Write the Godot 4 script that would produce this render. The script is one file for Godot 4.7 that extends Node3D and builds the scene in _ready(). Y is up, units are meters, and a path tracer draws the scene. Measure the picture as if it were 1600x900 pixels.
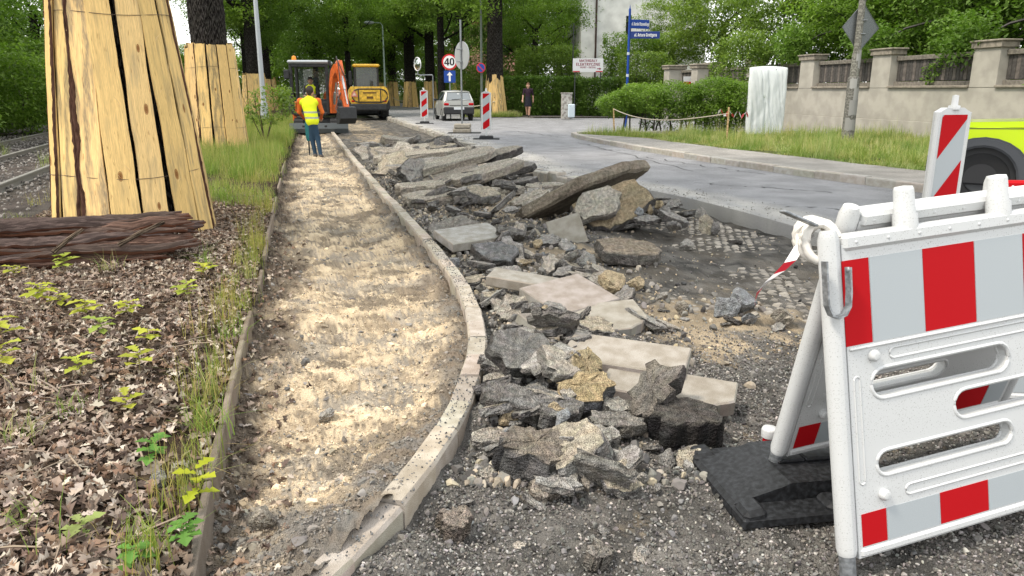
extends Node3D
# A dug-up street: y is up, the camera looks along -z; "d" below is the distance in front of the camera, d = -z.

var rng := RandomNumberGenerator.new()
var taken := {}
var mats := {}
var texs := {}
var noise_a := FastNoiseLite.new()
var noise_b := FastNoiseLite.new()
var noise_c := FastNoiseLite.new()
var noise_d := FastNoiseLite.new()

# ------------------------------------------------------------------ mesh builder
class MB:
	var v := PackedVector3Array()
	var uv := PackedVector2Array()
	var col := PackedColorArray()
	var ix := PackedInt32Array()
	var tint := Color.WHITE
	var xf := Transform3D()

	func vert(p: Vector3, u := Vector2.ZERO) -> int:
		v.append(xf * p)
		uv.append(u)
		col.append(tint)
		return v.size() - 1

	func tri(a: int, b: int, c: int) -> void:
		ix.append(a); ix.append(b); ix.append(c)

	func quad(a: Vector3, b: Vector3, c: Vector3, d: Vector3, uvs := []) -> void:
		var u = uvs if uvs.size() == 4 else [Vector2(0, 0), Vector2(1, 0), Vector2(1, 1), Vector2(0, 1)]
		var i := vert(a, u[0]); vert(b, u[1]); vert(c, u[2]); vert(d, u[3])
		tri(i, i + 1, i + 2); tri(i, i + 2, i + 3)

	func face(pts: Array) -> void:
		var i := v.size()
		for p in pts:
			vert(p, Vector2(p.x, p.z))
		for k in range(1, pts.size() - 1):
			tri(i, i + k, i + k + 1)

	# a box with chamfered edges
	func cbox(c: Vector3, s: Vector3, b := 0.01, rot := Basis()) -> void:
		var h := s * 0.5
		b = minf(b, minf(h.x, minf(h.y, h.z)) * 0.95)
		var old := xf
		xf = xf * Transform3D(rot, c)
		var q := {}
		for sx in [-1, 1]:
			for sy in [-1, 1]:
				for sz in [-1, 1]:
					var k := Vector3i(sx, sy, sz)
					q[k] = [Vector3(sx * h.x, sy * (h.y - b), sz * (h.z - b)), Vector3(sx * (h.x - b), sy * h.y, sz * (h.z - b)), Vector3(sx * (h.x - b), sy * (h.y - b), sz * h.z)]
		for ax in 3:
			for sg in [-1, 1]:
				var a1 := (ax + 1) % 3
				var a2 := (ax + 2) % 3
				var r := []
				for e in [[-1, -1], [1, -1], [1, 1], [-1, 1]]:
					var k := Vector3i.ZERO
					k[ax] = sg; k[a1] = e[0]; k[a2] = e[1]
					r.append(q[k][ax])
				if sg > 0: r.reverse()
				var us := []
				for p in r: us.append(Vector2(p[a1], p[a2]))
				quad(r[0], r[1], r[2], r[3], us)
		for ax in 3:
			var a1 := (ax + 1) % 3
			var a2 := (ax + 2) % 3
			for s1 in [-1, 1]:
				for s2 in [-1, 1]:
					var k0 := Vector3i.ZERO
					k0[ax] = -1; k0[a1] = s1; k0[a2] = s2
					var k1 := k0
					k1[ax] = 1
					var r := [q[k0][a1], q[k1][a1], q[k1][a2], q[k0][a2]]
					if s1 * s2 < 0: r.reverse()
					quad(r[0], r[1], r[2], r[3])
		for k in q:
			var i := vert(q[k][0]); vert(q[k][1]); vert(q[k][2])
			if k.x * k.y * k.z > 0: tri(i, i + 2, i + 1)
			else: tri(i, i + 1, i + 2)
		xf = old

	# a tube through points, one radius or one per point
	func tube(pts: Array, rad, sides := 8, caps := true) -> void:
		var base := v.size()
		var n := pts.size()
		var last := Vector3.UP
		var run := 0.0
		for i in n:
			var t: Vector3 = (pts[mini(i + 1, n - 1)] - pts[maxi(i - 1, 0)]).normalized()
			if i > 0: run += pts[i].distance_to(pts[i - 1])
			var s := last.cross(t)
			if s.length() < 0.05: s = Vector3.RIGHT.cross(t)
			if s.length() < 0.05: s = Vector3.FORWARD.cross(t)
			s = s.normalized()
			var o := t.cross(s).normalized()
			var r: float = rad if (rad is float or rad is int) else rad[i]
			for k in sides + 1:
				var a := TAU * k / sides
				vert(pts[i] + (s * cos(a) + o * sin(a)) * r, Vector2(float(k) / sides, run))
		for i in n - 1:
			for k in sides:
				var a := base + i * (sides + 1) + k
				var b := a + sides + 1
				tri(a, b, a + 1); tri(a + 1, b, b + 1)
		if caps:
			for e in [0, n - 1]:
				var r: Array = []
				for k in sides:
					r.append(xf.affine_inverse() * v[base + e * (sides + 1) + k])
				if e > 0: r.reverse()
				face(r)

	# a profile [radius, height] turned about y
	func lathe(prof: Array, sides := 16, at := Transform3D()) -> void:
		var old := xf
		xf = xf * at
		var base := v.size()
		for i in prof.size():
			for k in sides + 1:
				var a := TAU * k / sides
				vert(Vector3(cos(a) * prof[i][0], prof[i][1], sin(a) * prof[i][0]), Vector2(float(k) / sides, prof[i][1]))
		for i in prof.size() - 1:
			for k in sides:
				var a := base + i * (sides + 1) + k
				var b := a + sides + 1
				tri(a, a + 1, b); tri(a + 1, b + 1, b)
		xf = old

	# a flat outline in x/y given thickness along z
	func prism(poly: PackedVector2Array, z0: float, z1: float) -> void:
		var t := Geometry2D.triangulate_polygon(poly)
		var cw := Geometry2D.is_polygon_clockwise(poly)
		for side in 2:
			var i := v.size()
			for p in poly: vert(Vector3(p.x, p.y, z1 if side == 0 else z0), p)
			for k in range(0, t.size(), 3):
				var a := t[k] + i; var b := t[k + 1] + i; var c := t[k + 2] + i
				var cross := (poly[t[k + 1]] - poly[t[k]]).cross(poly[t[k + 2]] - poly[t[k]])
				if (cross < 0) == (side == 0): tri(a, b, c)
				else: tri(a, c, b)
		for k in poly.size():
			var p := poly[k]; var q := poly[(k + 1) % poly.size()]
			if cw: quad(Vector3(p.x, p.y, z1), Vector3(p.x, p.y, z0), Vector3(q.x, q.y, z0), Vector3(q.x, q.y, z1))
			else: quad(Vector3(p.x, p.y, z0), Vector3(p.x, p.y, z1), Vector3(q.x, q.y, z1), Vector3(q.x, q.y, z0))

	func done(smooth := true) -> ArrayMesh:
		var a := []
		a.resize(Mesh.ARRAY_MAX)
		a[Mesh.ARRAY_VERTEX] = v
		a[Mesh.ARRAY_TEX_UV] = uv
		a[Mesh.ARRAY_COLOR] = col
		a[Mesh.ARRAY_INDEX] = ix
		if smooth:
			var n := PackedVector3Array()
			n.resize(v.size())
			for k in range(0, ix.size(), 3):
				var p := v[ix[k]]
				var c := (v[ix[k + 2]] - p).cross(v[ix[k + 1]] - p)
				n[ix[k]] += c; n[ix[k + 1]] += c; n[ix[k + 2]] += c
			for k in n.size():
				n[k] = n[k].normalized() if n[k].length_squared() > 1e-20 else Vector3.UP
			a[Mesh.ARRAY_NORMAL] = n
		var m := ArrayMesh.new()
		m.add_surface_from_arrays(Mesh.PRIMITIVE_TRIANGLES, a)
		return m

# ------------------------------------------------------------------ small helpers
func L(r: float, g: float, b: float) -> Color:
	return Color(r, g, b).linear_to_srgb()

func jit(c: Color, amount: float) -> Color:
	var k := 1.0 + rng.randf_range(-amount, amount)
	return Color(c.r * k * (1.0 + rng.randf_range(-0.05, 0.05)), c.g * k, c.b * k * (1.0 + rng.randf_range(-0.05, 0.05)))

func numbered(called: String) -> String:
	var n: int = taken.get(called, 0)
	taken[called] = n + 1
	return called if n == 0 else "%s_%03d" % [called, n]

func tag(o: Node, label: String, category: String, group := "", kind := "") -> Node:
	if label: o.set_meta("label", label)
	if category: o.set_meta("category", category)
	if group: o.set_meta("group", group)
	if kind: o.set_meta("kind", kind)
	return o

func thing(called: String, label: String, category: String, at := Vector3.ZERO, yaw := 0.0, group := "") -> Node3D:
	var o := Node3D.new()
	o.name = numbered(called)
	add_child(o)
	o.position = at
	o.rotation.y = yaw
	tag(o, label, category, group)
	return o

func part(parent: Node, called: String, mesh: Mesh, m: Material) -> MeshInstance3D:
	var o := MeshInstance3D.new()
	o.name = called
	o.mesh = mesh
	o.material_override = m
	parent.add_child(o, true)
	return o

func solo(called: String, mesh: Mesh, m: Material, label: String, category: String, group := "") -> MeshInstance3D:
	var o := part(self, numbered(called), mesh, m)
	tag(o, label, category, group)
	return o

func structure(called: String, mesh: Mesh, m: Material) -> MeshInstance3D:
	var o := part(self, numbered(called), mesh, m)
	o.set_meta("kind", "structure")
	return o

func scatter(parent: Node, called: String, mesh: Mesh, m: Material, buf: PackedFloat32Array) -> MultiMeshInstance3D:
	var mm := MultiMesh.new()
	mm.transform_format = MultiMesh.TRANSFORM_3D
	mm.use_colors = true
	mm.mesh = mesh
	mm.instance_count = buf.size() / 16
	mm.buffer = buf
	var o := MultiMeshInstance3D.new()
	o.name = numbered(called) if parent == self else called
	o.multimesh = mm
	o.material_override = m
	parent.add_child(o, true)
	o.set_meta("kind", "stuff")
	return o

func put_copy(buf: PackedFloat32Array, t: Transform3D, c: Color) -> void:
	var b := t.basis
	buf.append_array(PackedFloat32Array([b.x.x, b.y.x, b.z.x, t.origin.x, b.x.y, b.y.y, b.z.y, t.origin.y, b.x.z, b.y.z, b.z.z, t.origin.z, c.r, c.g, c.b, 1.0]))

func turn(yaw: float, pitch := 0.0, roll := 0.0) -> Basis:
	return Basis.from_euler(Vector3(pitch, yaw, roll))

func any_turn() -> Basis:
	return Basis.from_euler(Vector3(rng.randf_range(-PI, PI), rng.randf_range(-PI, PI), rng.randf_range(-PI, PI)))

# ------------------------------------------------------------------ textures and materials
func ntex(key: String, freq: float, lo: Color, hi: Color, octaves := 4, size := 512, kind := FastNoiseLite.TYPE_SIMPLEX_SMOOTH, at := [0.25, 0.75], bump := false) -> Texture2D:
	if texs.has(key): return texs[key]
	var n := FastNoiseLite.new()
	n.seed = key.hash() % 10000
	n.noise_type = kind
	n.frequency = freq
	n.fractal_octaves = octaves
	if kind == FastNoiseLite.TYPE_CELLULAR:
		n.cellular_return_type = FastNoiseLite.RETURN_CELL_VALUE if not bump else FastNoiseLite.RETURN_DISTANCE
	var t := NoiseTexture2D.new()
	t.width = size; t.height = size
	t.seamless = true
	t.seamless_blend_skirt = 0.15
	t.noise = n
	var g := Gradient.new()
	g.offsets = PackedFloat32Array(at)
	g.colors = PackedColorArray([lo, hi])
	t.color_ramp = g
	texs[key] = t
	return t

func M(key: String, c: Color, rough := 0.85, o := {}) -> StandardMaterial3D:
	if mats.has(key): return mats[key]
	var m := StandardMaterial3D.new()
	m.resource_name = key
	m.albedo_color = c
	m.roughness = rough
	m.metallic_specular = o.get("spec", 0.4)
	m.metallic = o.get("metal", 0.0)
	if o.get("vc", false): m.vertex_color_use_as_albedo = true
	if o.has("tex"): m.albedo_texture = o.tex
	if o.has("bump"):
		m.heightmap_enabled = true
		m.heightmap_texture = o.bump
		m.heightmap_scale = o.get("bump_cm", 0.5)
	if o.has("tri"):
		m.uv1_triplanar = true
		m.uv1_world_triplanar = o.get("world", false)
		m.uv1_scale = Vector3.ONE * o.tri
	elif o.has("uvs"):
		m.uv1_scale = o.uvs
	if o.has("detail"):
		m.detail_enabled = true
		m.detail_albedo = o.detail
		m.detail_blend_mode = BaseMaterial3D.BLEND_MODE_MUL
		m.detail_uv_layer = BaseMaterial3D.DETAIL_UV_2
		m.uv2_triplanar = true
		m.uv2_world_triplanar = o.get("world", false)
		m.uv2_scale = Vector3.ONE * o.detail_scale
	if o.has("back"):
		m.backlight_enabled = true
		m.backlight = o.back
	if o.has("coat"):
		m.clearcoat_enabled = true
		m.clearcoat = o.coat
		m.clearcoat_roughness = 0.05
	if o.has("glass"):
		m.transparency = BaseMaterial3D.TRANSPARENCY_ALPHA
		m.albedo_color.a = o.glass
	m.cull_mode = BaseMaterial3D.CULL_DISABLED
	mats[key] = m
	return m

func grey(a: float) -> Color:
	return Color(a, a, a)

# ------------------------------------------------------------------ the scene
func _ready() -> void:
	rng.seed = 20240611
	set_view_and_light()
	make_noises()
	make_materials()
	build_ground()
	build_rubble()
	build_guards()
	build_barriers()
	build_right_side()
	build_vegetation()
	build_signs()
	build_machines()
	build_people()
	build_cars()
	build_small()

func set_view_and_light() -> void:
	var cam := Camera3D.new()
	cam.name = "camera"
	cam.fov = 41.75
	cam.near = 0.05
	cam.far = 900.0
	cam.position = Vector3(0, 1.6, 0)
	cam.rotation_degrees = Vector3(-14.67, 0, 0)
	add_child(cam)
	cam.current = true
	var e := Environment.new()
	e.background_mode = Environment.BG_SKY
	var sm := ProceduralSkyMaterial.new()
	sm.sky_top_color = Color(0.90, 0.91, 0.92)
	sm.sky_horizon_color = Color(0.97, 0.97, 0.96)
	sm.sky_curve = 0.2
	sm.ground_bottom_color = Color(0.3, 0.3, 0.28)
	sm.ground_horizon_color = Color(0.6, 0.6, 0.58)
	sm.sky_energy_multiplier = 1.0
	sm.sun_angle_max = 1.0
	var s := Sky.new()
	s.sky_material = sm
	e.sky = s
	e.tonemap_mode = Environment.TONE_MAPPER_LINEAR
	e.tonemap_exposure = 2.4
	e.sdfgi_enabled = true
	e.ssao_enabled = true
	e.ssil_enabled = true
	var w := WorldEnvironment.new()
	w.name = "world_environment"
	w.environment = e
	add_child(w)
	var sun := DirectionalLight3D.new()
	sun.name = "sun"
	sun.light_energy = 0.5
	sun.light_color = Color(1.0, 0.96, 0.9)
	sun.light_angular_distance = 10.0
	sun.shadow_enabled = true
	sun.rotation_degrees = Vector3(-56, -65, 0)
	add_child(sun)

func make_noises() -> void:
	noise_a.seed = 11; noise_a.frequency = 0.9; noise_a.fractal_octaves = 4
	noise_b.seed = 23; noise_b.frequency = 4.0; noise_b.fractal_octaves = 4
	noise_d.seed = 53; noise_d.frequency = 38.0; noise_d.fractal_octaves = 3
	noise_c.seed = 37; noise_c.frequency = 14.0; noise_c.fractal_octaves = 3

func make_materials() -> void:
	var speck := ntex("speck", 0.11, grey(0.62), grey(1.0), 3, 1024, FastNoiseLite.TYPE_SIMPLEX, [0.2, 0.8])
	var coarse := ntex("coarse", 0.012, grey(0.78), grey(1.0), 5)
	var grit := ntex("grit", 0.05, grey(0.0), grey(1.0), 4, 1024, FastNoiseLite.TYPE_CELLULAR, [0.0, 1.0], true)
	var lump := ntex("lump", 0.03, grey(0.0), grey(1.0), 5, 512)
	M("soil", Color.WHITE, 0.95, {"vc": true, "tex": speck, "tri": 1.3, "world": true, "bump": grit, "bump_cm": 1.2, "spec": 0.2, "detail": coarse, "detail_scale": 0.35})
	M("sand", Color.WHITE, 0.95, {"vc": true, "tex": ntex("sand_speck", 0.22, grey(0.6), grey(1.0), 2, 1024, FastNoiseLite.TYPE_SIMPLEX, [0.2, 0.6]), "tri": 1.0, "world": true, "bump": grit, "bump_cm": 1.0, "spec": 0.15, "detail": ntex("pale", 0.012, grey(0.88), grey(1.0), 5), "detail_scale": 0.35})
	M("asphalt", Color.WHITE, 0.95, {"vc": true, "tex": speck, "tri": 0.9, "world": true, "bump": speck, "bump_cm": 0.25, "spec": 0.12, "detail": ntex("faint", 0.012, grey(0.9), grey(1.0), 5), "detail_scale": 0.18})
	M("chunk", Color.WHITE, 0.93, {"vc": true, "tex": ntex("aggregate", 0.09, grey(0.4), grey(1.0), 2, 1024, FastNoiseLite.TYPE_SIMPLEX, [0.15, 0.6]), "tri": 1.5, "world": true, "bump": grit, "bump_cm": 2.2, "spec": 0.25, "detail": ntex("dust", 0.02, grey(0.7), grey(1.0), 5), "detail_scale": 2.0})
	M("concrete", Color.WHITE, 0.9, {"vc": true, "tex": ntex("fine_speck", 0.2, grey(0.72), grey(1.0), 3, 1024, FastNoiseLite.TYPE_SIMPLEX, [0.15, 0.6]), "tri": 1.3, "bump": speck, "bump_cm": 0.35, "spec": 0.3, "detail": ntex("grime", 0.009, Color(0.88, 0.865, 0.84), grey(1.0), 6, 1024, FastNoiseLite.TYPE_SIMPLEX_SMOOTH, [0.2, 0.8]), "detail_scale": 0.8})
	M("gravel", Color.WHITE, 0.92, {"vc": true, "spec": 0.25})
	M("litter", Color.WHITE, 0.8, {"vc": true, "spec": 0.3, "back": L(0.12, 0.08, 0.05)})
	M("leaf", Color.WHITE, 0.55, {"vc": true, "spec": 0.35, "back": L(0.7, 0.75, 0.35)})
	M("grass", Color.WHITE, 0.6, {"vc": true, "spec": 0.3, "back": L(0.6, 0.65, 0.3)})
	M("wood", Color.WHITE, 0.85, {"tex": wood_texture(), "vc": true, "spec": 0.2, "bump": wood_texture(), "bump_cm": 0.6})
	M("sawn", L(0.55, 0.38, 0.2), 0.85, {"tex": coarse, "tri": 2.0, "spec": 0.25})
	var barkh := ntex("barkh", 0.03, grey(0.0), grey(1.0), 4, 512, FastNoiseLite.TYPE_SIMPLEX, [0.35, 0.65])
	M("bark", Color.WHITE, 0.95, {"vc": true, "tex": ntex("barkc", 0.03, Color(0.35, 0.33, 0.32), Color(1, 1, 1), 4, 512, FastNoiseLite.TYPE_SIMPLEX, [0.35, 0.65]), "bump": barkh, "bump_cm": 4.0, "uvs": Vector3(1.0, 0.25, 1), "spec": 0.2})
	M("white_plastic", L(0.53, 0.54, 0.54), 0.42, {"tex": ntex("specks", 0.09, Color(0.45, 0.43, 0.40), grey(1.0), 4, 1024, FastNoiseLite.TYPE_SIMPLEX, [0.105, 0.19]), "tri": 1.1, "spec": 0.5})
	M("red_foil", L(0.40, 0.006, 0.01), 0.6, {"spec": 0.2})
	M("white_foil", L(0.385, 0.42, 0.44), 0.45, {"tex": ntex("foil", 0.2, grey(0.93), grey(1.0), 2), "tri": 3.0, "spec": 0.5})
	M("rubber", L(0.028, 0.03, 0.034), 0.6, {"tex": ntex("rub", 0.03, grey(0.55), grey(1.0), 5), "tri": 2.0, "bump": speck, "bump_cm": 0.08})
	M("galv", L(0.36, 0.38, 0.4), 0.45, {"metal": 0.6, "tex": ntex("galvt", 0.03, grey(0.75), grey(1.0), 4), "tri": 2.5})
	M("dark_steel", L(0.05, 0.052, 0.055), 0.5, {"metal": 0.3})
	M("plaster", L(0.415, 0.39, 0.34), 0.95, {"tex": ntex("plast", 0.006, grey(0.9), grey(1.0), 6, 1024), "tri": 0.25, "world": true, "bump": speck, "bump_cm": 0.3, "spec": 0.2})
	M("cap_stone", L(0.3, 0.265, 0.215), 0.95, {"tex": coarse, "tri": 0.8, "world": true, "bump": speck, "bump_cm": 0.3})
	M("weathered_wood", L(0.085, 0.078, 0.072), 0.9, {"tex": coarse, "tri": 1.2, "world": true})
	M("glass", L(0.02, 0.025, 0.028), 0.06, {"spec": 0.6})
	M("clear_glass", L(0.10, 0.12, 0.12), 0.03, {"glass": 0.4})
	M("black_plastic", L(0.03, 0.03, 0.032), 0.6)
	M("tyre", L(0.022, 0.022, 0.023), 0.85)
	M("plain", Color.WHITE, 0.6, {"vc": true})

# sawn boards: eight columns, each one board with its own grain, knots, blue stain and bark streaks
func wood_texture() -> Texture2D:
	if texs.has("boards"): return texs["boards"]
	var w := 1024
	var h := 1024
	var data := PackedByteArray()
	data.resize(w * h * 3)
	var g1 := FastNoiseLite.new(); g1.seed = 5; g1.frequency = 0.02; g1.fractal_octaves = 3
	var g2 := FastNoiseLite.new(); g2.seed = 9; g2.frequency = 0.012; g2.fractal_octaves = 4
	var r := RandomNumberGenerator.new()
	r.seed = 77
	for b in 8:
		var knots := []
		for k in r.randi_range(1, 3):
			knots.append([r.randf_range(20, 108), r.randf_range(40, 980), r.randf_range(5.0, 9.0), r.randf()])
		var stain := [0.2, 0.5, 0.95, 0.9, 0.55, 0.15, 0.35, 0.7][b] as float
		var warm := r.randf_range(0.92, 1.08)
		for y in h:
			for x in 128:
				var fx := float(x); var fy := float(y)
				var bend := 0.0
				var dark := 0.0
				for k in knots:
					var dx: float = fx - k[0]
					var dy: float = (fy - k[1]) * 0.55
					var d2 := dx * dx + dy * dy
					var rr: float = k[2]
					if d2 < rr * rr * 25.0:
						bend += signf(dx) * rr * exp(-d2 / (rr * rr * 5.0)) * 0.9
						if d2 < rr * rr * 1.6:
							dark = maxf(dark, 0.75 - 0.4 * d2 / (rr * rr * 1.6) + 0.2 * sin(sqrt(d2) * 2.0))
				var grain := g1.get_noise_2d((fx + bend) * 9.0 + b * 900.0, fy * 0.25)
				var fine := g1.get_noise_2d((fx + bend) * 34.0 + b * 300.0, fy * 1.2)
				var st := g2.get_noise_2d(fx * 1.6 + b * 500.0, fy * 0.32)
				st = clampf((st - 0.35 + stain * 0.6) * 2.0, 0.0, 1.0) * clampf(0.6 + fine * 1.2, 0.0, 1.0) * stain
				var pit := g2.get_noise_2d(fx * 6.0 + 5000.0, fy * 0.8 + b * 777.0)
				var brown := clampf((pit - 0.5) * 4.0, 0.0, 0.3)
				var c := Color(0.915, 0.785, 0.545) * warm
				c = c * (1.0 + grain * 0.13 + fine * 0.12)
				c = c.lerp(Color(0.42, 0.40, 0.36), st * 0.85)
				c = c.lerp(Color(0.36, 0.22, 0.10), brown)
				c = c.lerp(Color(0.40, 0.23, 0.12), dark)
				var i := (y * w + b * 128 + x) * 3
				data[i] = clampi(int(c.r * 255.0), 0, 255)
				data[i + 1] = clampi(int(c.g * 255.0), 0, 255)
				data[i + 2] = clampi(int(c.b * 255.0), 0, 255)
	texs["boards"] = ImageTexture.create_from_image(Image.create_from_data(w, h, false, Image.FORMAT_RGB8, data))
	return texs["boards"]

# ------------------------------------------------------------------ lines of the street, x for a distance d
func along(pts: Array, d: float) -> float:
	if d <= pts[0][0]:
		return pts[0][1] + (d - pts[0][0]) * (pts[1][1] - pts[0][1]) / (pts[1][0] - pts[0][0])
	for i in pts.size() - 1:
		if d <= pts[i + 1][0]:
			var t: float = (d - pts[i][0]) / (pts[i + 1][0] - pts[i][0])
			var a: float = pts[maxi(i - 1, 0)][1]
			var e: float = pts[mini(i + 2, pts.size() - 1)][1]
			return lerpf(pts[i][1], pts[i + 1][1], t) if i == 0 or i == pts.size() - 2 else cubic_t(pts, i, d)
	var n := pts.size()
	return pts[n - 1][1] + (d - pts[n - 1][0]) * (pts[n - 1][1] - pts[n - 2][1]) / (pts[n - 1][0] - pts[n - 2][0])

func cubic_t(p: Array, i: int, d: float) -> float:
	return cubic_interpolate_in_time(p[i][1], p[i + 1][1], p[i - 1][1], p[i + 2][1], (d - p[i][0]) / (p[i + 1][0] - p[i][0]), p[i + 1][0] - p[i][0], p[i - 1][0] - p[i][0], p[i + 2][0] - p[i][0])

const VERGE := [[0.0, -0.45], [2.03, -1.01], [2.62, -1.19], [3.21, -1.35], [3.98, -1.56], [5.54, -1.96], [8.81, -2.86], [15.0, -4.53], [24.3, -6.89], [60.0, -16.1]]
const EDGING := [[1.2, -0.92], [2.09, -0.54], [2.44, -0.405], [2.95, -0.275], [3.24, -0.215], [3.68, -0.17], [4.23, -0.14], [4.81, -0.18], [5.56, -0.29], [6.82, -0.59], [8.06, -0.93], [10.65, -1.67], [15.04, -2.91], [24.83, -5.58], [60.0, -15.2]]
const ROADSIDE := [[-4.0, 6.6], [2.0, 4.9], [4.0, 4.3], [6.0, 3.72], [8.16, 3.08], [9.56, 2.69], [11.12, 2.1], [12.77, 1.1], [18.09, -0.3], [30.6, -3.56], [43.2, -6.96], [100.0, -22.5]]
const FARSIDE := [[-4.0, 10.4], [11.0, 6.05], [13.3, 5.03], [16.1, 4.05], [20.6, 2.76], [24.0, 2.05], [25.6, 1.95]]

func verge_x(d: float) -> float: return along(VERGE, d)
func edging_x(d: float) -> float: return along(EDGING, d)
func road_x(d: float) -> float: return along(ROADSIDE, d)
func far_x(d: float) -> float: return along(FARSIDE, d)

func verge_h(x: float, d: float) -> float:
	return 0.16 + 0.035 * noise_a.get_noise_2d(x, d) + 0.015 * noise_b.get_noise_2d(x, d) - 0.05 * smoothstep(-0.35, 0.0, x - verge_x(d))

func path_h(x: float, d: float) -> float:
	var a := verge_x(d)
	var b := edging_x(d) - 0.13
	var t := (x - a) / maxf(b - a, 0.1)
	var h := -0.015 + 0.05 * noise_a.get_noise_2d(x * 1.2, d * 1.2) + 0.03 * noise_b.get_noise_2d(x * 0.8, d * 2.0) - 0.035 * noise_b.get_noise_2d(x * 0.45 + 11.0, d * 1.0) + 0.02 * noise_c.get_noise_2d(x, d) + (0.012 * noise_d.get_noise_2d(x, d) if d < 9.0 else 0.0)
	h += 0.07 * smoothstep(0.16, 0.0, t) * (0.6 + noise_b.get_noise_2d(x + 40.0, d))
	var bank := smoothstep(0.32, 0.04, b - x) * (0.55 + 0.7 * noise_a.get_noise_2d(x * 0.4 + 9.0, d * 1.4))
	h += (0.10 + 0.05 * smoothstep(6.5, 4.0, d)) * clampf(bank, 0.0, 0.95)
	h += 0.095 * smoothstep(3.2, 2.2, d) * smoothstep(0.75, 0.05, b - x)
	return h

func dug_h(x: float, d: float) -> float:
	var k := edging_x(d)
	var h := 0.045 * noise_a.get_noise_2d(x * 1.1 + 50.0, d * 1.1) + 0.02 * noise_b.get_noise_2d(x + 7.0, d) + 0.012 * noise_c.get_noise_2d(x, d) + (0.01 * noise_d.get_noise_2d(x, d) if d < 7.0 else 0.0)
	var off := x - k
	h += 0.13 * exp(-pow((off - 0.55) / 0.5, 2.0)) * smoothstep(2.7, 4.2, d) * smoothstep(6.4, 4.8, d)
	h += 0.10 * exp(-pow((off - 1.2) / 0.9, 2.0)) * smoothstep(5.5, 8.0, d) * smoothstep(24.0, 16.0, d)
	h -= 0.03 * smoothstep(0.3, 0.0, off) * smoothstep(4.0, 5.5, d)
	h += 0.05 * smoothstep(0.5, 0.0, off) * smoothstep(5.0, 3.5, d) * (0.8 + noise_a.get_noise_2d(x, d * 2.0))
	return h

func top(x: float, d: float) -> float:
	if x < verge_x(d): return verge_h(x, d)
	if x < edging_x(d) - 0.13: return path_h(x, d)
	if x < edging_x(d): return 0.12
	if x < road_x(d): return dug_h(x, d)
	return 0.15

const SAND := Color(0.84, 0.685, 0.485)
const SAND2 := Color(0.67, 0.54, 0.375)
const SOIL := Color(0.10, 0.078, 0.06)
const EARTH := Color(0.24, 0.195, 0.15)
const GREYS := Color(0.25, 0.235, 0.215)
const TAR := Color(0.12, 0.115, 0.108)

func path_c(x: float, d: float) -> Color:
	var a := verge_x(d)
	var b := edging_x(d) - 0.13
	var t := (x - a) / maxf(b - a, 0.1)
	var n := noise_a.get_noise_2d(x * 1.3 + 3.0, d * 0.9)
	var m := noise_b.get_noise_2d(x * 0.8, d * 2.0 + 31.0)
	var f := noise_c.get_noise_2d(x * 2.0, d * 2.0)
	var c := SAND.lerp(SAND2, clampf(0.5 + m * 1.5, 0.0, 1.0))
	c = c.lerp(EARTH, clampf((m + f * 0.6 - 0.22) * 5.0, 0.0, 0.75))
	var rut := noise_b.get_noise_2d(x * 0.45 + 11.0, d * 1.0)
	c = c.lerp(Color(0.42, 0.335, 0.24), clampf((rut + f * 0.5 - 0.08) * 4.0, 0.0, 0.7))
	var ash := noise_a.get_noise_2d(x * 1.6 + 200.0, d * 1.6)
	c = c.lerp(Color(0.36, 0.33, 0.29), clampf((ash + f * 0.6 - 0.12) * 5.0, 0.0, 0.7))
	var damp := noise_a.get_noise_2d(x * 1.1 + 60.0, d * 1.3 + 8.0)
	c = c.lerp(Color(0.24, 0.20, 0.155), clampf((damp + m * 0.5 + f * 0.3 - 0.2) * 4.0, 0.0, 0.75))
	var edge := smoothstep(0.24, 0.04, t + n * 0.22 + m * 0.14)
	c = c.lerp(SOIL.lerp(EARTH, clampf(0.5 + f * 2.0, 0.0, 1.0)), clampf(edge * 1.3, 0.0, 1.0))
	var near := smoothstep(0.20, 0.06, b - x + n * 0.18 + m * 0.14)
	c = c.lerp(EARTH.lerp(GREYS, clampf(0.5 + m * 2.0, 0.0, 1.0)), clampf(near * 1.2, 0.0, 0.95))
	var wet := smoothstep(0.33, 0.42, noise_a.get_noise_2d(x * 0.7 + 90.0, d * 0.45 + 4.0) + m * 0.2)
	c = c.lerp(EARTH, wet * 0.7)
	var front := smoothstep(2.6, 2.1, d + n * 0.7 + m * 0.5)
	c = c.lerp(GREYS.lerp(EARTH, clampf(0.5 + m * 2.0, 0.0, 1.0)), front * 0.9)
	return c

func dug_c(x: float, d: float) -> Color:
	var n := noise_a.get_noise_2d(x * 0.9 + 13.0, d * 0.9)
	var m := noise_b.get_noise_2d(x * 0.9 + 70.0, d * 0.9)
	var f := noise_c.get_noise_2d(x * 1.5 + 5.0, d * 1.5)
	var c := GREYS.lerp(TAR, clampf(0.45 + m * 1.6 + f * 0.8, 0.0, 1.0))
	var off := x - edging_x(d)
	var patch := exp(-pow((x - 1.35) / 0.75, 2.0) - pow((d - 5.1) / 0.75, 2.0)) * 1.1
	patch = maxf(patch, 0.9 * exp(-pow((x - 0.5) / 0.8, 2.0) - pow((d - 7.2) / 0.5, 2.0)))
	patch = maxf(patch, 0.85 * exp(-pow((off - 1.3) / 0.9, 2.0)) * smoothstep(8.0, 9.5, d))
	c = c.lerp(SAND2, clampf((patch - 0.45 + m * 0.7 + n * 0.5 + f * 0.25) * 2.6, 0.0, 0.92))
	var dust := clampf((n + 0.15) * 1.4 + f * 0.4, 0.0, 1.0) * smoothstep(4.2, 6.0, d)
	c = c.lerp(Color(0.27, 0.235, 0.19), dust * 0.7)
	return c

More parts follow.
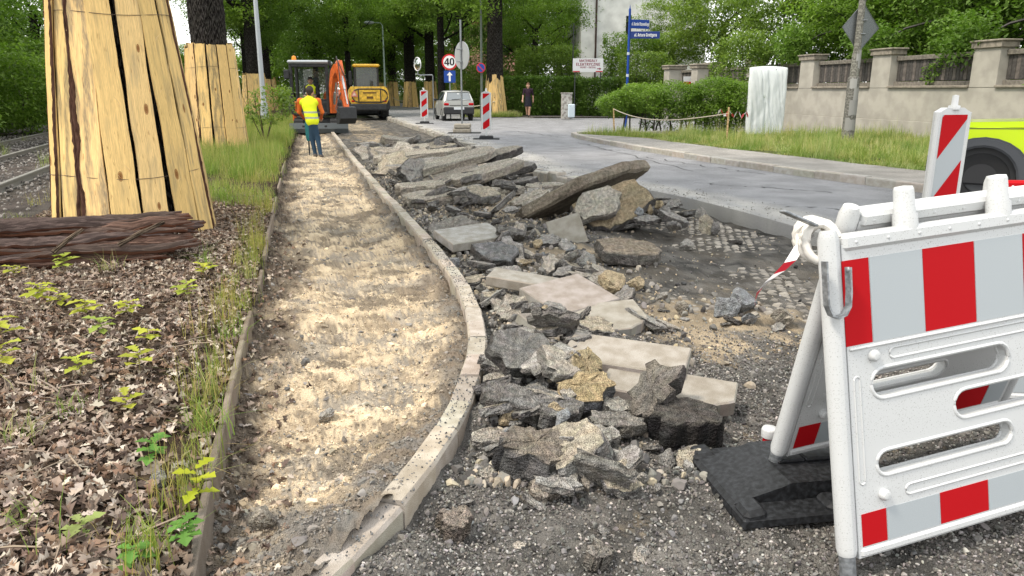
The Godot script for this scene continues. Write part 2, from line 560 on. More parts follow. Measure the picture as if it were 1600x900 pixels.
func verge_c(x: float, d: float) -> Color:
	var n := noise_b.get_noise_2d(x * 0.7, d * 0.7)
	return Color(0.085, 0.062, 0.045).lerp(Color(0.14, 0.10, 0.07), clampf(0.5 + n * 1.6, 0.0, 1.0))

func rows_of(d0: float, d1: float, first: float, growth: float) -> PackedFloat32Array:
	var r := PackedFloat32Array()
	var d := d0
	var step := first
	while d < d1:
		r.append(d)
		d += step
		if d > 3.0: step = minf(step * growth, 1.5)
	r.append(d1)
	return r

# a sheet between two lines, with a height and a colour for each point and a skirt down along chosen sides
func sheet(lo: Callable, hi: Callable, rows: PackedFloat32Array, cols: int, hf: Callable, cf: Callable, skirt := [0.0, 0.0]) -> ArrayMesh:
	var b := MB.new()
	var extra0 := 1 if skirt[0] > 0.0 else 0
	var extra1 := 1 if skirt[1] > 0.0 else 0
	var w := cols + 1 + extra0 + extra1
	for d in rows:
		var x0: float = lo.call(d)
		var x1: float = hi.call(d)
		for k in w:
			var t := clampf(float(k - extra0) / cols, 0.0, 1.0)
			var x := lerpf(x0, x1, t)
			var y: float = hf.call(x, d)
			if k < extra0: y -= skirt[0]
			if k > cols + extra0: y -= skirt[1]
			b.tint = cf.call(x, d)
			b.vert(Vector3(x, y, -d))
	for i in rows.size() - 1:
		for k in w - 1:
			var a := i * w + k
			b.tri(a, a + w, a + 1); b.tri(a + 1, a + w, a + w + 1)
	return b.done()

func flat_c(c: Color, amount: float) -> Callable:
	return func(x: float, d: float) -> Color:
		var k := 1.0 + amount * (noise_a.get_noise_2d(x * 0.6, d * 0.6) + 0.5 * noise_b.get_noise_2d(x, d))
		return Color(c.r * k, c.g * k, c.b * k)

func build_ground() -> void:
	var soil: Material = mats["soil"]
	var b := MB.new()
	b.tint = Color(0.09, 0.10, 0.05)
	b.quad(Vector3(-400, -0.4, 60), Vector3(400, -0.4, 60), Vector3(400, -0.4, -500), Vector3(-400, -0.4, -500))
	structure("ground", b.done(), soil)
	# the dug-out footpath bed and the dug-out carriageway edge
	var near := rows_of(0.3, 46.0, 0.018, 1.012)
	structure("sand_path", sheet(func(d): return verge_x(d) - 0.03, func(d): return edging_x(d) - 0.07, near, 110, path_h, path_c), mats["sand"])
	var dug := structure("excavated_road", sheet(func(d): return edging_x(d) - 0.06, func(d): return road_x(d) + 0.15, near, 240, dug_h, dug_c), soil)
	# the verge with fallen leaves, then the tram bed beyond it
	structure("verge", sheet(func(d): return minf(-2.95 - 0.338 * (d - 1.0), verge_x(d) - 1.2), verge_x, rows_of(0.3, 60.0, 0.04, 1.02), 90, verge_h, verge_c, [0.0, 0.3]), soil)
	structure("far_verge", sheet(func(d): return verge_x(d) - 60.0, func(d): return minf(-2.9 - 0.338 * (d - 1.0), verge_x(d) - 1.1), rows_of(-6.0, 120.0, 0.6, 1.02), 30, func(x, d): return 0.05 + 0.05 * noise_a.get_noise_2d(x * 0.2, d * 0.2), flat_c(Color(0.09, 0.11, 0.045), 0.5)), soil)
	# carriageway, far pavement, grass strip
	var road_tone := func(x: float, d: float) -> Color:
		var n := noise_a.get_noise_2d(x * 0.35, d * 0.12)
		var m := noise_b.get_noise_2d(x * 0.5, d * 0.2)
		var k := 0.41 + 0.02 * n + 0.012 * m
		var strip := smoothstep(1.0, 0.55, x - road_x(d) + 0.35 * m)
		var c := Color(k, k, k * 1.03)
		return c.lerp(Color(0.62, 0.60, 0.565), strip * clampf(0.75 + m * 1.2, 0.0, 1.0))
	structure("asphalt_road", sheet(road_x, func(d): return far_x(d) + 0.1 if d < 25.6 else 60.0, rows_of(-4.0, 25.59, 0.2, 1.0), 60, func(x, d): return 0.158 + 0.008 * noise_a.get_noise_2d(x * 0.5, d * 0.5), road_tone, [0.3, 0.0]), mats["asphalt"])
	structure("asphalt_road", sheet(road_x, func(d): return 60.0, rows_of(25.59, 41.5, 0.5, 1.0), 60, func(x, d): return 0.158 + 0.008 * noise_a.get_noise_2d(x * 0.5, d * 0.5), road_tone, [0.3, 0.0]), mats["asphalt"])
	structure("asphalt_road", sheet(road_x, func(d): return road_x(d) + 7.6, rows_of(41.5, 130.0, 0.8, 1.0), 14, func(x, d): return 0.15, road_tone, [0.3, 0.0]), mats["asphalt"])
	var pave_tone := flat_c(Color(0.44, 0.42, 0.39), 0.2)
	var inner := func(d: float) -> float: return far_x(d) + 0.12 + 1.6 * smoothstep(25.5, 22.5, d) + 0.5 * smoothstep(24.0, 12.0, d)
	structure("pavement", sheet(func(d): return far_x(d) + 0.115, inner, rows_of(-4.0, 25.4, 0.3, 1.0), 10, func(x, d): return 0.235 + 0.01 * noise_a.get_noise_2d(x, d), pave_tone), mats["asphalt"])
	structure("grass_strip", sheet(func(d): return inner.call(d) - 0.05, func(d): return 60.0, rows_of(-4.0, 25.3, 0.4, 1.0), 40, func(x, d): return 0.215 + 0.04 * noise_a.get_noise_2d(x, d), flat_c(Color(0.11, 0.12, 0.05), 0.4), [0.0, 0.0]), soil)
	structure("side_pavement", sheet(func(d): return road_x(d) + 7.6, func(d): return 60.0, rows_of(41.4, 46.0, 0.5, 1.0), 40, func(x, d): return 0.21, flat_c(Color(0.24, 0.22, 0.2), 0.3), [0.1, 0.0]), mats["asphalt"])
	structure("garden_ground", sheet(func(d): return road_x(d) + 7.5, func(d): return 90.0, rows_of(45.8, 130.0, 1.0, 1.0), 30, func(x, d): return 0.2 + 0.1 * noise_a.get_noise_2d(x * 0.1, d * 0.1), flat_c(Color(0.09, 0.10, 0.045), 0.4), [0.1, 0.0]), soil)
	# kerb along the far pavement, single stones
	var kerb := Node3D.new()
	kerb.name = "far_kerb"
	kerb.set_meta("kind", "structure")
	add_child(kerb)
	var d := 8.0
	var line := []
	while d < 25.4:
		line.append(Vector3(far_x(d), 0.2, -d))
		d += 0.05
	line.append(Vector3(far_x(25.4) + 0.6, 0.2, -25.75))
	for k in 10: line.append(Vector3(far_x(25.4) + 0.8 + k * 0.5, 0.2, -25.8))
	kerb_run(kerb, line, 1.0, 0.15, 0.16, Color(0.48, 0.455, 0.42), 0.01)
	# the low footpath edging, slab by slab, that bends to the left in front
	var edging := Node3D.new()
	edging.name = "path_edging"
	edging.set_meta("kind", "structure")
	add_child(edging)
	line = []
	d = 1.3
	while d < 42.0:
		line.append(Vector3(edging_x(d) - 0.065, 0.03, -d))
		d += 0.04
	kerb_run(edging, line, 0.62, 0.115, 0.2, Color(0.50, 0.45, 0.385), 0.008)
	# rough blocks along the cut edge of the carriageway
	var blocks := Node3D.new()
	blocks.name = "road_kerb"
	blocks.set_meta("kind", "structure")
	add_child(blocks)
	line = []
	d = 11.9
	while d < 60.0:
		line.append(Vector3(road_x(d) + 0.02, 0.055, -d))
		d += 0.05
	kerb_run(blocks, line, 0.36, 0.2, 0.24, Color(0.50, 0.475, 0.43), 0.03)
	road_marks()
	wood_edge()
	cobbles()
	tram_track()
	loose_stones()

func kerb_run(parent: Node3D, line: Array, each: float, wide: float, high: float, c: Color, rough: float) -> void:
	var run := 0.0
	var start := 0
	var n := 0
	for i in range(1, line.size()):
		run += line[i].distance_to(line[i - 1])
		if run >= each or i == line.size() - 1:
			var a: Vector3 = line[start]
			var e: Vector3 = line[i]
			var mid: Vector3 = line[(start + i) / 2]
			var b := MB.new()
			b.tint = jit(c, 0.16)
			var t := (e - a).normalized()
			var gap := 0.006
			var pts := [a + t * gap, mid, e - t * gap]
			var lift := rng.randf_range(-rough, rough)
			var rings := []
			for k in 3:
				var tt: Vector3 = ((pts[mini(k + 1, 2)] - pts[maxi(k - 1, 0)]) as Vector3).normalized()
				var s := Vector3(-tt.z, 0, tt.x) * wide * 0.5
				var u := Vector3.UP * high * 0.5
				var p: Vector3 = pts[k] + Vector3(rng.randf_range(-rough, rough) * 0.5, lift, rng.randf_range(-rough, rough) * 0.5)
				var bv := 0.18
				rings.append([p - s - u, p - s + u * (1.0 - bv), p - s * (1.0 - bv) + u, p + s * (1.0 - bv) + u + Vector3(0, rng.randf_range(-rough, rough) * 0.6, 0), p + s + u * (1.0 - bv), p + s - u])
			for k in 2:
				for j in 5:
					b.tint = jit(c, 0.12)
					b.quad(rings[k][j], rings[k + 1][j], rings[k + 1][j + 1], rings[k][j + 1])
			for k in [0, 2]:
				var f: Array = rings[k].duplicate()
				if k == 0: f.reverse()
				b.face(f)
			part(parent, "kerb_stone", b.done(), mats["concrete"])
			start = i
			run = 0.0
			n += 1

# tarred cracks in the carriageway
func road_marks() -> void:
	for e in [[1.9, 22.0, 3.3, 14.0], [4.4, 13.5, 3.0, 17.0], [3.0, 12.2, 4.6, 11.0], [0.2, 28.0, 1.4, 24.5], [2.2, 19.5, 3.0, 18.6], [3.6, 9.6, 4.7, 9.2]]:
		var b := MB.new()
		b.tint = Color(0.13, 0.13, 0.13)
		var n := 26
		var last := []
		for k in n + 1:
			var t := float(k) / n
			var x := lerpf(e[0], e[2], t) + noise_b.get_noise_2d(t * 2.0, e[0] * 7.0) * 0.22
			var d := lerpf(e[1], e[3], t) + noise_b.get_noise_2d(t * 2.0, e[1] * 3.0) * 0.22
			var w := 0.012 + 0.012 * absf(noise_c.get_noise_2d(t * 3.0, e[0]))
			var y := 0.1615 + 0.008 * noise_a.get_noise_2d(x * 0.5, d * 0.5)
			var now := [Vector3(x - w, y, -d), Vector3(x + w, y, -d)]
			if last: b.quad(last[0], now[0], now[1], last[1])
			last = now
		structure("tarred_crack", b.done(), mats["asphalt"])

# old boards on edge that hold the verge back
func wood_edge() -> void:
	var parent := Node3D.new()
	parent.name = "verge_edging"
	parent.set_meta("kind", "structure")
	add_child(parent)
	var d := 1.2
	while d < 16.0:
		var e := d + rng.randf_range(0.5, 0.95)
		var a := Vector3(verge_x(d) + 0.02, 0.05, -d)
		var z := Vector3(verge_x(e) + 0.02, 0.05, -e)
		var dir := (z - a).normalized()
		var b := MB.new()
		if rng.randf() < 0.3 and d > 1.9:
			d = e
			continue
		b.tint = jit(Color(0.27, 0.225, 0.18), 0.2)
		b.cbox((a + z) * 0.5, Vector3(0.032, 0.17 + rng.randf_range(-0.04, 0.025), a.distance_to(z) - 0.012), 0.006, Basis.looking_at(dir, Vector3.UP).rotated(dir, rng.randf_range(-0.12, 0.04)))
		part(parent, "kerb_stone", b.done(), mats["concrete"])
		d = e

# worn setts showing through the dirt
func cobbles() -> void:
	var parent := Node3D.new()
	parent.name = "cobbled_paving"
	parent.set_meta("kind", "structure")
	add_child(parent)
	var kinds := []
	for k in 5:
		var b := MB.new()
		b.tint = Color.WHITE
		b.cbox(Vector3(0, -0.04, 0), Vector3(rng.randf_range(0.08, 0.096), 0.1, rng.randf_range(0.068, 0.082)), 0.02, turn(rng.randf_range(-0.05, 0.05), rng.randf_range(-0.06, 0.06), rng.randf_range(-0.06, 0.06)))
		kinds.append(b.done())
	var tones := []
	for k in 4:
		var g := [0.28, 0.34, 0.40, 0.25][k] as float
		tones.append(M("sett_%d" % k, L(g * 1.05, g * 0.95, g * 0.82), 0.85, {"tex": texs["speck"], "tri": 2.5}))
	var rest := PackedFloat32Array()
	var count := 0
	var yaw := 0.27
	for row in 74:
		for col in 33:
			var q := Vector2(-1.5 + col * 0.1 + (0.05 if row % 2 else 0.0), -2.6 + row * 0.088).rotated(0.30)
			var x := 2.1 + q.x
			var d := 7.0 + q.y
			var off := x - edging_x(d)
			if x > road_x(d) - 0.12 or off < 1.0 or d < 4.6: continue
			var cover := noise_a.get_noise_2d(x * 0.8 + 21.0, d * 0.8) * 1.1 + smoothstep(2.1, 0.9, x) * 0.75 + smoothstep(5.6, 4.7, d) * 0.6
			if cover > 0.22: continue
			var y := dug_h(x, d) - 0.0065 - maxf(cover, -0.2) * 0.014
			var o_t := Transform3D(turn(yaw + rng.randf_range(-0.06, 0.06)), Vector3(x + rng.randf_range(-0.006, 0.006), y, -d))
			if count < 290 and rng.randf() < 0.75:
				var o := part(parent, "sett", kinds[rng.randi() % 5], tones[rng.randi() % 4])
				o.transform = o_t
				count += 1
			else:
				var g := rng.randf_range(0.2, 0.36)
				put_copy(rest, o_t, Color(g * 1.05, g * 0.95, g * 0.82))
	if rest.size(): scatter(parent, "setts", kinds[0], mats["gravel"], rest)

func tram_track() -> void:
	# two pairs of rails left of the trees; direction of the track: along d with x falling
	var dir := Vector3(-0.32, 0, -0.947).normalized()
	var side := Vector3(dir.z, 0, -dir.x)
	var bed := MB.new()
	var o := Vector3(-2.85, 0.05, -1.0)
	for s in range(0, 60):
		for k in 13:
			bed.tint = jit(Color(0.15, 0.13, 0.115), 0.25)
			var p := o + dir * (s * 1.6) - dir * 10.0 + side * (k * 0.6)
			bed.vert(p * Vector3(1, 0, 1) + Vector3(0, 0.145 + 0.02 * sin(k * 1.7 + s), 0))
	for s in 59:
		for k in 12:
			var a := s * 13 + k
			bed.tri(a, a + 13, a + 1); bed.tri(a + 1, a + 13, a + 14)
	var bed_o := structure("track_bed", bed.done(), mats["soil"])
	for i in 4:
		var off := [1.25, 2.69, 4.1, 5.54][i] as float
		var m := MB.new()
		m.tint = Color(0.26, 0.245, 0.22)
		var q := o + side * off
		q.y = 0.2
		for part_of in [[0.07, 0.035, 0.035], [0.03, 0.09, -0.02], [0.12, 0.02, -0.07]]:
			m.cbox(q + dir * 30.0 + Vector3(0, part_of[2], 0), Vector3(part_of[0], part_of[1], 84.0), 0.004, Basis.looking_at(dir, Vector3.UP))
		var r := solo("tram_rail", m.done(), M("rail", Color.WHITE, 0.45, {"vc": true, "metal": 0.4}), ["worn tram rail nearest to the planked tree", "tram rail second from the verge", "tram rail third from the verge", "tram rail farthest from the verge, by the green bank"][i], "rail", "rails of the tram track")
	var kerb := MB.new()
	kerb.tint = Color(0.38, 0.37, 0.34)
	kerb.cbox(o + side * 7.2 + dir * 30.0 + Vector3(0, 0.13, 0), Vector3(0.35, 0.3, 84.0), 0.03, Basis.looking_at(dir, Vector3.UP))
	structure("track_kerb", kerb.done(), mats["concrete"])
	var buf := PackedFloat32Array()
	for k in 11000:
		var t := rng.randf_range(-2.0, 34.0)
		var s := rng.randf_range(0.3, 7.0)
		var p := o + dir * t + side * s
		var g := rng.randf_range(0.09, 0.30)
		put_copy(buf, Transform3D(any_turn().scaled(Vector3.ONE * rng.randf_range(0.014, 0.032)), Vector3(p.x, 0.158, p.z)), Color(g * 1.06, g * 0.97, g * 0.9))
	tag(scatter(self, "track_ballast", rock_mesh(901, 1, 7), mats["gravel"], buf), "grey brown crushed stone ballast between the tram rails", "ballast", "", "stuff")

# ------------------------------------------------------------------ stones
func ico() -> Array:
	var t := (1.0 + sqrt(5.0)) / 2.0
	var p := [Vector3(-1, t, 0), Vector3(1, t, 0), Vector3(-1, -t, 0), Vector3(1, -t, 0), Vector3(0, -1, t), Vector3(0, 1, t), Vector3(0, -1, -t), Vector3(0, 1, -t), Vector3(t, 0, -1), Vector3(t, 0, 1), Vector3(-t, 0, -1), Vector3(-t, 0, 1)]
	for i in 12: p[i] = p[i].normalized()
	var f := [[0, 11, 5], [0, 5, 1], [0, 1, 7], [0, 7, 10], [0, 10, 11], [1, 5, 9], [5, 11, 4], [11, 10, 2], [10, 7, 6], [7, 1, 8], [3, 9, 4], [3, 4, 2], [3, 2, 6], [3, 6, 8], [3, 8, 9], [4, 9, 5], [2, 4, 11], [6, 2, 10], [8, 6, 7], [9, 8, 1]]
	return [p, f]

func rock_mesh(sd: int, subdiv: int, planes: int, rough := 0.04, smooth := false) -> ArrayMesh:
	var r := RandomNumberGenerator.new()
	r.seed = sd
	var pf := ico()
	var p: Array = pf[0]
	var f: Array = pf[1]
	for s in subdiv:
		var mid := {}
		var nf := []
		for t in f:
			var m := []
			for k in 3:
				var a: int = t[k]; var b: int = t[(k + 1) % 3]
				var key := Vector2i(mini(a, b), maxi(a, b))
				if not mid.has(key):
					p.append((p[a] + p[b]).normalized())
					mid[key] = p.size() - 1
				m.append(mid[key])
			nf.append([t[0], m[0], m[2]]); nf.append([t[1], m[1], m[0]]); nf.append([t[2], m[2], m[1]]); nf.append([m[0], m[1], m[2]])
		f = nf
	var cut := []
	for k in planes:
		cut.append([Vector3(r.randfn(), r.randfn(), r.randfn()).normalized(), r.randf_range(0.35, 0.7)])
	var stretch := Vector3(r.randf_range(0.8, 1.25), r.randf_range(0.6, 0.9), r.randf_range(0.75, 1.15))
	var b := MB.new()
	for i in p.size():
		var q: Vector3 = p[i]
		for it in 2:
			for c in cut:
				var e: float = q.dot(c[0]) - c[1]
				if e > 0.0: q -= c[0] * e
		q += q.normalized() * (noise_b.get_noise_3d(q.x * 0.6 + sd, q.y * 0.6, q.z * 0.6) * rough * 3.0 + r.randf_range(-rough, rough) * 0.5)
		b.tint = jit(Color(1, 1, 1), 0.12)
		b.vert(q * stretch)
	for t in f: b.tri(t[0], t[2], t[1])
	return b.done(smooth)

func loose_stones() -> void:
	var kinds := [rock_mesh(31, 1, 11), rock_mesh(32, 1, 12), rock_mesh(33, 1, 10)]
	# gravel over the dug carriageway
	for kind in 3:
		var buf := PackedFloat32Array()
		for k in 15000:
			var d := 1.3 + pow(rng.randf(), 1.7) * 13.0
			var x := lerpf(edging_x(d) + 0.02, road_x(d), rng.randf())
			if d > 4.6 and rng.randf() < 0.45: continue
			if x > 1.2 and d > 4.8 and rng.randf() < 0.8: continue
			var s := 0.005 + 0.013 * pow(rng.randf(), 3.5)
			if rng.randf() < 0.025: s *= 2.0
			var g := rng.randf_range(0.06, 0.21)
			if rng.randf() < 0.08: g = rng.randf_range(0.25, 0.42)
			var c := Color(g * rng.randf_range(0.98, 1.1), g * rng.randf_range(0.95, 1.02), g * rng.randf_range(0.88, 1.0))
			if d > 4.4 and rng.randf() < 0.4: c = jit(SAND2 * 0.7, 0.3)
			put_copy(buf, Transform3D(any_turn().scaled(Vector3.ONE * s), Vector3(x, dug_h(x, d) + s * 0.35, -d)), c)
		tag(scatter(self, "loose_gravel", kinds[kind], mats["gravel"], buf), "dark grey broken gravel spread over the dug-up carriageway", "gravel", "", "stuff")
	# fine gravel close by, stone against stone
	for kind in 3:
		var tiny := rock_mesh(41 + kind, 0, 5, 0.02)
		var buf := PackedFloat32Array()
		for k in 34000:
			var d := 1.35 + pow(rng.randf(), 1.25) * 3.6
			var x := lerpf(edging_x(d) + 0.01, minf(road_x(d), 3.4), rng.randf())
			var thin := noise_a.get_noise_2d(x * 1.4, d * 1.4)
			if d > 4.2 and rng.randf() < (d - 4.2): continue
			if thin > 0.25 and rng.randf() < 0.6: continue
			var s := rng.randf_range(0.0035, 0.0085)
			var g := rng.randf_range(0.05, 0.24)
			if rng.randf() < 0.1: g = rng.randf_range(0.26, 0.5)
			var c := Color(g * rng.randf_range(0.99, 1.12), g * rng.randf_range(0.96, 1.02), g * rng.randf_range(0.86, 0.98))
			put_copy(buf, Transform3D(any_turn().scaled(Vector3.ONE * s), Vector3(x, dug_h(x, d) + s * 0.25, -d)), c)
		tag(scatter(self, "fine_gravel", tiny, mats["gravel"], buf), "fine dark gravel covering the front of the dug-up carriageway", "gravel", "", "stuff")
	# coarse sand grains and crumbs close by
	var grain_buf := PackedFloat32Array()
	for k in 42000:
		var d := 1.5 + pow(rng.randf(), 1.3) * 5.0
		var x := lerpf(verge_x(d) + 0.02, edging_x(d) - 0.135, rng.randf())
		var s := 0.0022 + 0.005 * pow(rng.randf(), 2.0)
		var c := path_c(x, d)
		var g := rng.randf_range(0.6, 1.15)
		put_copy(grain_buf, Transform3D(any_turn().scaled(Vector3.ONE * s), Vector3(x, path_h(x, d) + s * 0.25, -d)), Color(c.r * g, c.g * g, c.b * g))
	tag(scatter(self, "sand_grains", rock_mesh(45, 0, 5, 0.02), mats["gravel"], grain_buf), "coarse sand grains and crumbs on the path bed", "sand", "", "stuff")
	# grit and clods on the sand path, denser at both edges
	for kind in 2:
		var buf2 := PackedFloat32Array()
		for k in 11000:
			var d := 1.4 + pow(rng.randf(), 1.5) * 18.0
			var t := rng.randf()
			if rng.randf() < 0.7: t = 1.0 - pow(rng.randf(), 2.0) * 0.4 if rng.randf() < 0.6 else pow(rng.randf(), 2.0) * 0.3
			var x := lerpf(verge_x(d) + 0.03, edging_x(d) - 0.14, t)
			var s := 0.003 + 0.009 * pow(rng.randf(), 3.0)
			if rng.randf() < 0.02: s *= 2.2
			var base := path_c(x, d)
			var g := rng.randf_range(0.07, 0.30)
			var c := Color(g, g * 0.97, g * 0.92)
			if rng.randf() < 0.6: c = jit(base * 0.85, 0.3)
			elif noise_a.get_noise_2d(x * 2.0, d * 2.0) < 0.0 and t > 0.15 and t < 0.85 and d > 2.6: continue
			put_copy(buf2, Transform3D(any_turn().scaled(Vector3.ONE * s), Vector3(x, path_h(x, d) + s * 0.3, -d)), c)
		for k in 520:
			var d := 1.8 + pow(rng.randf(), 1.4) * 14.0
			var x := lerpf(verge_x(d) + 0.05, edging_x(d) - 0.16, rng.randf())
			var s := rng.randf_range(0.012, 0.04)
			put_copy(buf2, Transform3D(any_turn().scaled(Vector3(s, s * 0.7, s)), Vector3(x, path_h(x, d) - s * 0.1, -d)), jit(path_c(x, d) * 0.9, 0.2) if rng.randf() < 0.7 else jit(Color(0.2, 0.185, 0.17), 0.4))
		tag(scatter(self, "path_grit", kinds[kind + 1], mats["gravel"], buf2), "small stones and clods lying on the sandy path bed", "grit", "", "stuff")
	# crumbs between the broken slabs
	var buf4 := PackedFloat32Array()
	for k in 7000:
		var d := 2.8 + pow(rng.randf(), 1.3) * 14.0
		var off := 0.05 + absf(rng.randfn()) * (0.5 if d < 5.0 else 0.9)
		var x := edging_x(d) + off
		if x > road_x(d) - 0.1: continue
		var s := 0.008 + 0.03 * pow(rng.randf(), 2.5)
		var c := jit([Color(0.09, 0.086, 0.082), Color(0.17, 0.16, 0.15), Color(0.28, 0.26, 0.235), Color(0.42, 0.36, 0.28)][rng.randi() % 4], 0.3)
		put_copy(buf4, Transform3D(any_turn().scaled(Vector3.ONE * s), Vector3(x, dug_h(x, d) + s * 0.3, -d)), c)
	tag(scatter(self, "rubble_crumbs", kinds[0], mats["gravel"], buf4), "crumbs of asphalt and concrete between the broken slabs", "rubble", "", "stuff")
	# a few scattered crumbs on the edging and on the road edge
	var buf3 := PackedFloat32Array()
	for k in 900:
		var d := 1.6 + rng.randf() * 6.0
		var x := edging_x(d) - rng.randf_range(0.01, 0.12)
		var s := rng.randf_range(0.003, 0.009)
		var g := rng.randf_range(0.07, 0.25)
		put_copy(buf3, Transform3D(any_turn().scaled(Vector3.ONE * s), Vector3(x, 0.13 + s * 0.3, -d)), grey(g))
	for k in 1600:
		var d := 8.0 + rng.randf() * 22.0
		var x := road_x(d) + absf(rng.randfn()) * 0.45
		var s := rng.randf_range(0.006, 0.02)
		var g := rng.randf_range(0.15, 0.4)
		put_copy(buf3, Transform3D(any_turn().scaled(Vector3.ONE * s), Vector3(x, 0.155 + s * 0.3, -d)), Color(g, g * 0.96, g * 0.9))
	tag(scatter(self, "stone_crumbs", kinds[2], mats["gravel"], buf3), "stone crumbs scattered along the edging and road edge", "crumbs", "", "stuff")

# ------------------------------------------------------------------ broken slabs
# a broken slab: irregular outline, uneven top, rough sides; colours: top, side
func slab_mesh(sd: int, lw: Vector2, thick: float, corners: int, topc: Color, sidec: Color, rough := 0.02, fine := 3) -> ArrayMesh:
	var r := RandomNumberGenerator.new()
	r.seed = sd
	var poly := []
	for k in corners:
		var a := TAU * (k + r.randf_range(-0.3, 0.3)) / corners + 0.4
		var e := Vector2(cos(a), sin(a))
		var g := 1.0 / pow(pow(absf(e.x), 4.0) + pow(absf(e.y), 4.0), 0.25)
		poly.append(e * g * Vector2(lw.x, lw.y) * 0.5 * r.randf_range(0.86, 1.04))
	var ring := []
	for k in corners:
		var p: Vector2 = poly[k]
		var q: Vector2 = poly[(k + 1) % corners]
		for j in fine:
			var m := p.lerp(q, float(j) / fine)
			ring.append(m + Vector2(r.randf_range(-1, 1), r.randf_range(-1, 1)) * rough * (0.4 if j == 0 else 1.0))
	var n := ring.size()
	var b := MB.new()
	var layers := [[-0.5, 0.93], [-0.3, 1.0], [0.1, 1.0], [0.38, 0.99], [0.5, 0.955]]
	var base := []
	for li in layers.size():
		base.append(b.v.size())
		for k in n:
			var p: Vector2 = ring[k]
			var jx := r.randf_range(-1, 1) * rough * 0.55
			var q: Vector2 = p * layers[li][1] + p.normalized() * jx
			b.tint = jit(topc if li == 4 else sidec, 0.22)
			b.vert(Vector3(q.x, layers[li][0] * thick + (r.randf_range(-1, 1) * rough * 0.3 if li < 4 else r.randf_range(-0.4, 0.2) * rough * 0.3), q.y))
	for li in layers.size() - 1:
		for k in n:
			var a: int = base[li] + k
			var c: int = base[li] + (k + 1) % n
			var d: int = base[li + 1] + k
			var e: int = base[li + 1] + (k + 1) % n
			b.tri(a, c, d); b.tri(c, e, d)
	for side in 2:
		var rim := []
		for k in n: rim.append((base[4] if side == 0 else base[0]) + k)
		var h := thick * (0.5 if side == 0 else -0.5)
		for step in [0.68, 0.36]:
			var inner := []
			for k in n:
				var p: Vector2 = ring[k] * step
				b.tint = jit(topc if side == 0 else sidec.lerp(topc, 0.3), 0.16)
				inner.append(b.vert(Vector3(p.x, h + r.randf_range(-1, 1) * rough * 0.3, p.y)))
			for k in n:
				var k2 := (k + 1) % n
				if side == 0:
					b.tri(rim[k], rim[k2], inner[k]); b.tri(rim[k2], inner[k2], inner[k])
				else:
					b.tri(rim[k], inner[k], rim[k2]); b.tri(rim[k2], inner[k], inner[k2])
			rim = inner
		b.tint = jit(topc if side == 0 else sidec, 0.1)
		var ce := b.vert(Vector3(0, h, 0))
		for k in n:
			if side == 0: b.tri(rim[k], rim[(k + 1) % n], ce)
			else: b.tri(rim[k], ce, rim[(k + 1) % n])
	return b.done(false)

# a cast concrete paving slab with chamfered edges and one broken corner
func paver_mesh(size: Vector3, c: Color, chip: float, sd: int) -> ArrayMesh:
	var r := RandomNumberGenerator.new()
	r.seed = sd
	var h := size * 0.5
	var outline := PackedVector2Array([Vector2(-h.x, -h.z), Vector2(h.x, -h.z)])
	if chip > 0.0:
		outline.append(Vector2(h.x, h.z - chip))
		for k in range(1, 4):
			outline.append(Vector2(h.x - chip * 1.3 * k / 4.0 + r.randf_range(-0.01, 0.01), h.z - chip + chip * k / 4.0 + r.randf_range(-0.01, 0.01)))
		outline.append(Vector2(h.x - chip * 1.3, h.z))
	else:
		outline.append(Vector2(h.x, h.z))
	outline.append(Vector2(-h.x, h.z))
	var b := MB.new()
	b.tint = c
	var n := outline.size()
	var levels := [[-h.y, 0.008], [-h.y + 0.008, 0.0], [h.y - 0.007, 0.0], [h.y, 0.007]]
	for li in 3:
		for k in n:
			var q := []
			for e in [[li, k], [li, (k + 1) % n], [li + 1, (k + 1) % n], [li + 1, k]]:
				var p: Vector2 = outline[e[1]]
				var ins: float = levels[e[0]][1]
				q.append(Vector3(p.x - signf(p.x) * ins, levels[e[0]][0], p.y - signf(p.y) * ins))
			b.tint = jit(c * 0.95, 0.08)
			b.quad(q[0], q[1], q[2], q[3])
	for side in [0, 3]:
		var f := []
		for p in outline: f.append(Vector3(p.x - signf(p.x) * levels[side][1], levels[side][0], p.y - signf(p.y) * levels[side][1]))
		if side == 0: f.reverse()
		b.tint = jit(c, 0.05)
		b.face(f)
	return b.done(false)

func lay(o: Node3D, x: float, y: float, d: float, yaw: float, pitch := 0.0, roll := 0.0, s := Vector3.ONE) -> void:
	o.transform = Transform3D(Basis.from_euler(Vector3(deg_to_rad(pitch), deg_to_rad(yaw), deg_to_rad(roll))).scaled_local(s), Vector3(x, y, -d))

const PALE := Color(0.70, 0.64, 0.54)
const DUSTY := Color(0.58, 0.525, 0.445)
const OLD_TAR := Color(0.52, 0.495, 0.46)
const BLACK_TAR := Color(0.17, 0.16, 0.152)

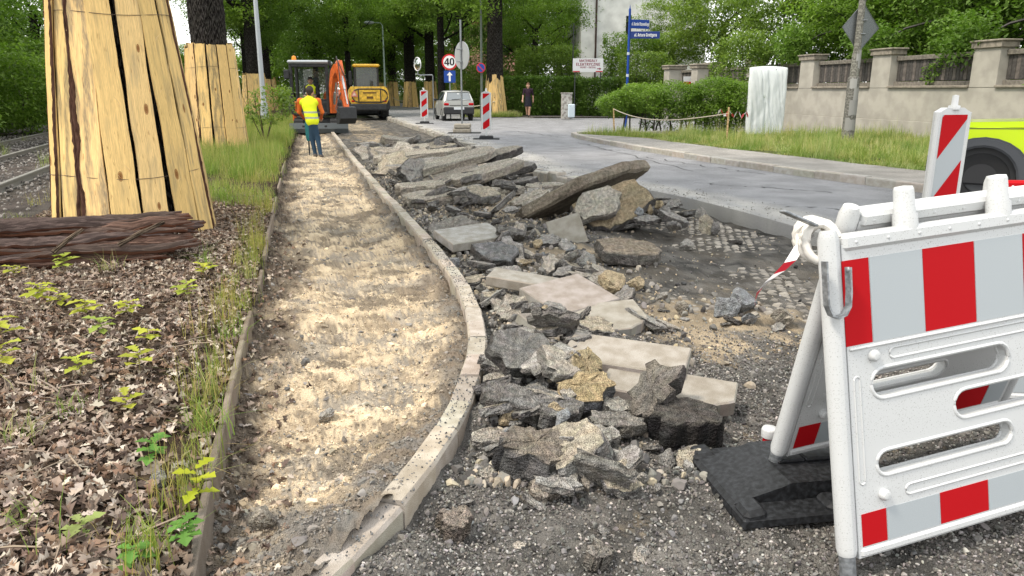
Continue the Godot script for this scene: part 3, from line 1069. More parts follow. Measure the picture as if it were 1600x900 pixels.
func build_rubble() -> void:
	var cm: Material = mats["chunk"]
	var pm: Material = mats["concrete"]
	# slabs that can be told apart. x, y, d, yaw, pitch, roll
	var o: MeshInstance3D
	o = solo("concrete_slab", slab_mesh(101, Vector2(2.02, 1.05), 0.155, 8, Color(0.362, 0.319, 0.261), Color(0.392, 0.334, 0.261), 0.02, 5), cm, "largest broken slab, long and tilted up at its right end over the rubble", "slab")
	o.transform = Transform3D(big_basis(Vector3(1.72, 0.52, -0.95), Vector3(0.35, -0.22, -1.0)), Vector3(0.92, 0.39, -9.45))
	o = solo("asphalt_slab", slab_mesh(102, Vector2(1.1, 0.62), 0.13, 7, Color(0.522, 0.420, 0.275), BLACK_TAR, 0.022, 4), cm, "layered asphalt slab leaning under the raised end of the largest slab", "slab")
	lay(o, 1.17, 0.27, 8.75, 33, 30, 24)
	o = solo("concrete_slab", slab_mesh(103, Vector2(0.62, 0.42), 0.11, 6, Color(0.609, 0.566, 0.478), Color(0.392, 0.362, 0.319), 0.02, 4), cm, "short pale rough slab leaning on the layered asphalt slab", "slab")
	lay(o, 0.98, 0.34, 8.55, 40, 34, 24)
	o = solo("paving_slab", paver_mesh(Vector3(0.36, 0.075, 0.36), Color(0.334, 0.309, 0.280), 0.0, 104), pm, "small square paving slab standing tilted under the largest slab", "paving slab")
	lay(o, 0.57, 0.17, 7.7, 22, 48, 26)
	o = solo("concrete_chunk", slab_mesh(105, Vector2(0.66, 0.5), 0.13, 9, Color(0.522, 0.435, 0.334), Color(0.290, 0.268, 0.239), 0.02, 3), cm, "flat tan rounded slab piece at the right foot of the rubble heap", "rubble")
	lay(o, 1.09, 0.13, 6.95, 14, 9, -4)
	o = solo("paving_slab", paver_mesh(Vector3(0.62, 0.09, 0.5), Color(0.419, 0.394, 0.358), 0.0, 106), pm, "pale clean paving slab lying left of the dark gap by the edging", "paving slab")
	lay(o, -0.42, 0.15, 7.6, 28, 7, 3)
	o = solo("asphalt_slab", slab_mesh(107, Vector2(0.66, 0.5), 0.1, 7, Color(0.435, 0.406, 0.362), Color(0.290, 0.275, 0.246), 0.03, 4), cm, "grey pitted asphalt slab behind the pale clean paving slab", "slab")
	lay(o, -0.62, 0.12, 8.05, 40, 14, 10)
	o = solo("asphalt_slab", slab_mesh(108, Vector2(0.5, 0.36), 0.13, 5, Color(0.290, 0.290, 0.290), BLACK_TAR, 0.02, 4), cm, "dark pointed asphalt slab in front of the pale clean paving slab", "slab")
	lay(o, -0.15, 0.14, 6.75, -38, 16, -18)
	o = solo("kerb_slab", paver_mesh(Vector3(0.62, 0.08, 0.24), Color(0.388, 0.361, 0.325), 0.0, 109), pm, "long narrow edging slab lying beside the bend of the path edging", "paving slab")
	lay(o, 0.13, 0.17, 5.62, -16, 4, -6)
	o = solo("paving_slab", paver_mesh(Vector3(0.52, 0.075, 0.48), Color(0.370, 0.343, 0.311), 0.0, 110), pm, "tan square paving slab in the middle of the rubble, one corner raised", "paving slab")
	lay(o, 0.40, 0.20, 5.08, 34, 10, 4)
	o = solo("paving_slab", paver_mesh(Vector3(0.56, 0.08, 0.4), Color(0.398, 0.371, 0.334), 0.12, 111), pm, "chipped paving slab tucked under the tan square one", "paving slab")
	lay(o, 0.60, 0.13, 4.75, 12, 10, 3)
	o = solo("paving_slab", paver_mesh(Vector3(0.42, 0.07, 0.3), Color(0.357, 0.327, 0.288), 0.1, 112), pm, "broken paving slab corner left of the chipped paving slab", "paving slab")
	lay(o, 0.27, 0.12, 4.62, 40, 20, -10)
	o = solo("kerb_slab", paver_mesh(Vector3(0.66, 0.075, 0.30), Color(0.424, 0.395, 0.359), 0.0, 113), pm, "pale edging slab, rear one of the two lying side by side", "paving slab")
	lay(o, 0.62, 0.19, 3.88, -20, 10, -2)
	o = solo("kerb_slab", paver_mesh(Vector3(0.66, 0.085, 0.28), Color(0.416, 0.386, 0.349), 0.09, 114), pm, "pale edging slab, front one of the two lying side by side", "paving slab")
	lay(o, 0.80, 0.11, 3.60, -20, 9, -3)
	o = solo("asphalt_slab", slab_mesh(115, Vector2(0.42, 0.34), 0.075, 7, Color(0.341, 0.326, 0.304), Color(0.131, 0.123, 0.116), 0.018, 4), cm, "flat grey asphalt slab leaning towards the bend of the edging", "slab")
	lay(o, 0.05, 0.25, 3.78, 24, 26, -10)
	o = solo("asphalt_block", slab_mesh(116, Vector2(0.34, 0.27), 0.17, 7, Color(0.174, 0.160, 0.145), Color(0.058, 0.055, 0.054), 0.02, 4), cm, "thick black asphalt block in front of the pale edging slabs", "rubble")
	lay(o, 0.80, 0.08, 3.26, 8, 6, 0)
	o = solo("concrete_chunk", slab_mesh(117, Vector2(0.28, 0.22), 0.15, 6, Color(0.638, 0.507, 0.304), Color(0.334, 0.334, 0.341), 0.025, 4), cm, "stone crusted with yellow sand left of the front edging slab", "rubble")
	lay(o, 0.35, 0.17, 3.42, 20, 30, 12)
	o = solo("concrete_chunk", slab_mesh(118, Vector2(0.24, 0.2), 0.13, 6, Color(0.609, 0.493, 0.304), Color(0.435, 0.420, 0.392), 0.025, 4), cm, "upright sandy chunk leaning on the rear edging slab", "rubble")
	lay(o, 0.34, 0.22, 3.62, 60, 50, 10)
	o = solo("asphalt_chunk", slab_mesh(119, Vector2(0.36, 0.2), 0.13, 6, Color(0.304, 0.275, 0.239), Color(0.217, 0.203, 0.189), 0.025, 4), cm, "grey pointed chunk propped on the front edging slab", "rubble")
	lay(o, 0.68, 0.18, 3.38, 48, 10, 36)
	o = solo("asphalt_chunk", slab_mesh(120, Vector2(0.29, 0.24), 0.15, 7, Color(0.377, 0.326, 0.268), Color(0.203, 0.196, 0.189), 0.028, 4), cm, "large brown grey chunk at the front end of the heap by the edging", "rubble")
	lay(o, 0.09, 0.11, 2.9, -10, 10, -10)
	for e in [[0.39, 0.09, 3.08, 10, 0.17, 0.13, 0.10, Color(0.62, 0.59, 0.53), "pale knobbly stone at the front right of the heap"], [0.36, 0.06, 2.95, -30, 0.17, 0.12, 0.09, Color(0.66, 0.62, 0.55), "whitish flat stone at the very front of the heap"], [0.47, 0.10, 3.24, 0, 0.3, 0.12, 0.07, Color(0.42, 0.39, 0.35), "long grey sliver before the sand-crusted stone"], [0.5, 0.11, 3.36, 20, 0.18, 0.13, 0.09, Color(0.60, 0.57, 0.50), "pale pitted stone beside the sand-crusted stone"], [0.08, 0.17, 3.3, -20, 0.26, 0.2, 0.1, Color(0.34, 0.325, 0.305), "grey asphalt chunk in the middle front of the heap"], [-0.05, 0.14, 3.42, 15, 0.22, 0.18, 0.1, Color(0.32, 0.3, 0.28), "grey asphalt chunk close to the edging's outer bend"], [0.22, 0.16, 3.22, 40, 0.28, 0.16, 0.1, Color(0.37, 0.35, 0.33), "slanting asphalt slab left of the sand-crusted stone"], [-0.21, 0.04, 2.48, 30, 0.14, 0.11, 0.09, Color(0.46, 0.39, 0.33), "brown stone lying alone in front beside the edging"], [0.3, 0.02, 2.32, 70, 0.13, 0.09, 0.06, Color(0.44, 0.4, 0.35), "upright tan stone alone on the front gravel"], [0.13, 0.03, 2.73, 5, 0.15, 0.1, 0.06, Color(0.56, 0.49, 0.41), "tan flat stone alone before the heap"]]:
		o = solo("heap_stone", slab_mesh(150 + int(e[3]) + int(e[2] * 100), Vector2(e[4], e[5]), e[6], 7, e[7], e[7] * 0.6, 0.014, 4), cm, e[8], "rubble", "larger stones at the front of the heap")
		lay(o, e[0], e[1], e[2], e[3], 12, -6)
	# stacked far slabs
	var far := [
		[-0.95, 0.42, 13.1, 20, 3, 12, 1.5, 0.8, 0.15, PALE, DUSTY, "upper pale slab of the far stack, tilted up to the right"],
		[-0.45, 0.30, 12.3, 22, 2, 13, 1.35, 0.7, 0.15, PALE, DUSTY, "front slab of the far stack with a rough pale edge"],
		[-1.05, 0.22, 12.7, 26, 3, 16, 1.1, 0.8, 0.15, DUSTY, OLD_TAR, "lower slab inside the far stack, mostly covered"],
		[-1.62, 0.27, 12.6, 70, 60, 10, 0.8, 0.55, 0.13, OLD_TAR, BLACK_TAR, "black slab standing on edge at the left of the far stack"],
		[-1.4, 0.14, 11.6, 10, 4, 3, 0.8, 0.5, 0.16, PALE, DUSTY, "pale rounded slab left of the far stack, beside the edging"],
		[-1.15, 0.13, 10.6, -8, 6, 4, 0.85, 0.6, 0.14, PALE, DUSTY, "sandy pale slab in front of the far stack"],
		[-0.55, 0.14, 10.75, 4, 4, 6, 0.8, 0.32, 0.15, PALE, DUSTY, "pale bar-shaped slab piece in front of the far stack"],
		[-1.85, 0.30, 15.6, 12, 2, 5, 2.0, 0.7, 0.17, PALE, DUSTY, "long pale slab lying across the rubble behind the far stack"],
		[-2.35, 0.25, 16.6, -4, 3, -3, 1.5, 0.9, 0.18, DUSTY, OLD_TAR, "long pale brown slab overhanging the edging far back"],
		[-1.85, 0.2, 14.6, 10, 3, 4, 1.5, 0.9, 0.16, OLD_TAR, DUSTY, "grey slab with a dark end under the long pale slab"],
		[-3.0, 0.26, 20.5, 30, 6, -10, 1.2, 0.8, 0.2, PALE, DUSTY, "rounded pale slab standing up near the farthest rubble"],
		[-2.5, 0.2, 18.3, 20, 4, 8, 1.2, 0.8, 0.15, PALE, DUSTY, "pale slab tilted to the right in the farther rubble"],
		[-3.2, 0.12, 18.9, 5, 3, 4, 1.2, 0.9, 0.15, DUSTY, DUSTY, "wide dusty slab near the worker, beside the edging"],
		[0.25, 0.13, 10.3, 38, 22, 16, 0.6, 0.28, 0.14, PALE, DUSTY, "narrow pale slab leaning behind the largest slab"],
		[-0.2, 0.5, 13.6, 22, 2, 11, 0.9, 0.6, 0.13, DUSTY, BLACK_TAR, "topmost dark-edged slab of the far stack"],
		[0.05, 0.25, 13.4, 28, 3, 9, 0.8, 0.5, 0.14, OLD_TAR, BLACK_TAR, "dark slab at the right end of the far stack"],
		[-0.15, 0.12, 11.4, -20, 2, 6, 0.7, 0.5, 0.12, PALE, DUSTY, "sandy flat slab right of the far stack's front slab"],
		[0.5, 0.1, 12.0, 16, 2, 2, 0.7, 0.45, 0.12, PALE, DUSTY, "flat pale slab behind the largest slab, towards the road"],
	]
	for k in far.size():
		var f: Array = far[k]
		o = solo("broken_slab", slab_mesh(200 + k, Vector2(f[6], f[7]), f[8], 7, f[9], f[10], 0.03, 4), cm, f[11], "slab", "broken slabs in the rubble heap")
		lay(o, f[0], f[1], f[2], f[3], f[4], f[5])
	# smaller pieces, alike
	var kinds := []
	for k in 16:
		var tone := k % 4
		var tc: Color = [OLD_TAR * 1.2, Color(0.50, 0.475, 0.44), DUSTY * 1.2, Color(0.68, 0.60, 0.47)][tone]
		var sc: Color = [Color(0.30, 0.285, 0.265), BLACK_TAR * 1.2, Color(0.36, 0.34, 0.31), Color(0.36, 0.345, 0.33)][tone]
		kinds.append(slab_mesh(300 + k, Vector2(1.0, rng.randf_range(0.6, 0.9)), rng.randf_range(0.12, 0.27), 6 + k % 2, tc, sc, 0.07, 3))
	for k in 8:
		kinds.append(rock_mesh(400 + k, 2, 9, 0.06))
	var stone_tones := []
	for k in 5:
		var g: Color = [Color(0.48, 0.495, 0.51), Color(0.56, 0.50, 0.42), Color(0.40, 0.38, 0.355), Color(0.62, 0.585, 0.53), Color(0.74, 0.60, 0.40)][k]
		stone_tones.append(M("stone_%d" % k, L(g.r, g.g, g.b), 0.93, {"vc": true, "tex": texs["aggregate"], "tri": 1.5, "world": true, "bump": texs["grit"], "bump_cm": 2.0, "spec": 0.25, "detail": texs["dust"], "detail_scale": 2.0}))
	var zones := [ # count, d0, d1, off0, off1, size0, size1, lift
		[110, 2.75, 4.7, 0.05, 0.85, 0.09, 0.36, 0.17],
		[34, 2.7, 3.6, 0.1, 1.1, 0.06, 0.14, 0.05],
		[115, 4.6, 8.4, 0.08, 1.3, 0.1, 0.36, 0.14],
		[85, 8.4, 14.0, 0.2, 2.6, 0.16, 0.5, 0.18],
		[60, 13.5, 23.0, 0.4, 3.2, 0.25, 0.9, 0.2],
		[10, 4.8, 5.8, 1.25, 2.1, 0.09, 0.2, 0.0],
		[14, 2.0, 3.4, 0.1, 1.1, 0.05, 0.12, 0.0],
	]
	var names := ["asphalt_chunk", "concrete_chunk", "stone_lump"]
	for zi in zones.size():
		var z: Array = zones[zi]
		for k in z[0]:
			var d := rng.randf_range(z[1], z[2])
			var off := rng.randf_range(z[3], z[4])
			var x := edging_x(d) + off
			var blocked := false
			for e in [[0.62, 3.85, 0.34], [0.85, 3.6, 0.34], [0.42, 5.05, 0.3], [0.62, 4.75, 0.27], [0.13, 5.6, 0.26], [-0.42, 7.6, 0.3], [0.35, 3.45, 0.14], [0.05, 3.75, 0.16], [0.09, 2.9, 0.12]]:
				if Vector2(x - e[0], d - e[1]).length() < e[2]: blocked = true
			if blocked: continue
			var s := lerpf(z[5], z[6], pow(rng.randf(), 1.8))
			var ki := rng.randi() % 16
			if s < 0.15 and rng.randf() < 0.4: ki = 16 + rng.randi() % 8
			if zi == 4: ki = [2, 3, 6, 7, 10, 11, 14, 15, 0][rng.randi() % 9]
			var y: float = top(x, d) + z[7] * rng.randf() * exp(-pow((off - (z[3] + z[4]) * 0.45) / ((z[4] - z[3]) * 0.3), 2.0))
			var is_rock := ki >= 16
			add_chunk(kinds, stone_tones, ki, x, y + s * (0.1 if not is_rock else 0.18), d, s, is_rock, zi)
	# the pile right of the raised slab
	for k in 34:
		var t := Vector2(rng.randfn() * 0.42, rng.randfn() * 0.5)
		var x := 1.75 + t.x
		var d := 8.9 + t.y
		var s := rng.randf_range(0.14, 0.36)
		var y := 0.36 * exp(-(t.x * t.x) / 0.3 - (t.y * t.y) / 0.5)
		var ki := rng.randi() % 24
		add_chunk(kinds, stone_tones, ki, x, y * rng.randf_range(0.5, 1.0) + s * 0.1, d, s, ki >= 16, 7)
	# stones lying by themselves on the sandy patch behind the barrier
	for e in [[1.53, 5.25, 0.24, 16, 0, "blue grey stone, left of the small group on the sandy patch"], [1.72, 5.35, 0.26, 18, 0, "dark blue grey stone at the back of the group on the sandy patch"], [1.92, 5.05, 0.26, 19, 1, "tan stone at the right of the group on the sandy patch"], [1.25, 5.35, 0.14, 20, 1, "small brown stone alone on the sandy patch"], [1.02, 6.0, 0.2, 21, 4, "sandy lump beside the square paving slab"], [0.80, 5.75, 0.3, 17, 4, "sand-crusted lump right of the square paving slab"], [1.63, 5.03, 0.14, 22, 0, "small blue stone in front of the group on the sandy patch"], [-1.35, 2.62, 0.1, 16, 2, "dark clod on the sand path close to the verge"], [-0.92, 2.52, 0.14, 17, 1, "brown stone on the sand path in front"], [-0.95, 3.55, 0.1, 18, 3, "pale concrete lump in the middle of the sand path"], [-1.25, 4.3, 0.09, 20, 2, "dark clod at the left side of the sand path"]]:
		var om := solo("lone_stone", kinds[e[3]], stone_tones[e[4]], e[5], "stone", "single stones away from the heap")
		var y := top(e[0], e[1])
		om.transform = Transform3D(any_turn().scaled(Vector3.ONE * e[2] * 0.5), Vector3(e[0], y + e[2] * 0.22, -e[1]))

func add_chunk(kinds: Array, tones: Array, ki: int, x: float, y: float, d: float, s: float, is_rock: bool, zone: int) -> void:
	var where: String = ["in the front heap", "at the loose heap front", "in the middle heap", "around the far slab stack", "in the farthest rubble", "on the sandy patch", "on the front gravel", "beside the largest slab"][zone]
	var m: Material = tones[rng.randi() % 5] if is_rock else mats["chunk"]
	var called := "stone_lump" if is_rock else ("asphalt_chunk" if ki % 4 < 2 else "concrete_chunk")
	var look := "rough broken stone lump" if is_rock else ("dark broken asphalt chunk" if ki % 4 < 2 else "pale dusty concrete chunk")
	var off := x - edging_x(d)
	var spread := [0.85, 1.1, 1.3, 2.6, 3.2, 2.1, 1.1, 9.0][zone] as float
	var across := "near the edging" if off < spread * 0.36 else ("midway across" if off < spread * 0.68 else "on the road side")
	var big := [0.19, 0.1, 0.21, 0.3, 0.5, 0.14, 0.08, 0.25][zone] as float
	var size := "large" if s > big * 1.25 else ("small" if s < big * 0.75 else "middling")
	var depth := "nearer" if d < [3.6, 3.1, 6.4, 11.0, 18.0, 5.3, 2.7, 8.9][zone] else "farther"
	if zone == 7: across = "left of its middle" if x < 1.75 else "right of its middle"
	var o := solo(called, kinds[ki], m, "%s %s %s, %s, %s" % [size, look.replace("broken ", "").replace("dusty ", ""), where, across, depth], "rubble", "%ss %s" % [look, where])
	if is_rock: o.transform = Transform3D(any_turn().scaled(Vector3.ONE * s * 0.5), Vector3(x, y, -d))
	else: o.transform = Transform3D(Basis.from_euler(Vector3(rng.randfn() * 0.38, rng.randf_range(-PI, PI), rng.randfn() * 0.38)).scaled_local(Vector3.ONE * s), Vector3(x, y, -d))

func big_basis(xa: Vector3, za: Vector3) -> Basis:
	var x := xa.normalized()
	var y := za.cross(x).normalized()
	if y.y < 0.0: y = -y
	return Basis(x, y, x.cross(y).normalized())

# ------------------------------------------------------------------ trees wrapped in boards
# one rough-sawn board: stands on its foot, x across, y along, z outwards
func board_mesh(sd: int, wide: float, wide_top: float, tall: float, steps := 14) -> ArrayMesh:
	var r := RandomNumberGenerator.new()
	r.seed = sd
	var b := MB.new()
	var colu := sd % 8
	var u0 := colu / 8.0 + 0.006
	var u1 := (colu + 1) / 8.0 - 0.006
	var th := r.randf_range(0.022, 0.03)
	var flip := r.randf() < 0.5
	var cuts := [0.0, 0.12, 0.3, 0.7, 0.88, 1.0]
	var dull := r.randf_range(0.80, 1.0)
	var tone := Color(dull, dull * r.randf_range(0.95, 1.0), dull * r.randf_range(0.88, 1.02))
	var rows := []
	for s in steps + 1:
		var t := float(s) / steps
		var e0 := noise_a.get_noise_2d(t * tall * 1.6 + sd * 3.1, 1.0) * 0.014
		var e1 := noise_a.get_noise_2d(t * tall * 1.6 + sd * 3.1, 9.0) * 0.014
		var bow := noise_a.get_noise_2d(t * 0.9 + sd, 30.0) * 0.03
		var row := []
		for side in 2:
			for k in cuts.size():
				var cu: float = cuts[k]
				var ww := lerpf(wide, wide_top, t) * 0.5
				var x := lerpf(-ww + e0, ww + e1, cu)
				var thin := 0.006 if (k == 0 or k == cuts.size() - 1) else 0.0
				var z := (th * 0.5 - thin) if side == 0 else (-th * 0.5 + thin)
				var y := t * tall
				if s == 0: y += noise_c.get_noise_2d(x * 3.0 + sd, 2.0) * 0.02
				if s == steps: y += noise_c.get_noise_2d(x * 3.0 + sd, 7.0) * 0.03
				b.tint = tone
				row.append(b.vert(Vector3(x, y, z + bow), Vector2(lerpf(u0, u1, cu), 1.0 - t if flip else t)))
		rows.append(row)
	var n := cuts.size()
	for s in steps:
		var p: Array = rows[s]
		var q: Array = rows[s + 1]
		for k in n - 1:
			b.tri(p[k], q[k], p[k + 1]); b.tri(p[k + 1], q[k], q[k + 1])
			b.tri(p[n + k], p[n + k + 1], q[n + k]); b.tri(p[n + k + 1], q[n + k + 1], q[n + k])
		for e in [[0, n], [n * 2 - 1, n - 1]]:
			b.tri(p[e[0]], p[e[1]], q[e[0]]); b.tri(p[e[1]], q[e[1]], q[e[0]])
	for k in n - 1:
		b.tri(rows[0][k], rows[0][k + 1], rows[0][n + k]); b.tri(rows[0][k + 1], rows[0][n + k + 1], rows[0][n + k])
		b.tri(rows[steps][k], rows[steps][n + k], rows[steps][k + 1]); b.tri(rows[steps][k + 1], rows[steps][n + k], rows[steps][n + k + 1])
	return b.done(false)

# bark left on one edge of a board, broken into lengths
func bark_edge(sd: int, wide: float, wide_top: float, tall: float, side: int) -> ArrayMesh:
	var b := MB.new()
	var n := 60
	var prev := -1
	for s in n + 1:
		var t := float(s) / n
		var w := 0.035 + 0.045 * noise_a.get_noise_2d(t * tall * 1.5 + sd * 2.3, 70.0)
		if w < 0.012:
			prev = -1
			continue
		var x := side * lerpf(wide, wide_top, t) * 0.5 + noise_a.get_noise_2d(t * tall * 1.6 + sd * 3.1, 1.0) * 0.02
		var first := b.v.size()
		for k in 5:
			var u := k / 4.0
			var lift := 0.016 + 0.012 * sin(u * PI) + noise_c.get_noise_2d(t * tall * 1.4 + sd, u * 0.3) * 0.012
			var g := rng.randf_range(0.6, 1.3)
			b.tint = Color(0.13 * g, 0.07 * g, 0.05 * g)
			b.vert(Vector3(x + side * 0.008 - side * w * u * (1.0 + rng.randf_range(-0.15, 0.15)), t * tall, lift if k > 0 and k < 4 else 0.008))
		if prev >= 0:
			for k in 4:
				b.tri(prev + k, first + k, prev + k + 1); b.tri(prev + k + 1, first + k, first + k + 1)
		prev = first
	if b.ix.is_empty(): b.quad(Vector3(0, 0.1, 0.012), Vector3(0.01, 0.1, 0.012), Vector3(0.01, 0.2, 0.012), Vector3(0, 0.2, 0.012))
	return b.done(false)

func guard(at: Vector3, r0: float, r1: float, tall: float, count: int, sd: int, label: String, steps: int, group: String, wires := true) -> Node3D:
	var g := thing("tree_guard", label, "tree guard", at, 0.0, group)
	var r := RandomNumberGenerator.new()
	r.seed = sd
	for k in count:
		var a := TAU * (k + r.randf_range(-0.07, 0.07)) / count
		var wide := TAU * r0 / count * r.randf_range(0.84, 0.97)
		var wide_top := TAU * r1 / count * r.randf_range(0.92, 1.05)
		var h := tall * r.randf_range(0.97, 1.04)
		var o := part(g, "plank", board_mesh(sd * 41 + k * 3, wide, wide_top, h, steps), mats["wood"])
		if steps > 10:
			var edge := 0
			if sd == 3 and k in [0, 16, 5, 9]: edge = -1 if k != 16 else 1
			elif r.randf() < 0.3: edge = 1
			if edge != 0: part(o, "bark_edge", bark_edge(sd * 9 + k, wide, wide_top, h, edge), mats["bark_strip"])
		var lean := atan2(r0 - r1, tall)
		var b := Basis(Vector3.UP, a) * Basis(Vector3.RIGHT, -lean) * Basis(Vector3.BACK, r.randf_range(-0.025, 0.025))
		o.transform = Transform3D(b, Vector3(sin(a), 0, cos(a)) * (r0 + r.randf_range(-0.015, 0.02)) + Vector3(0, r.randf_range(-0.02, 0.03), 0))
	if wires and steps > 15:
		for k in 26: # splinters torn up along the board edges
			var a := r.randf_range(-0.9, 1.6)
			var t := r.randf_range(0.15, 0.95)
			var q := Vector3(sin(a), 0, cos(a)) * (lerpf(r0, r1, t) + 0.012) + Vector3(0, t * tall, 0)
			var out := Vector3(sin(a), 0, cos(a))
			var sd2 := Vector3(cos(a), 0, -sin(a)) * (1.0 if r.randf() < 0.5 else -1.0)
			var len := r.randf_range(0.04, 0.14)
			var sp := MB.new()
			sp.tint = Color(0.72, 0.55, 0.32)
			sp.tube([q, q + out * 0.012 + Vector3(0, len * 0.5, 0) + sd2 * len * 0.12, q + out * 0.03 + Vector3(0, len * 0.85, 0) + sd2 * len * 0.4], [0.0025, 0.002, 0.0008], 4)
			part(g, "splinter", sp.done(), mats["plain"])
	if wires:
		for f in [0.24, 0.8]:
			var pts := []
			var rr := lerpf(r0, r1, f) + 0.022
			for k in count * 2 + 1:
				var a := TAU * k / (count * 2)
				pts.append(Vector3(sin(a) * rr, tall * f + sin(a * 3.0 + sd) * 0.02, cos(a) * rr))
			var b := MB.new()
			b.tint = Color(0.1, 0.07, 0.05)
			b.tube(pts, 0.003, 5, false)
			part(g, "wire", b.done(), mats["plain"])
	return g

func trunk_mesh(r0: float, r1: float, tall: float, sd: int, sides := 40, rings := 50, lean := Vector2.ZERO) -> ArrayMesh:
	var b := MB.new()
	for i in rings + 1:
		var t := float(i) / rings
		var y := t * tall
		var rad := lerpf(r0, r1, pow(t, 0.8)) * (1.0 + 0.25 * exp(-y / 0.4))
		for k in sides + 1:
			var a := TAU * (k % sides) / sides
			var ridge := noise_b.get_noise_3d(cos(a) * 1.6 + sd, sin(a) * 1.6, y * 0.22)
			var fine := noise_c.get_noise_3d(cos(a) * 0.9 + sd, sin(a) * 0.9, y * 0.18)
			var rr := rad * (1.0 + 0.05 * absf(ridge) * 2.0 + 0.05 * fine) 
			var g := 0.055 + 0.03 * clampf(0.5 + fine * 1.5 + ridge, 0.0, 1.0)
			b.tint = Color(g * 1.1, g, g * 0.92)
			b.vert(Vector3(cos(a) * rr + lean.x * t * t, y, sin(a) * rr + lean.y * t * t), Vector2(float(k) / sides * 6.0, y * 1.5))
	for i in rings:
		for k in sides:
			var p := i * (sides + 1) + k
			b.tri(p, p + 1, p + sides + 1); b.tri(p + 1, p + sides + 2, p + sides + 1)
	return b.done()

func limbs_mesh(tall: float, reach: float, count: int, sd: int, r0 := 0.14) -> ArrayMesh:
	var r := RandomNumberGenerator.new()
	r.seed = sd
	var b := MB.new()
	b.tint = Color(0.05, 0.045, 0.04)
	for k in count:
		var a := TAU * (k + r.randf_range(-0.3, 0.3)) / count
		var s := tall * r.randf_range(0.55, 0.98)
		var p := Vector3(0, s, 0)
		var pts := [p]
		var rad := [r0 * r.randf_range(0.6, 1.0)]
		var dir := Vector3(cos(a), r.randf_range(0.3, 0.9), sin(a)).normalized()
		for j in 5:
			p += dir * reach / 5.0
			dir = (dir + Vector3(r.randf_range(-0.3, 0.3), r.randf_range(-0.15, 0.3), r.randf_range(-0.3, 0.3))).normalized()
			pts.append(p)
			rad.append(rad[0] * (1.0 - (j + 1) * 0.17))
		b.tube(pts, rad, 7)
		for t in 3:
			var j := r.randi_range(2, 4)
			var q: Vector3 = pts[j]
			var dd := (dir + Vector3(r.randf_range(-1, 1), r.randf_range(-0.3, 0.6), r.randf_range(-1, 1))).normalized()
			b.tube([q, q + dd * reach * 0.2, q + dd * reach * 0.4 + Vector3(0, 0.1, 0)], [rad[j] * 0.6, rad[j] * 0.4, rad[j] * 0.15], 5)
	return b.done()

func bark_piece(sd: int, long: float, rad: float, arc: float) -> ArrayMesh:
	var b := MB.new()
	var n := 44
	var m := 40
	for side in 2:
		for i in n + 1:
			var t := float(i) / n
			for k in m + 1:
				var u := float(k) / m
				var fray := noise_b.get_noise_2d(u * 2.5 + sd, side * 0.0) * 0.16 * (1.0 if i == n else (-1.0 if i == 0 else 0.0))
				var a := (u - 0.5) * arc * (1.0 + 0.25 * noise_a.get_noise_2d(t * 2.0, sd * 5.0))
				var ridge := (0.3 - absf(noise_c.get_noise_2d(u * 1.6 + sd * 4.0, t * long * 0.11))) * 0.06 + noise_b.get_noise_2d(u * 2.2, t * long * 0.3 + sd) * 0.02
				var rr := rad + ridge - (0.018 if side == 1 else 0.0)
				var sag := noise_a.get_noise_2d(t * 1.2 + sd, 3.0) * 0.06
				var g := clampf(0.5 + ridge * 14.0, 0.0, 1.0)
				b.tint = Color(0.065, 0.047, 0.04).lerp(Color(0.27, 0.20, 0.17), g) if side == 0 else Color(0.25, 0.12, 0.08)
				if side == 0 and (k < 1 or k > m - 1): b.tint = Color(0.17, 0.08, 0.05)
				b.vert(Vector3((t - 0.5) * long + fray * 1.6, cos(a) * rr - rad + sag, sin(a) * rr))
	var w := m + 1
	for side in 2:
		var o := side * (n + 1) * w
		for i in n:
			for k in m:
				var p := o + i * w + k
				if side == 0:
					b.tri(p, p + w, p + 1); b.tri(p + 1, p + w, p + w + 1)
				else:
					b.tri(p, p + 1, p + w); b.tri(p + 1, p + w + 1, p + w)
	var h := (n + 1) * w
	for i in n:
		for k in [0, m]:
			var p: int = i * w + k
			b.tri(p, p + w, p + h); b.tri(p + w, p + w + h, p + h)
	for k in m:
		for i in [0, n]:
			var p: int = i * w + k
			b.tri(p, p + 1, p + h); b.tri(p + 1, p + h + 1, p + h)
	return b.done(false)

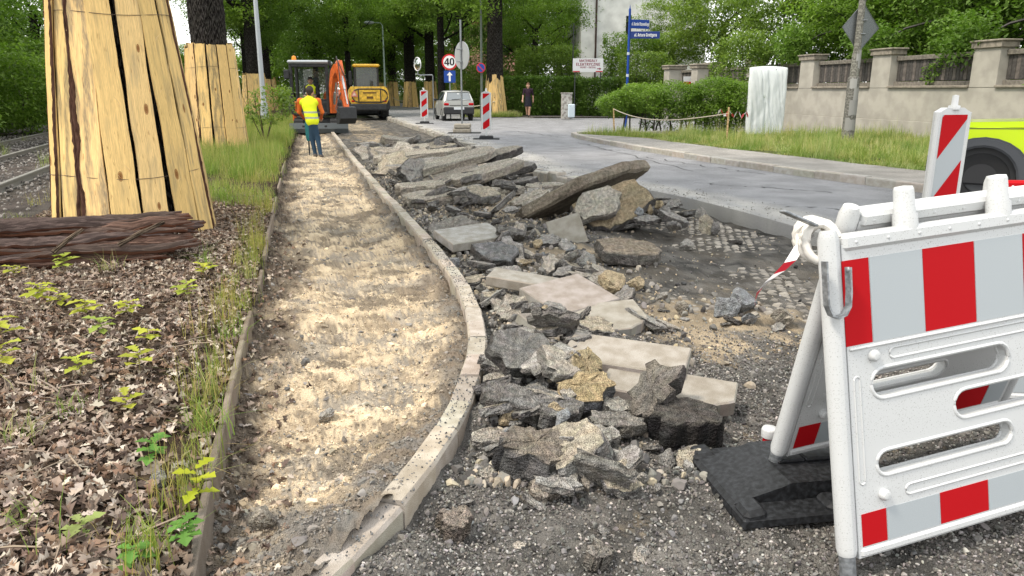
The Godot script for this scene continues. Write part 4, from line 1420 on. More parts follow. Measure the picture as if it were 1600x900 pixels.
func build_guards() -> void:
	var bm := M("bark_strip", Color.WHITE, 0.95, {"vc": true, "tex": texs["speck"], "tri": 3.0, "spec": 0.15})
	var near := Vector3(-4.02, 0.13, -8.0)
	guard(near, 0.77, 0.50, 2.72, 17, 3, "large tree guard of yellow planks in front, behind the bark pile", 22, "plank tree guards")
	tree_thing("street_tree", "thick dark trunk inside the large front plank guard", near, 0.46, 0.38, 7.5, 4.2, 0, "leaf_mid", 10.5)
	var second := Vector3(-7.3, 0.13, -19.1)
	guard(second, 0.69, 0.53, 2.5, 15, 7, "plank tree guard second from the camera, standing in tall grass", 12, "plank tree guards")
	tree_thing("street_tree", "dark bare trunk rising from the second plank guard", second, 0.42, 0.38, 8.5, 4.2, 1, "leaf_mid", 12.0)
	# bark stripped off, stacked in front of the guard
	var words := ["top bark strip of the pile at the planked tree", "second bark strip from the top of the pile", "bark strip sticking out at the right of the pile", "dark bark strip near the top left of the pile", "bark strip in the middle of the pile", "bark strip with a frayed right end", "reddish bark strip in the lower middle of the pile", "bark strip leaning forward in the pile", "long reddish bark strip low in the pile", "bark strip at the left end of the pile", "bottom reddish bark strip at the front of the pile", "short bark strip at the right front of the pile", "flat bark strip at the back of the pile"]
	var pr := RandomNumberGenerator.new()
	pr.seed = 4
	var shades := []
	for k in 4:
		var g := [0.7, 1.0, 1.0, 0.85][k] as float
		shades.append(M("bark_tone_%d" % k, L(g, g * [1.0, 0.95, 0.85, 1.0][k], g * [1.0, 0.92, 0.78, 1.05][k]), 0.95, {"vc": true, "tex": texs["speck"], "tri": 2.0, "spec": 0.15}))
	for k in 13:
		var level := k / 12.0
		var long := [1.7, 1.75, 1.4, 1.6, 1.8, 1.65, 1.9, 1.5, 2.1, 1.2, 2.2, 1.0, 1.7][k] as float
		var o := solo("bark_strip", bark_piece(60 + k, long, pr.randf_range(0.18, 0.32), pr.randf_range(0.7, 1.05)), shades[(k * 3) % 4], words[k], "bark", "bark strips piled by the tree")
		var fwd := lerpf(0.0, 0.55, level) + pr.randf_range(-0.05, 0.08)
		var y := lerpf(0.47, 0.17, level) + 0.012
		if k == 12:
			fwd = -0.1
			y = 0.34
		o.transform = Transform3D(turn(deg_to_rad(pr.randf_range(13, 27)), pr.randf_range(-0.12, 0.3), deg_to_rad(pr.randf_range(-3.5, 3.5))), Vector3(-3.86 + pr.randf_range(-0.22, 0.16) - 0.12 * level, y, -6.75 + fwd))
	for e in [[-3.05, 6.45, 0.42, 40, 22, "pale stick on the right end of the bark pile"], [-3.5, 6.12, 0.3, 58, 30, "short pale stick stub in the middle of the bark pile"], [-4.35, 6.0, 0.32, 64, 26, "brown stick at the left end of the bark pile"]]:
		var b := MB.new()
		b.tint = Color(0.3, 0.23, 0.17)
		b.tube([Vector3(-e[2] * 0.5, 0, 0), Vector3(0, 0.012, 0.01), Vector3(e[2] * 0.5, 0, 0)], [0.022, 0.02, 0.016], 8)
		var o := solo("broken_stick", b.done(), mats["bark"], e[5], "stick", "sticks on the bark pile")
		o.transform = Transform3D(turn(deg_to_rad(e[3]), 0, deg_to_rad(e[4])), Vector3(e[0] - 0.16, 0.40, -e[1]))
	# guards farther away, all round the trunks of the avenue
	var far := [ # x, d, r0, r1, tall, trunk r, crown, label
		[-15.0, 45.5, 0.75, 0.6, 2.35, 0.4, 0, "plank guard far left, behind the grey lamp post"],
		[-18.2, 58.0, 0.8, 0.6, 2.3, 0.4, 1, "plank guard behind the tall grass, left of the excavator"],
		[-21.5, 70.0, 0.8, 0.6, 2.3, 0.4, 2, "small plank guard farthest away on the left side"],
		[-0.95, 43.6, 0.68, 0.42, 2.25, 0.5, 0, "tallest plank guard across the road, right of the silver car"],
		[-4.1, 61.0, 0.64, 0.46, 2.2, 0.46, 1, "plank guard half hidden behind the silver car and round sign"],
		[-6.9, 66.0, 0.64, 0.46, 2.2, 0.46, 2, "plank guard behind the speed limit signs"],
		[-9.05, 69.5, 0.68, 0.48, 2.2, 0.55, 0, "plank guard left of the round mirror"],
		[-11.3, 74.0, 0.62, 0.46, 2.2, 0.45, 1, "plank guard second right of the yellow loader"],
		[-13.6, 80.0, 0.62, 0.46, 2.2, 0.45, 2, "plank guard just right of the yellow loader"],
		[-15.6, 86.0, 0.62, 0.46, 2.2, 0.45, 0, "plank guard partly behind the yellow loader"],
	]
	for k in far.size():
		var f: Array = far[k]
		guard(Vector3(f[0], 0.15, -f[1]), f[2], f[3], f[4], 11, 20 + k, f[7], 3, "plank tree guards", false)
		tree_thing("street_tree", "avenue tree inside the " + f[7].replace("plank guard", "guard"), Vector3(f[0], 0.15, -f[1]), f[5], f[5] * 0.72, 8.5, 3.6, f[6], ["leaf_mid", "leaf_dark", "leaf_mid"][k % 3], 9.6 if k > 3 else 9.5)

var crowns := []
var bare := {}

# a street tree: trunk with limbs and a crown
func tree_thing(called: String, label: String, at: Vector3, r0: float, r1: float, tall: float, reach: float, kind: int, leaf: String, crown_y: float, s := Vector3.ONE, group := "trees along the street") -> Node3D:
	if crowns.is_empty(): make_crowns()
	var t := thing(called, label, "tree", at, 0.0, group)
	var k := taken.get(called, 0) as int
	var near := at.z > -25.0
	var tr := part(t, "trunk", trunk_mesh(r0, r1, tall, k, 48 if near else 14, 90 if near else 14), mats["bark"])
	part(t, "limbs", limbs_mesh(tall, reach, 6, k * 13 + 5, r1 * 0.5), mats["bark"])
	var c := part(t, "crown", crowns[kind], mats[leaf])
	c.transform = Transform3D(Basis(Vector3.UP, k * 1.9).scaled_local(s), Vector3(0, crown_y, 0))
	return t

func make_crowns() -> void:
	M("leaf_dark", L(0.72, 0.8, 0.7), 0.5, {"vc": true, "spec": 0.35, "back": L(0.7, 0.85, 0.35)})
	M("leaf_mid", L(0.9, 0.95, 0.8), 0.5, {"vc": true, "spec": 0.35, "back": L(0.85, 1.0, 0.4)})
	M("leaf_light", L(1, 1, 1), 0.5, {"vc": true, "spec": 0.35, "back": L(0.9, 0.95, 0.4)})
	crowns.append(crown_mesh(1, Vector3(5.0, 4.2, 5.0), 95, 270, 0.21))
	crowns.append(crown_mesh(2, Vector3(4.2, 4.8, 4.2), 95, 270, 0.20))
	crowns.append(crown_mesh(3, Vector3(5.6, 3.6, 5.2), 100, 260, 0.21))

func leaf_at(b: MB, p: Vector3, long: float, wide: float, r: RandomNumberGenerator, tilt: float) -> void:
	var a := r.randf_range(0, TAU)
	var e := r.randfn() * tilt - 0.25
	var dir := Vector3(cos(a) * cos(e), sin(e), sin(a) * cos(e))
	var side := Vector3(-sin(a), r.randf_range(-0.5, 0.5), cos(a)).normalized()
	var nrm := side.cross(dir)
	var i := b.v.size()
	b.v.append(p)
	b.v.append(p + dir * long * 0.5 + side * wide * 0.5 + nrm * wide * 0.12)
	b.v.append(p + dir * long)
	b.v.append(p + dir * long * 0.5 - side * wide * 0.5 + nrm * wide * 0.12)
	for k in 4:
		b.uv.append(Vector2.ZERO)
		b.col.append(b.tint)
	b.tri(i, i + 1, i + 2); b.tri(i, i + 2, i + 3)

const GREEN_A := Color(0.105, 0.185, 0.034)
const GREEN_B := Color(0.265, 0.37, 0.088)

func crown_mesh(sd: int, rad: Vector3, clumps: int, each: int, leaf: float) -> ArrayMesh:
	var r := RandomNumberGenerator.new()
	r.seed = sd * 71
	var b := MB.new()
	for c in clumps:
		var u := Vector3(r.randfn(), r.randfn(), r.randfn()).normalized() * pow(r.randf(), 0.42)
		var ce := u * rad
		var cr := r.randf_range(0.7, 1.3) * rad.x * 0.19
		var tone := r.randf()
		for k in each:
			var q := Vector3(r.randfn(), r.randfn() * 0.55, r.randfn()) * cr * 0.55
			b.tint = GREEN_A.lerp(GREEN_B, clampf(tone * 0.6 + r.randf() * 0.5, 0.0, 1.0))
			var s := leaf * r.randf_range(0.65, 1.2)
			leaf_at(b, ce + q, s, s * 0.55, r, 0.5)
	return b.done(false)

# foliage made of several rounded lumps: [centre, size, leaves]
func blobs_mesh(sd: int, blobs: Array, leaf: float) -> ArrayMesh:
	var r := RandomNumberGenerator.new()
	r.seed = sd * 91
	var b := MB.new()
	for e in blobs:
		var n := 0
		var tone0 := r.randf_range(-0.2, 0.2)
		while n < e[2]:
			var u := Vector3(r.randf_range(-1, 1), r.randf_range(-1, 1), r.randf_range(-1, 1))
			var q := u.length()
			var lim := 1.0 + 0.55 * noise_a.get_noise_3d(u.x * 1.2 + sd + e[0].x, u.y * 1.2, u.z * 1.2)
			if q > lim or q < 0.4: continue
			if q < 0.7 and r.randf() < 0.6: continue
			n += 1
			b.tint = GREEN_A.lerp(GREEN_B, clampf(0.3 + tone0 + r.randf() * 0.55, 0.0, 1.0))
			var s := leaf * r.randf_range(0.6, 1.25)
			leaf_at(b, e[0] + u * e[1] * 0.5, s, s * 0.58, r, 0.55)
	return b.done(false)

# foliage that fills a box with rounded corners: hedges and clipped shrubs
func hedge_mesh(sd: int, size: Vector3, count: int, leaf: float, round_pow := 6.0, rough := 0.1) -> ArrayMesh:
	var r := RandomNumberGenerator.new()
	r.seed = sd * 37
	var b := MB.new()
	var n := 0
	while n < count:
		var u := Vector3(r.randf_range(-1, 1), r.randf_range(-1, 1), r.randf_range(-1, 1))
		var m := pow(absf(u.x), round_pow) + pow(absf(u.y), round_pow) + pow(absf(u.z), round_pow)
		var lim := 1.0 + rough * 3.0 * noise_a.get_noise_3d(u.x * size.x * 0.6 + sd, u.y * size.y * 0.6, u.z * size.z * 0.6)
		var q := pow(m, 1.0 / round_pow)
		if q > lim or q < 0.45: continue
		if q < 0.75 and r.randf() < 0.65: continue
		n += 1
		var tone := clampf(0.5 + noise_b.get_noise_3d(u.x * size.x * 0.5, u.y * size.y * 0.5, u.z * size.z * 0.5 + sd) * 1.3, 0.0, 1.0)
		b.tint = GREEN_A.lerp(GREEN_B, clampf(tone * 0.6 + r.randf() * 0.5, 0.0, 1.0))
		var s := leaf * r.randf_range(0.6, 1.25)
		leaf_at(b, u * size * 0.5 + Vector3(0, size.y * 0.5, 0), s, s * 0.58, r, 0.55)
	return b.done(false)

# ------------------------------------------------------------------ road-work barriers
func stadium(x0: float, x1: float, y0: float, y1: float, steps := 8) -> PackedVector2Array:
	var p := PackedVector2Array()
	var r := (y1 - y0) * 0.5
	var cy := (y0 + y1) * 0.5
	for k in steps + 1:
		var a := -PI / 2 + PI * k / steps
		p.append(Vector2(x1 - r + cos(a) * r, cy + sin(a) * r))
	for k in steps + 1:
		var a := PI / 2 + PI * k / steps
		p.append(Vector2(x0 + r + cos(a) * r, cy + sin(a) * r))
	return p

func slot_plate(w: float, y0: float, y1: float, slots: Array, thick: float) -> CSGCombiner3D:
	var c := CSGCombiner3D.new()
	var base := CSGBox3D.new()
	base.size = Vector3(w, y1 - y0, thick)
	base.position = Vector3(w * 0.5, (y0 + y1) * 0.5, 0)
	base.material = mats["white_plastic"]
	c.add_child(base)
	for s in slots:
		var q := CSGPolygon3D.new()
		q.polygon = stadium(s[0], s[1], s[2], s[3])
		q.depth = thick * 4.0
		q.position = Vector3(0, 0, thick * 2.0)
		q.operation = CSGShape3D.OPERATION_SUBTRACTION
		q.material = mats["white_plastic"]
		c.add_child(q)
	return c

# a barrier board, 1.2 m wide: x along the board, y up the board, z towards its striped face
func barrier(label: String, t: Transform3D, foot: bool) -> Node3D:
	var g := thing("barrier_board", label, "barrier", Vector3.ZERO, 0.0, "road barriers in front")
	g.transform = t
	var wp: Material = mats["white_plastic"]
	var w := 1.2
	var slots := [[0.125, 0.725, 0.575, 0.668], [0.475, 1.075, 0.44, 0.532], [0.13, 0.73, 0.308, 0.384]]
	var c := slot_plate(w - 0.05, 0.035, 1.10, [[slots[0][0] - 0.03, slots[0][1] - 0.03, slots[0][2], slots[0][3]], [slots[1][0] - 0.03, slots[1][1] - 0.03, slots[1][2], slots[1][3]], [slots[2][0] - 0.03, slots[2][1] - 0.03, slots[2][2], slots[2][3]]], 0.046)
	c.name = "panel"
	c.position = Vector3(0.03, 0, 0)
	g.add_child(c)
	# raised rims round the slots
	for s in slots:
		for z in [0.019, -0.019]:
			var line := []
			var st := stadium(s[0] - 0.006, s[1] + 0.006, s[2] - 0.006, s[3] + 0.006)
			for p in st: line.append(Vector3(p.x, p.y, z))
			line.append(line[0])
			var b := MB.new()
			b.tube(line, 0.0085, 8, false)
			part(g, "slot_rim", b.done(), wp)
	# raised frame lines of the moulding
	for f in [[0.20, w - 0.2, 0.70, 0.735], [0.24, w - 0.24, 0.215, 0.25]]:
		var line := []
		for p in stadium(f[0], f[1], f[2], f[3], 5): line.append(Vector3(p.x, p.y, 0.022))
		line.append(line[0])
		var b := MB.new()
		b.tube(line, 0.005, 6, false)
		part(g, "moulded_ridge", b.done(), wp)
	for x in [0.062, w - 0.062]:
		var line := []
		for p in stadium(0.29, 0.66, -0.012, 0.012, 4): line.append(Vector3(x + p.y, p.x, 0.022))
		line.append(line[0])
		var b := MB.new()
		b.tube(line, 0.004, 6, false)
		part(g, "moulded_ridge", b.done(), wp)
	for e in [[0.131, 0.722], [0.144, 0.239], [w - 0.14, 0.722], [w - 0.14, 0.239]]:
		var b := MB.new()
		b.lathe([[0.02, -0.004], [0.02, 0.012], [0.015, 0.02], [0.012, 0.022], [0.0, 0.022]], 14, Transform3D(Basis(Vector3.RIGHT, PI / 2), Vector3(e[0], e[1], 0.023)))
		part(g, "bolt", b.done(), wp)
	# posts at both ends
	for x in [0.0, w]:
		var b := MB.new()
		b.tube([Vector3(x, 0.05, 0), Vector3(x, 0.07, 0), Vector3(x, 1.12, 0), Vector3(x, 1.15, 0)], [0.03, 0.034, 0.034, 0.026], 16)
		part(g, "post", b.done(), wp)
		b = MB.new()
		b.tube([Vector3(x, -0.05, 0), Vector3(x, 0.06, 0)], 0.027, 14)
		part(g, "post_foot", b.done(), mats["galv"])
	# top rail with two moulded knobs
	var b := MB.new()
	b.cbox(Vector3(w * 0.5, 1.105, 0), Vector3(w - 0.07, 0.055, 0.07), 0.012)
	part(g, "top_rail", b.done(), mats["red_foil"] if label.contains("right edge") else wp)
	b = MB.new()
	b.cbox(Vector3(w * 0.5, 0.052, 0), Vector3(w - 0.07, 0.035, 0.062), 0.01)
	part(g, "bottom_rail", b.done(), wp)
	b = MB.new()
	b.cbox(Vector3(w * 0.5, 0.7545, 0.022), Vector3(w - 0.075, 0.012, 0.02), 0.005)
	part(g, "ledge", b.done(), wp)
	for k in 9:
		b = MB.new()
		b.lathe([[0.006, 0.0], [0.006, 0.002], [0.0, 0.003]], 8, Transform3D(Basis(Vector3.RIGHT, PI / 2), Vector3(0.08 + k * 0.13, 1.105, 0.0345)))
		part(g, "rivet", b.done(), wp)
	for x in ([] if foot else [0.32, 0.735]):
		b = MB.new()
		b.lathe([[0.04, 1.09], [0.04, 1.17], [0.034, 1.175], [0.032, 1.25], [0.028, 1.262], [0.0, 1.265]], 16, Transform3D(Basis(), Vector3(x, 0, -0.004)))
		part(g, "knob", b.done(), wp)
	# foil: fields of red and white on both faces
	for z in [1.0, -1.0]:
		foil_row(g, [0.024, 0.135, 0.357, 0.585, 0.808, 1.03, 1.176], 0.764, 1.05, z)
		foil_row(g, [0.046, 0.153, 0.386, 0.609, 0.835, 1.05, 1.16], 0.072, 0.19, z)
	return g

func foil_row(g: Node3D, xs: Array, y0: float, y1: float, z: float) -> void:
	for k in xs.size() - 1:
		var b := MB.new()
		b.cbox(Vector3((xs[k] + xs[k + 1]) * 0.5, (y0 + y1) * 0.5, z * 0.0242), Vector3(xs[k + 1] - xs[k] - 0.003, y1 - y0 - 0.004, 0.0016), 0.0004)
		part(g, "red_field" if k % 2 == 0 else "white_field", b.done(), mats["red_foil"] if k % 2 == 0 else mats["white_foil"])

# a heavy moulded rubber foot, long along x
func foot_plate(label: String, t: Transform3D, size: Vector3) -> Node3D:
	var g := thing("foot_plate", label, "foot plate", Vector3.ZERO, 0.0, "rubber feet of the barriers")
	g.transform = t
	var h := size * 0.5
	var b := MB.new()
	# body: low rim, sloped ends, raised middle
	var prof := PackedVector2Array([Vector2(-h.x, 0), Vector2(-h.x, 0.035), Vector2(-h.x + 0.02, 0.05), Vector2(-h.x * 0.45, size.y * 0.9), Vector2(-h.x * 0.38, size.y), Vector2(h.x * 0.38, size.y), Vector2(h.x * 0.45, size.y * 0.9), Vector2(h.x - 0.02, 0.05), Vector2(h.x, 0.035), Vector2(h.x, 0)])
	b.prism(prof, -h.z * 0.62, h.z * 0.62)
	part(g, "body", b.done(), mats["rubber"])
	for s in [-1, 1]:
		b = MB.new()
		b.cbox(Vector3(0, 0.022, s * h.z * 0.8), Vector3(size.x, 0.044, h.z * 0.4), 0.008)
		for e in [-1, 0, 1]:
			b.cbox(Vector3(e * h.x * 0.86, size.y * 0.32, s * h.z * 0.8), Vector3(h.x * 0.24, size.y * 0.62, h.z * 0.38), 0.018, Basis(Vector3.BACK, -e * 0.14))
		part(g, "side_wing", b.done(), mats["rubber"])
		b = MB.new()
		b.cbox(Vector3(s * h.x * 0.16, size.y + 0.006, -0.01), Vector3(0.12, 0.016, 0.075), 0.007)
		part(g, "lug", b.done(), mats["rubber"])
	return g

func pose(at: Vector3, u: Vector3, vv: Vector3) -> Transform3D:
	var x := u.normalized()
	var y := (vv - x * vv.dot(x)).normalized()
	return Transform3D(Basis(x, y, x.cross(y)), at)

func build_barriers() -> void:
	var front := pose(Vector3(1.14, 0.03, -2.24), Vector3(0.945, 0.056, -0.322), Vector3(-0.107, 0.984, -0.1415))
	barrier("front barrier board of the leaning pair, post foot on the gravel", front, false)
	var back := pose(Vector3(1.085, 0.125, -2.83), Vector3(0.945, 0.056, -0.322), Vector3(-0.075, 1.02, 0.345))
	barrier("rear barrier board of the leaning pair, standing on the rubber foot", back, true)
	foot_plate("black rubber foot plate under the rear barrier board", pose(Vector3(1.20, 0.012, -2.84), Vector3(0.98, 0.0, -0.16), Vector3(0, 1, 0)), Vector3(0.78, 0.115, 0.58))
	var far := pose(Vector3(2.31, 0.05, -3.6), Vector3(0.945, 0.0, 0.1), Vector3(0.0, 1.0, -0.05))
	barrier("barrier board at the right edge, behind the leaning pair", far, true)
	# steel strap hooked over the corner of the front board
	var strap := thing("steel_strap", "bent grey steel strap hooked on the front barrier corner", "strap", Vector3.ZERO)
	strap.transform = front
	var pts := [Vector2(0.03, 1.03), Vector2(0.028, 0.95), Vector2(0.022, 0.905), Vector2(0.004, 0.88), Vector2(-0.024, 0.873), Vector2(-0.048, 0.885), Vector2(-0.062, 0.92), Vector2(-0.06, 1.06)]
	var outer := PackedVector2Array()
	var inner := PackedVector2Array()
	for k in pts.size():
		var tdir: Vector2 = (pts[mini(k + 1, pts.size() - 1)] - pts[maxi(k - 1, 0)]).normalized()
		outer.append(pts[k] + tdir.orthogonal() * 0.003)
		inner.append(pts[k] - tdir.orthogonal() * 0.003)
	inner.reverse()
	outer.append_array(inner)
	var b := MB.new()
	b.prism(outer, 0.036, 0.062)
	part(strap, "band", b.done(), mats["galv"])
	b = MB.new()
	b.lathe([[0.011, 0.0], [0.011, 0.006], [0.0, 0.008]], 10, Transform3D(Basis(Vector3.FORWARD, -PI / 2), Vector3(0.033, 1.02, 0.049)))
	part(strap, "rivet", b.done(), mats["galv"])
	b = MB.new()
	b.cbox(Vector3(-0.09, 1.20, -0.02), Vector3(0.14, 0.008, 0.03), 0.002, Basis(Vector3.BACK, -0.45))
	part(strap, "free_end", b.done(), mats["galv"])
	# clear tape wound over the top corner, and a streamer of red and white tape
	var wrap := thing("tape_wrap", "wad of pale adhesive tape wound round the barrier corner", "tape", Vector3(1.01, 1.12, -2.46))
	var wb := MB.new()
	wb.tint = Color(0.66, 0.63, 0.58)
	for k in 7:
		var ring := []
		var ax := Basis.from_euler(Vector3(rng.randf_range(-0.5, 0.5), rng.randf_range(-0.6, 0.6), rng.randf_range(-0.5, 0.5)))
		for j in 19:
			var a := TAU * j / 18
			ring.append(ax * Vector3(cos(a) * 0.052, sin(a) * 0.062, 0.0) + Vector3(0, 0.0, (k - 3) * 0.014))
		wb.tube(ring, 0.016, 6, false)
	part(wrap, "winding", wb.done(), M("tape_film", Color.WHITE, 0.3, {"vc": true}))
	var stream := thing("tape_streamer", "torn red and white warning tape hanging from the barrier corner", "tape")
	var path := [Vector3(0.985, 1.135, -2.46), Vector3(0.955, 1.10, -2.46), Vector3(0.925, 1.05, -2.45), Vector3(0.895, 1.01, -2.46), Vector3(0.86, 0.985, -2.45), Vector3(0.835, 0.95, -2.46), Vector3(0.823, 0.92, -2.455), Vector3(0.825, 0.895, -2.46)]
	for k in path.size() - 1:
		var m := MB.new()
		var red := k in [2, 5, 6]
		m.tint = Color(0.6, 0.03, 0.05) if red else Color(0.72, 0.7, 0.7)
		var w0 := Vector3(0.010, 0.006, 0.016).rotated(Vector3.UP, k * 0.35)
		var w1 := Vector3(0.010, 0.006, 0.016).rotated(Vector3.UP, (k + 1) * 0.35)
		m.quad(path[k] - w0, path[k] + w0, path[k + 1] + w1, path[k + 1] - w1)
		part(stream, "red_length" if red else "white_length", m.done(), M("tape_plastic", Color.WHITE, 0.35, {"vc": true}))
	var lamp := thing("warning_lamp", "small white and red warning lamp behind the rear barrier post", "lamp", Vector3(1.15, 0.06, -3.1))
	b = MB.new()
	b.lathe([[0.026, 0.0], [0.027, 0.04], [0.026, 0.045]], 18)
	part(lamp, "red_lens", b.done(), mats["red_foil"])
	b = MB.new()
	b.lathe([[0.034, 0.042], [0.036, 0.075], [0.03, 0.086], [0.0, 0.09]], 18)
	part(lamp, "cap", b.done(), mats["white_plastic"])
	# upright marker beacons
	beacon("tall beacon with red and white slanting stripes behind the barriers", Vector3(3.56, 0.15, -6.25), 0.3, 0.28, 1.0, 0.31, -1, 1.6)
	beacon("beacon nearest the broken kerb, right of the round sign", Vector3(-0.78, 0.15, -23.4), 0.0, 0.28, 1.1, 0.26, -1, 1.0)
	beacon("beacon in the middle, left of the silver car", Vector3(-3.9, 0.15, -34.5), 0.1, 0.28, 1.15, 0.30, 1, 1.0)
	beacon("farthest beacon, beside the yellow loader", Vector3(-7.4, 0.15, -44.8), -0.1, 0.24, 1.1, 0.34, -1, 1.0)

func beacon(label: String, at: Vector3, yaw: float, lift: float, tall: float, wide: float, slant: int, s: float) -> void:
	var g := thing("marker_beacon", label, "beacon", at, yaw, "striped marker beacons")
	var h := wide * 0.5
	var b := MB.new()
	b.prism(PackedVector2Array([Vector2(-h, lift), Vector2(h, lift), Vector2(h, lift + tall), Vector2(h * 0.55, lift + tall + 0.035), Vector2(-h * 0.55, lift + tall + 0.035), Vector2(-h, lift + tall)]), -0.045, 0.02)
	part(g, "board", b.done(), mats["white_plastic"])
	for e in [-1, 1]:
		b = MB.new()
		b.tube([Vector3(e * h, lift, 0), Vector3(e * h, lift + tall, 0)], 0.024, 10)
		part(g, "edge_rib", b.done(), mats["white_plastic"])
	b = MB.new()
	b.lathe([[0.045, lift + tall + 0.02], [0.045, lift + tall + 0.05], [0.026, lift + tall + 0.055], [0.024, lift + tall + 0.13], [0.0, lift + tall + 0.135]], 12)
	part(g, "lamp_holder", b.done(), mats["white_plastic"])
	# stripes, clipped to the face
	var face := PackedVector2Array([Vector2(-h + 0.028, lift + 0.03), Vector2(h - 0.028, lift + 0.03), Vector2(h - 0.028, lift + tall - 0.02), Vector2(-h + 0.028, lift + tall - 0.02)])
	for z in [1.0, -1.0]:
		var fb := MB.new()
		fb.prism(face, z * 0.0208, z * 0.0216)
		part(g, "white_foil", fb.done(), mats["white_foil"])
		var pitch := (0.42 if s < 1.2 else 0.66) * tall
		for k in range(-2, 5):
			var run := (wide - 0.056) * 0.95 * slant * s
			var y0 := lift + tall - 0.02 - k * pitch - absf(run) * 0.5 + pitch * 0.5
			var st := PackedVector2Array([Vector2(-h, y0 - run * 0.5), Vector2(h, y0 + run * 0.5), Vector2(h, y0 + run * 0.5 - pitch * 0.5), Vector2(-h, y0 - run * 0.5 - pitch * 0.5)])
			if slant < 0: st = PackedVector2Array([Vector2(-h, y0 + run * 0.5), Vector2(h, y0 - run * 0.5), Vector2(h, y0 - run * 0.5 - pitch * 0.5), Vector2(-h, y0 + run * 0.5 - pitch * 0.5)])
			for q in Geometry2D.intersect_polygons(st, face):
				if q.size() < 3: continue
				var sb := MB.new()
				sb.prism(q, z * 0.0222, z * 0.0232)
				part(g, "red_stripe", sb.done(), mats["red_foil"])
	b = MB.new()
	b.cbox(Vector3(0, 0.06, 0.0), Vector3(0.42, 0.11, 0.34), 0.03)
	b.cbox(Vector3(0, 0.02, 0.0), Vector3(0.8, 0.04, 0.38), 0.015)
	part(g, "foot", b.done(), mats["rubber"])
	b = MB.new()
	b.cbox(Vector3(0, lift * 0.5 + 0.05, 0), Vector3(0.06, lift, 0.06), 0.004)
	part(g, "stem", b.done(), mats["white_plastic"])

# ------------------------------------------------------------------ wall, house and things along the far pavement
func build_right_side() -> void:
	wall()
	gate_posts()
	house()
	covered_sign()
	right_lamp_post()
	rope_line()
	cabinet()

func wall() -> void:
	var a := Vector3(13.55, 0.2, -16.7)
	var dir := Vector3(-0.178, 0, -0.984).normalized()
	var g := thing("boundary_wall", "beige plastered wall with pillars and dark board panels along the pavement", "wall", a)
	g.basis = Basis(dir, Vector3.UP, dir.cross(Vector3.UP)) # x along the wall going away; z is dir x up, to the right, so the street is at -z
	var step := 4.32
	var n := 6
	var b := MB.new()
	b.cbox(Vector3(n * step * 0.5 - 0.5, 0.175, 0.0), Vector3(n * step + 1.4, 0.65, 0.46), 0.01)
	part(g, "plinth", b.done(), mats["plaster"])
	b = MB.new()
	b.cbox(Vector3(n * step * 0.5 - 0.5, 0.985, 0.0), Vector3(n * step + 1.4, 0.97, 0.42), 0.01)
	part(g, "wall_face", b.done(), mats["plaster"])
	for k in n + 1:
		b = MB.new()
		b.cbox(Vector3(k * step, 1.98, 0.0), Vector3(0.92, 1.02, 0.44), 0.012)
		var p := part(g, "pillar", b.done(), mats["plaster"])
		b = MB.new()
		b.cbox(Vector3(k * step, 2.56, 0.0), Vector3(1.04, 0.16, 0.56), 0.015)
		b.cbox(Vector3(k * step, 2.66, 0.0), Vector3(1.12, 0.06, 0.64), 0.02)
		part(p, "cap", b.done(), mats["cap_stone"])
	for k in n:
		var x0 := k * step + 0.47
		var x1 := (k + 1) * step - 0.47
		var mid := (x0 + x1) * 0.5
		b = MB.new()
		b.cbox(Vector3(mid, 1.5, -0.03), Vector3(x1 - x0, 0.07, 0.5), 0.012)
		part(g, "sill", b.done(), mats["cap_stone"])
		for y in [1.595, 2.36]:
			b = MB.new()
			b.cbox(Vector3(mid, y, 0.02), Vector3(x1 - x0, 0.13, 0.1), 0.008)
			part(g, "rail", b.done(), M("rail_wood", L(0.2, 0.18, 0.15), 0.9, {"tex": texs["coarse"], "tri": 1.2, "world": true}))
		var count := 24
		for j in count:
			b = MB.new()
			b.cbox(Vector3(lerpf(x0, x1, (j + 0.5) / count), 1.99, 0.05 + rng.randf_range(-0.006, 0.006)), Vector3((x1 - x0) / count - 0.014, 0.62, 0.025), 0.005)
			part(g, "board", b.done(), mats["weathered_wood"] if j % 3 else M("weathered_wood_b", L(0.15, 0.13, 0.115), 0.9, {"tex": texs["coarse"], "tri": 1.1, "world": true}))

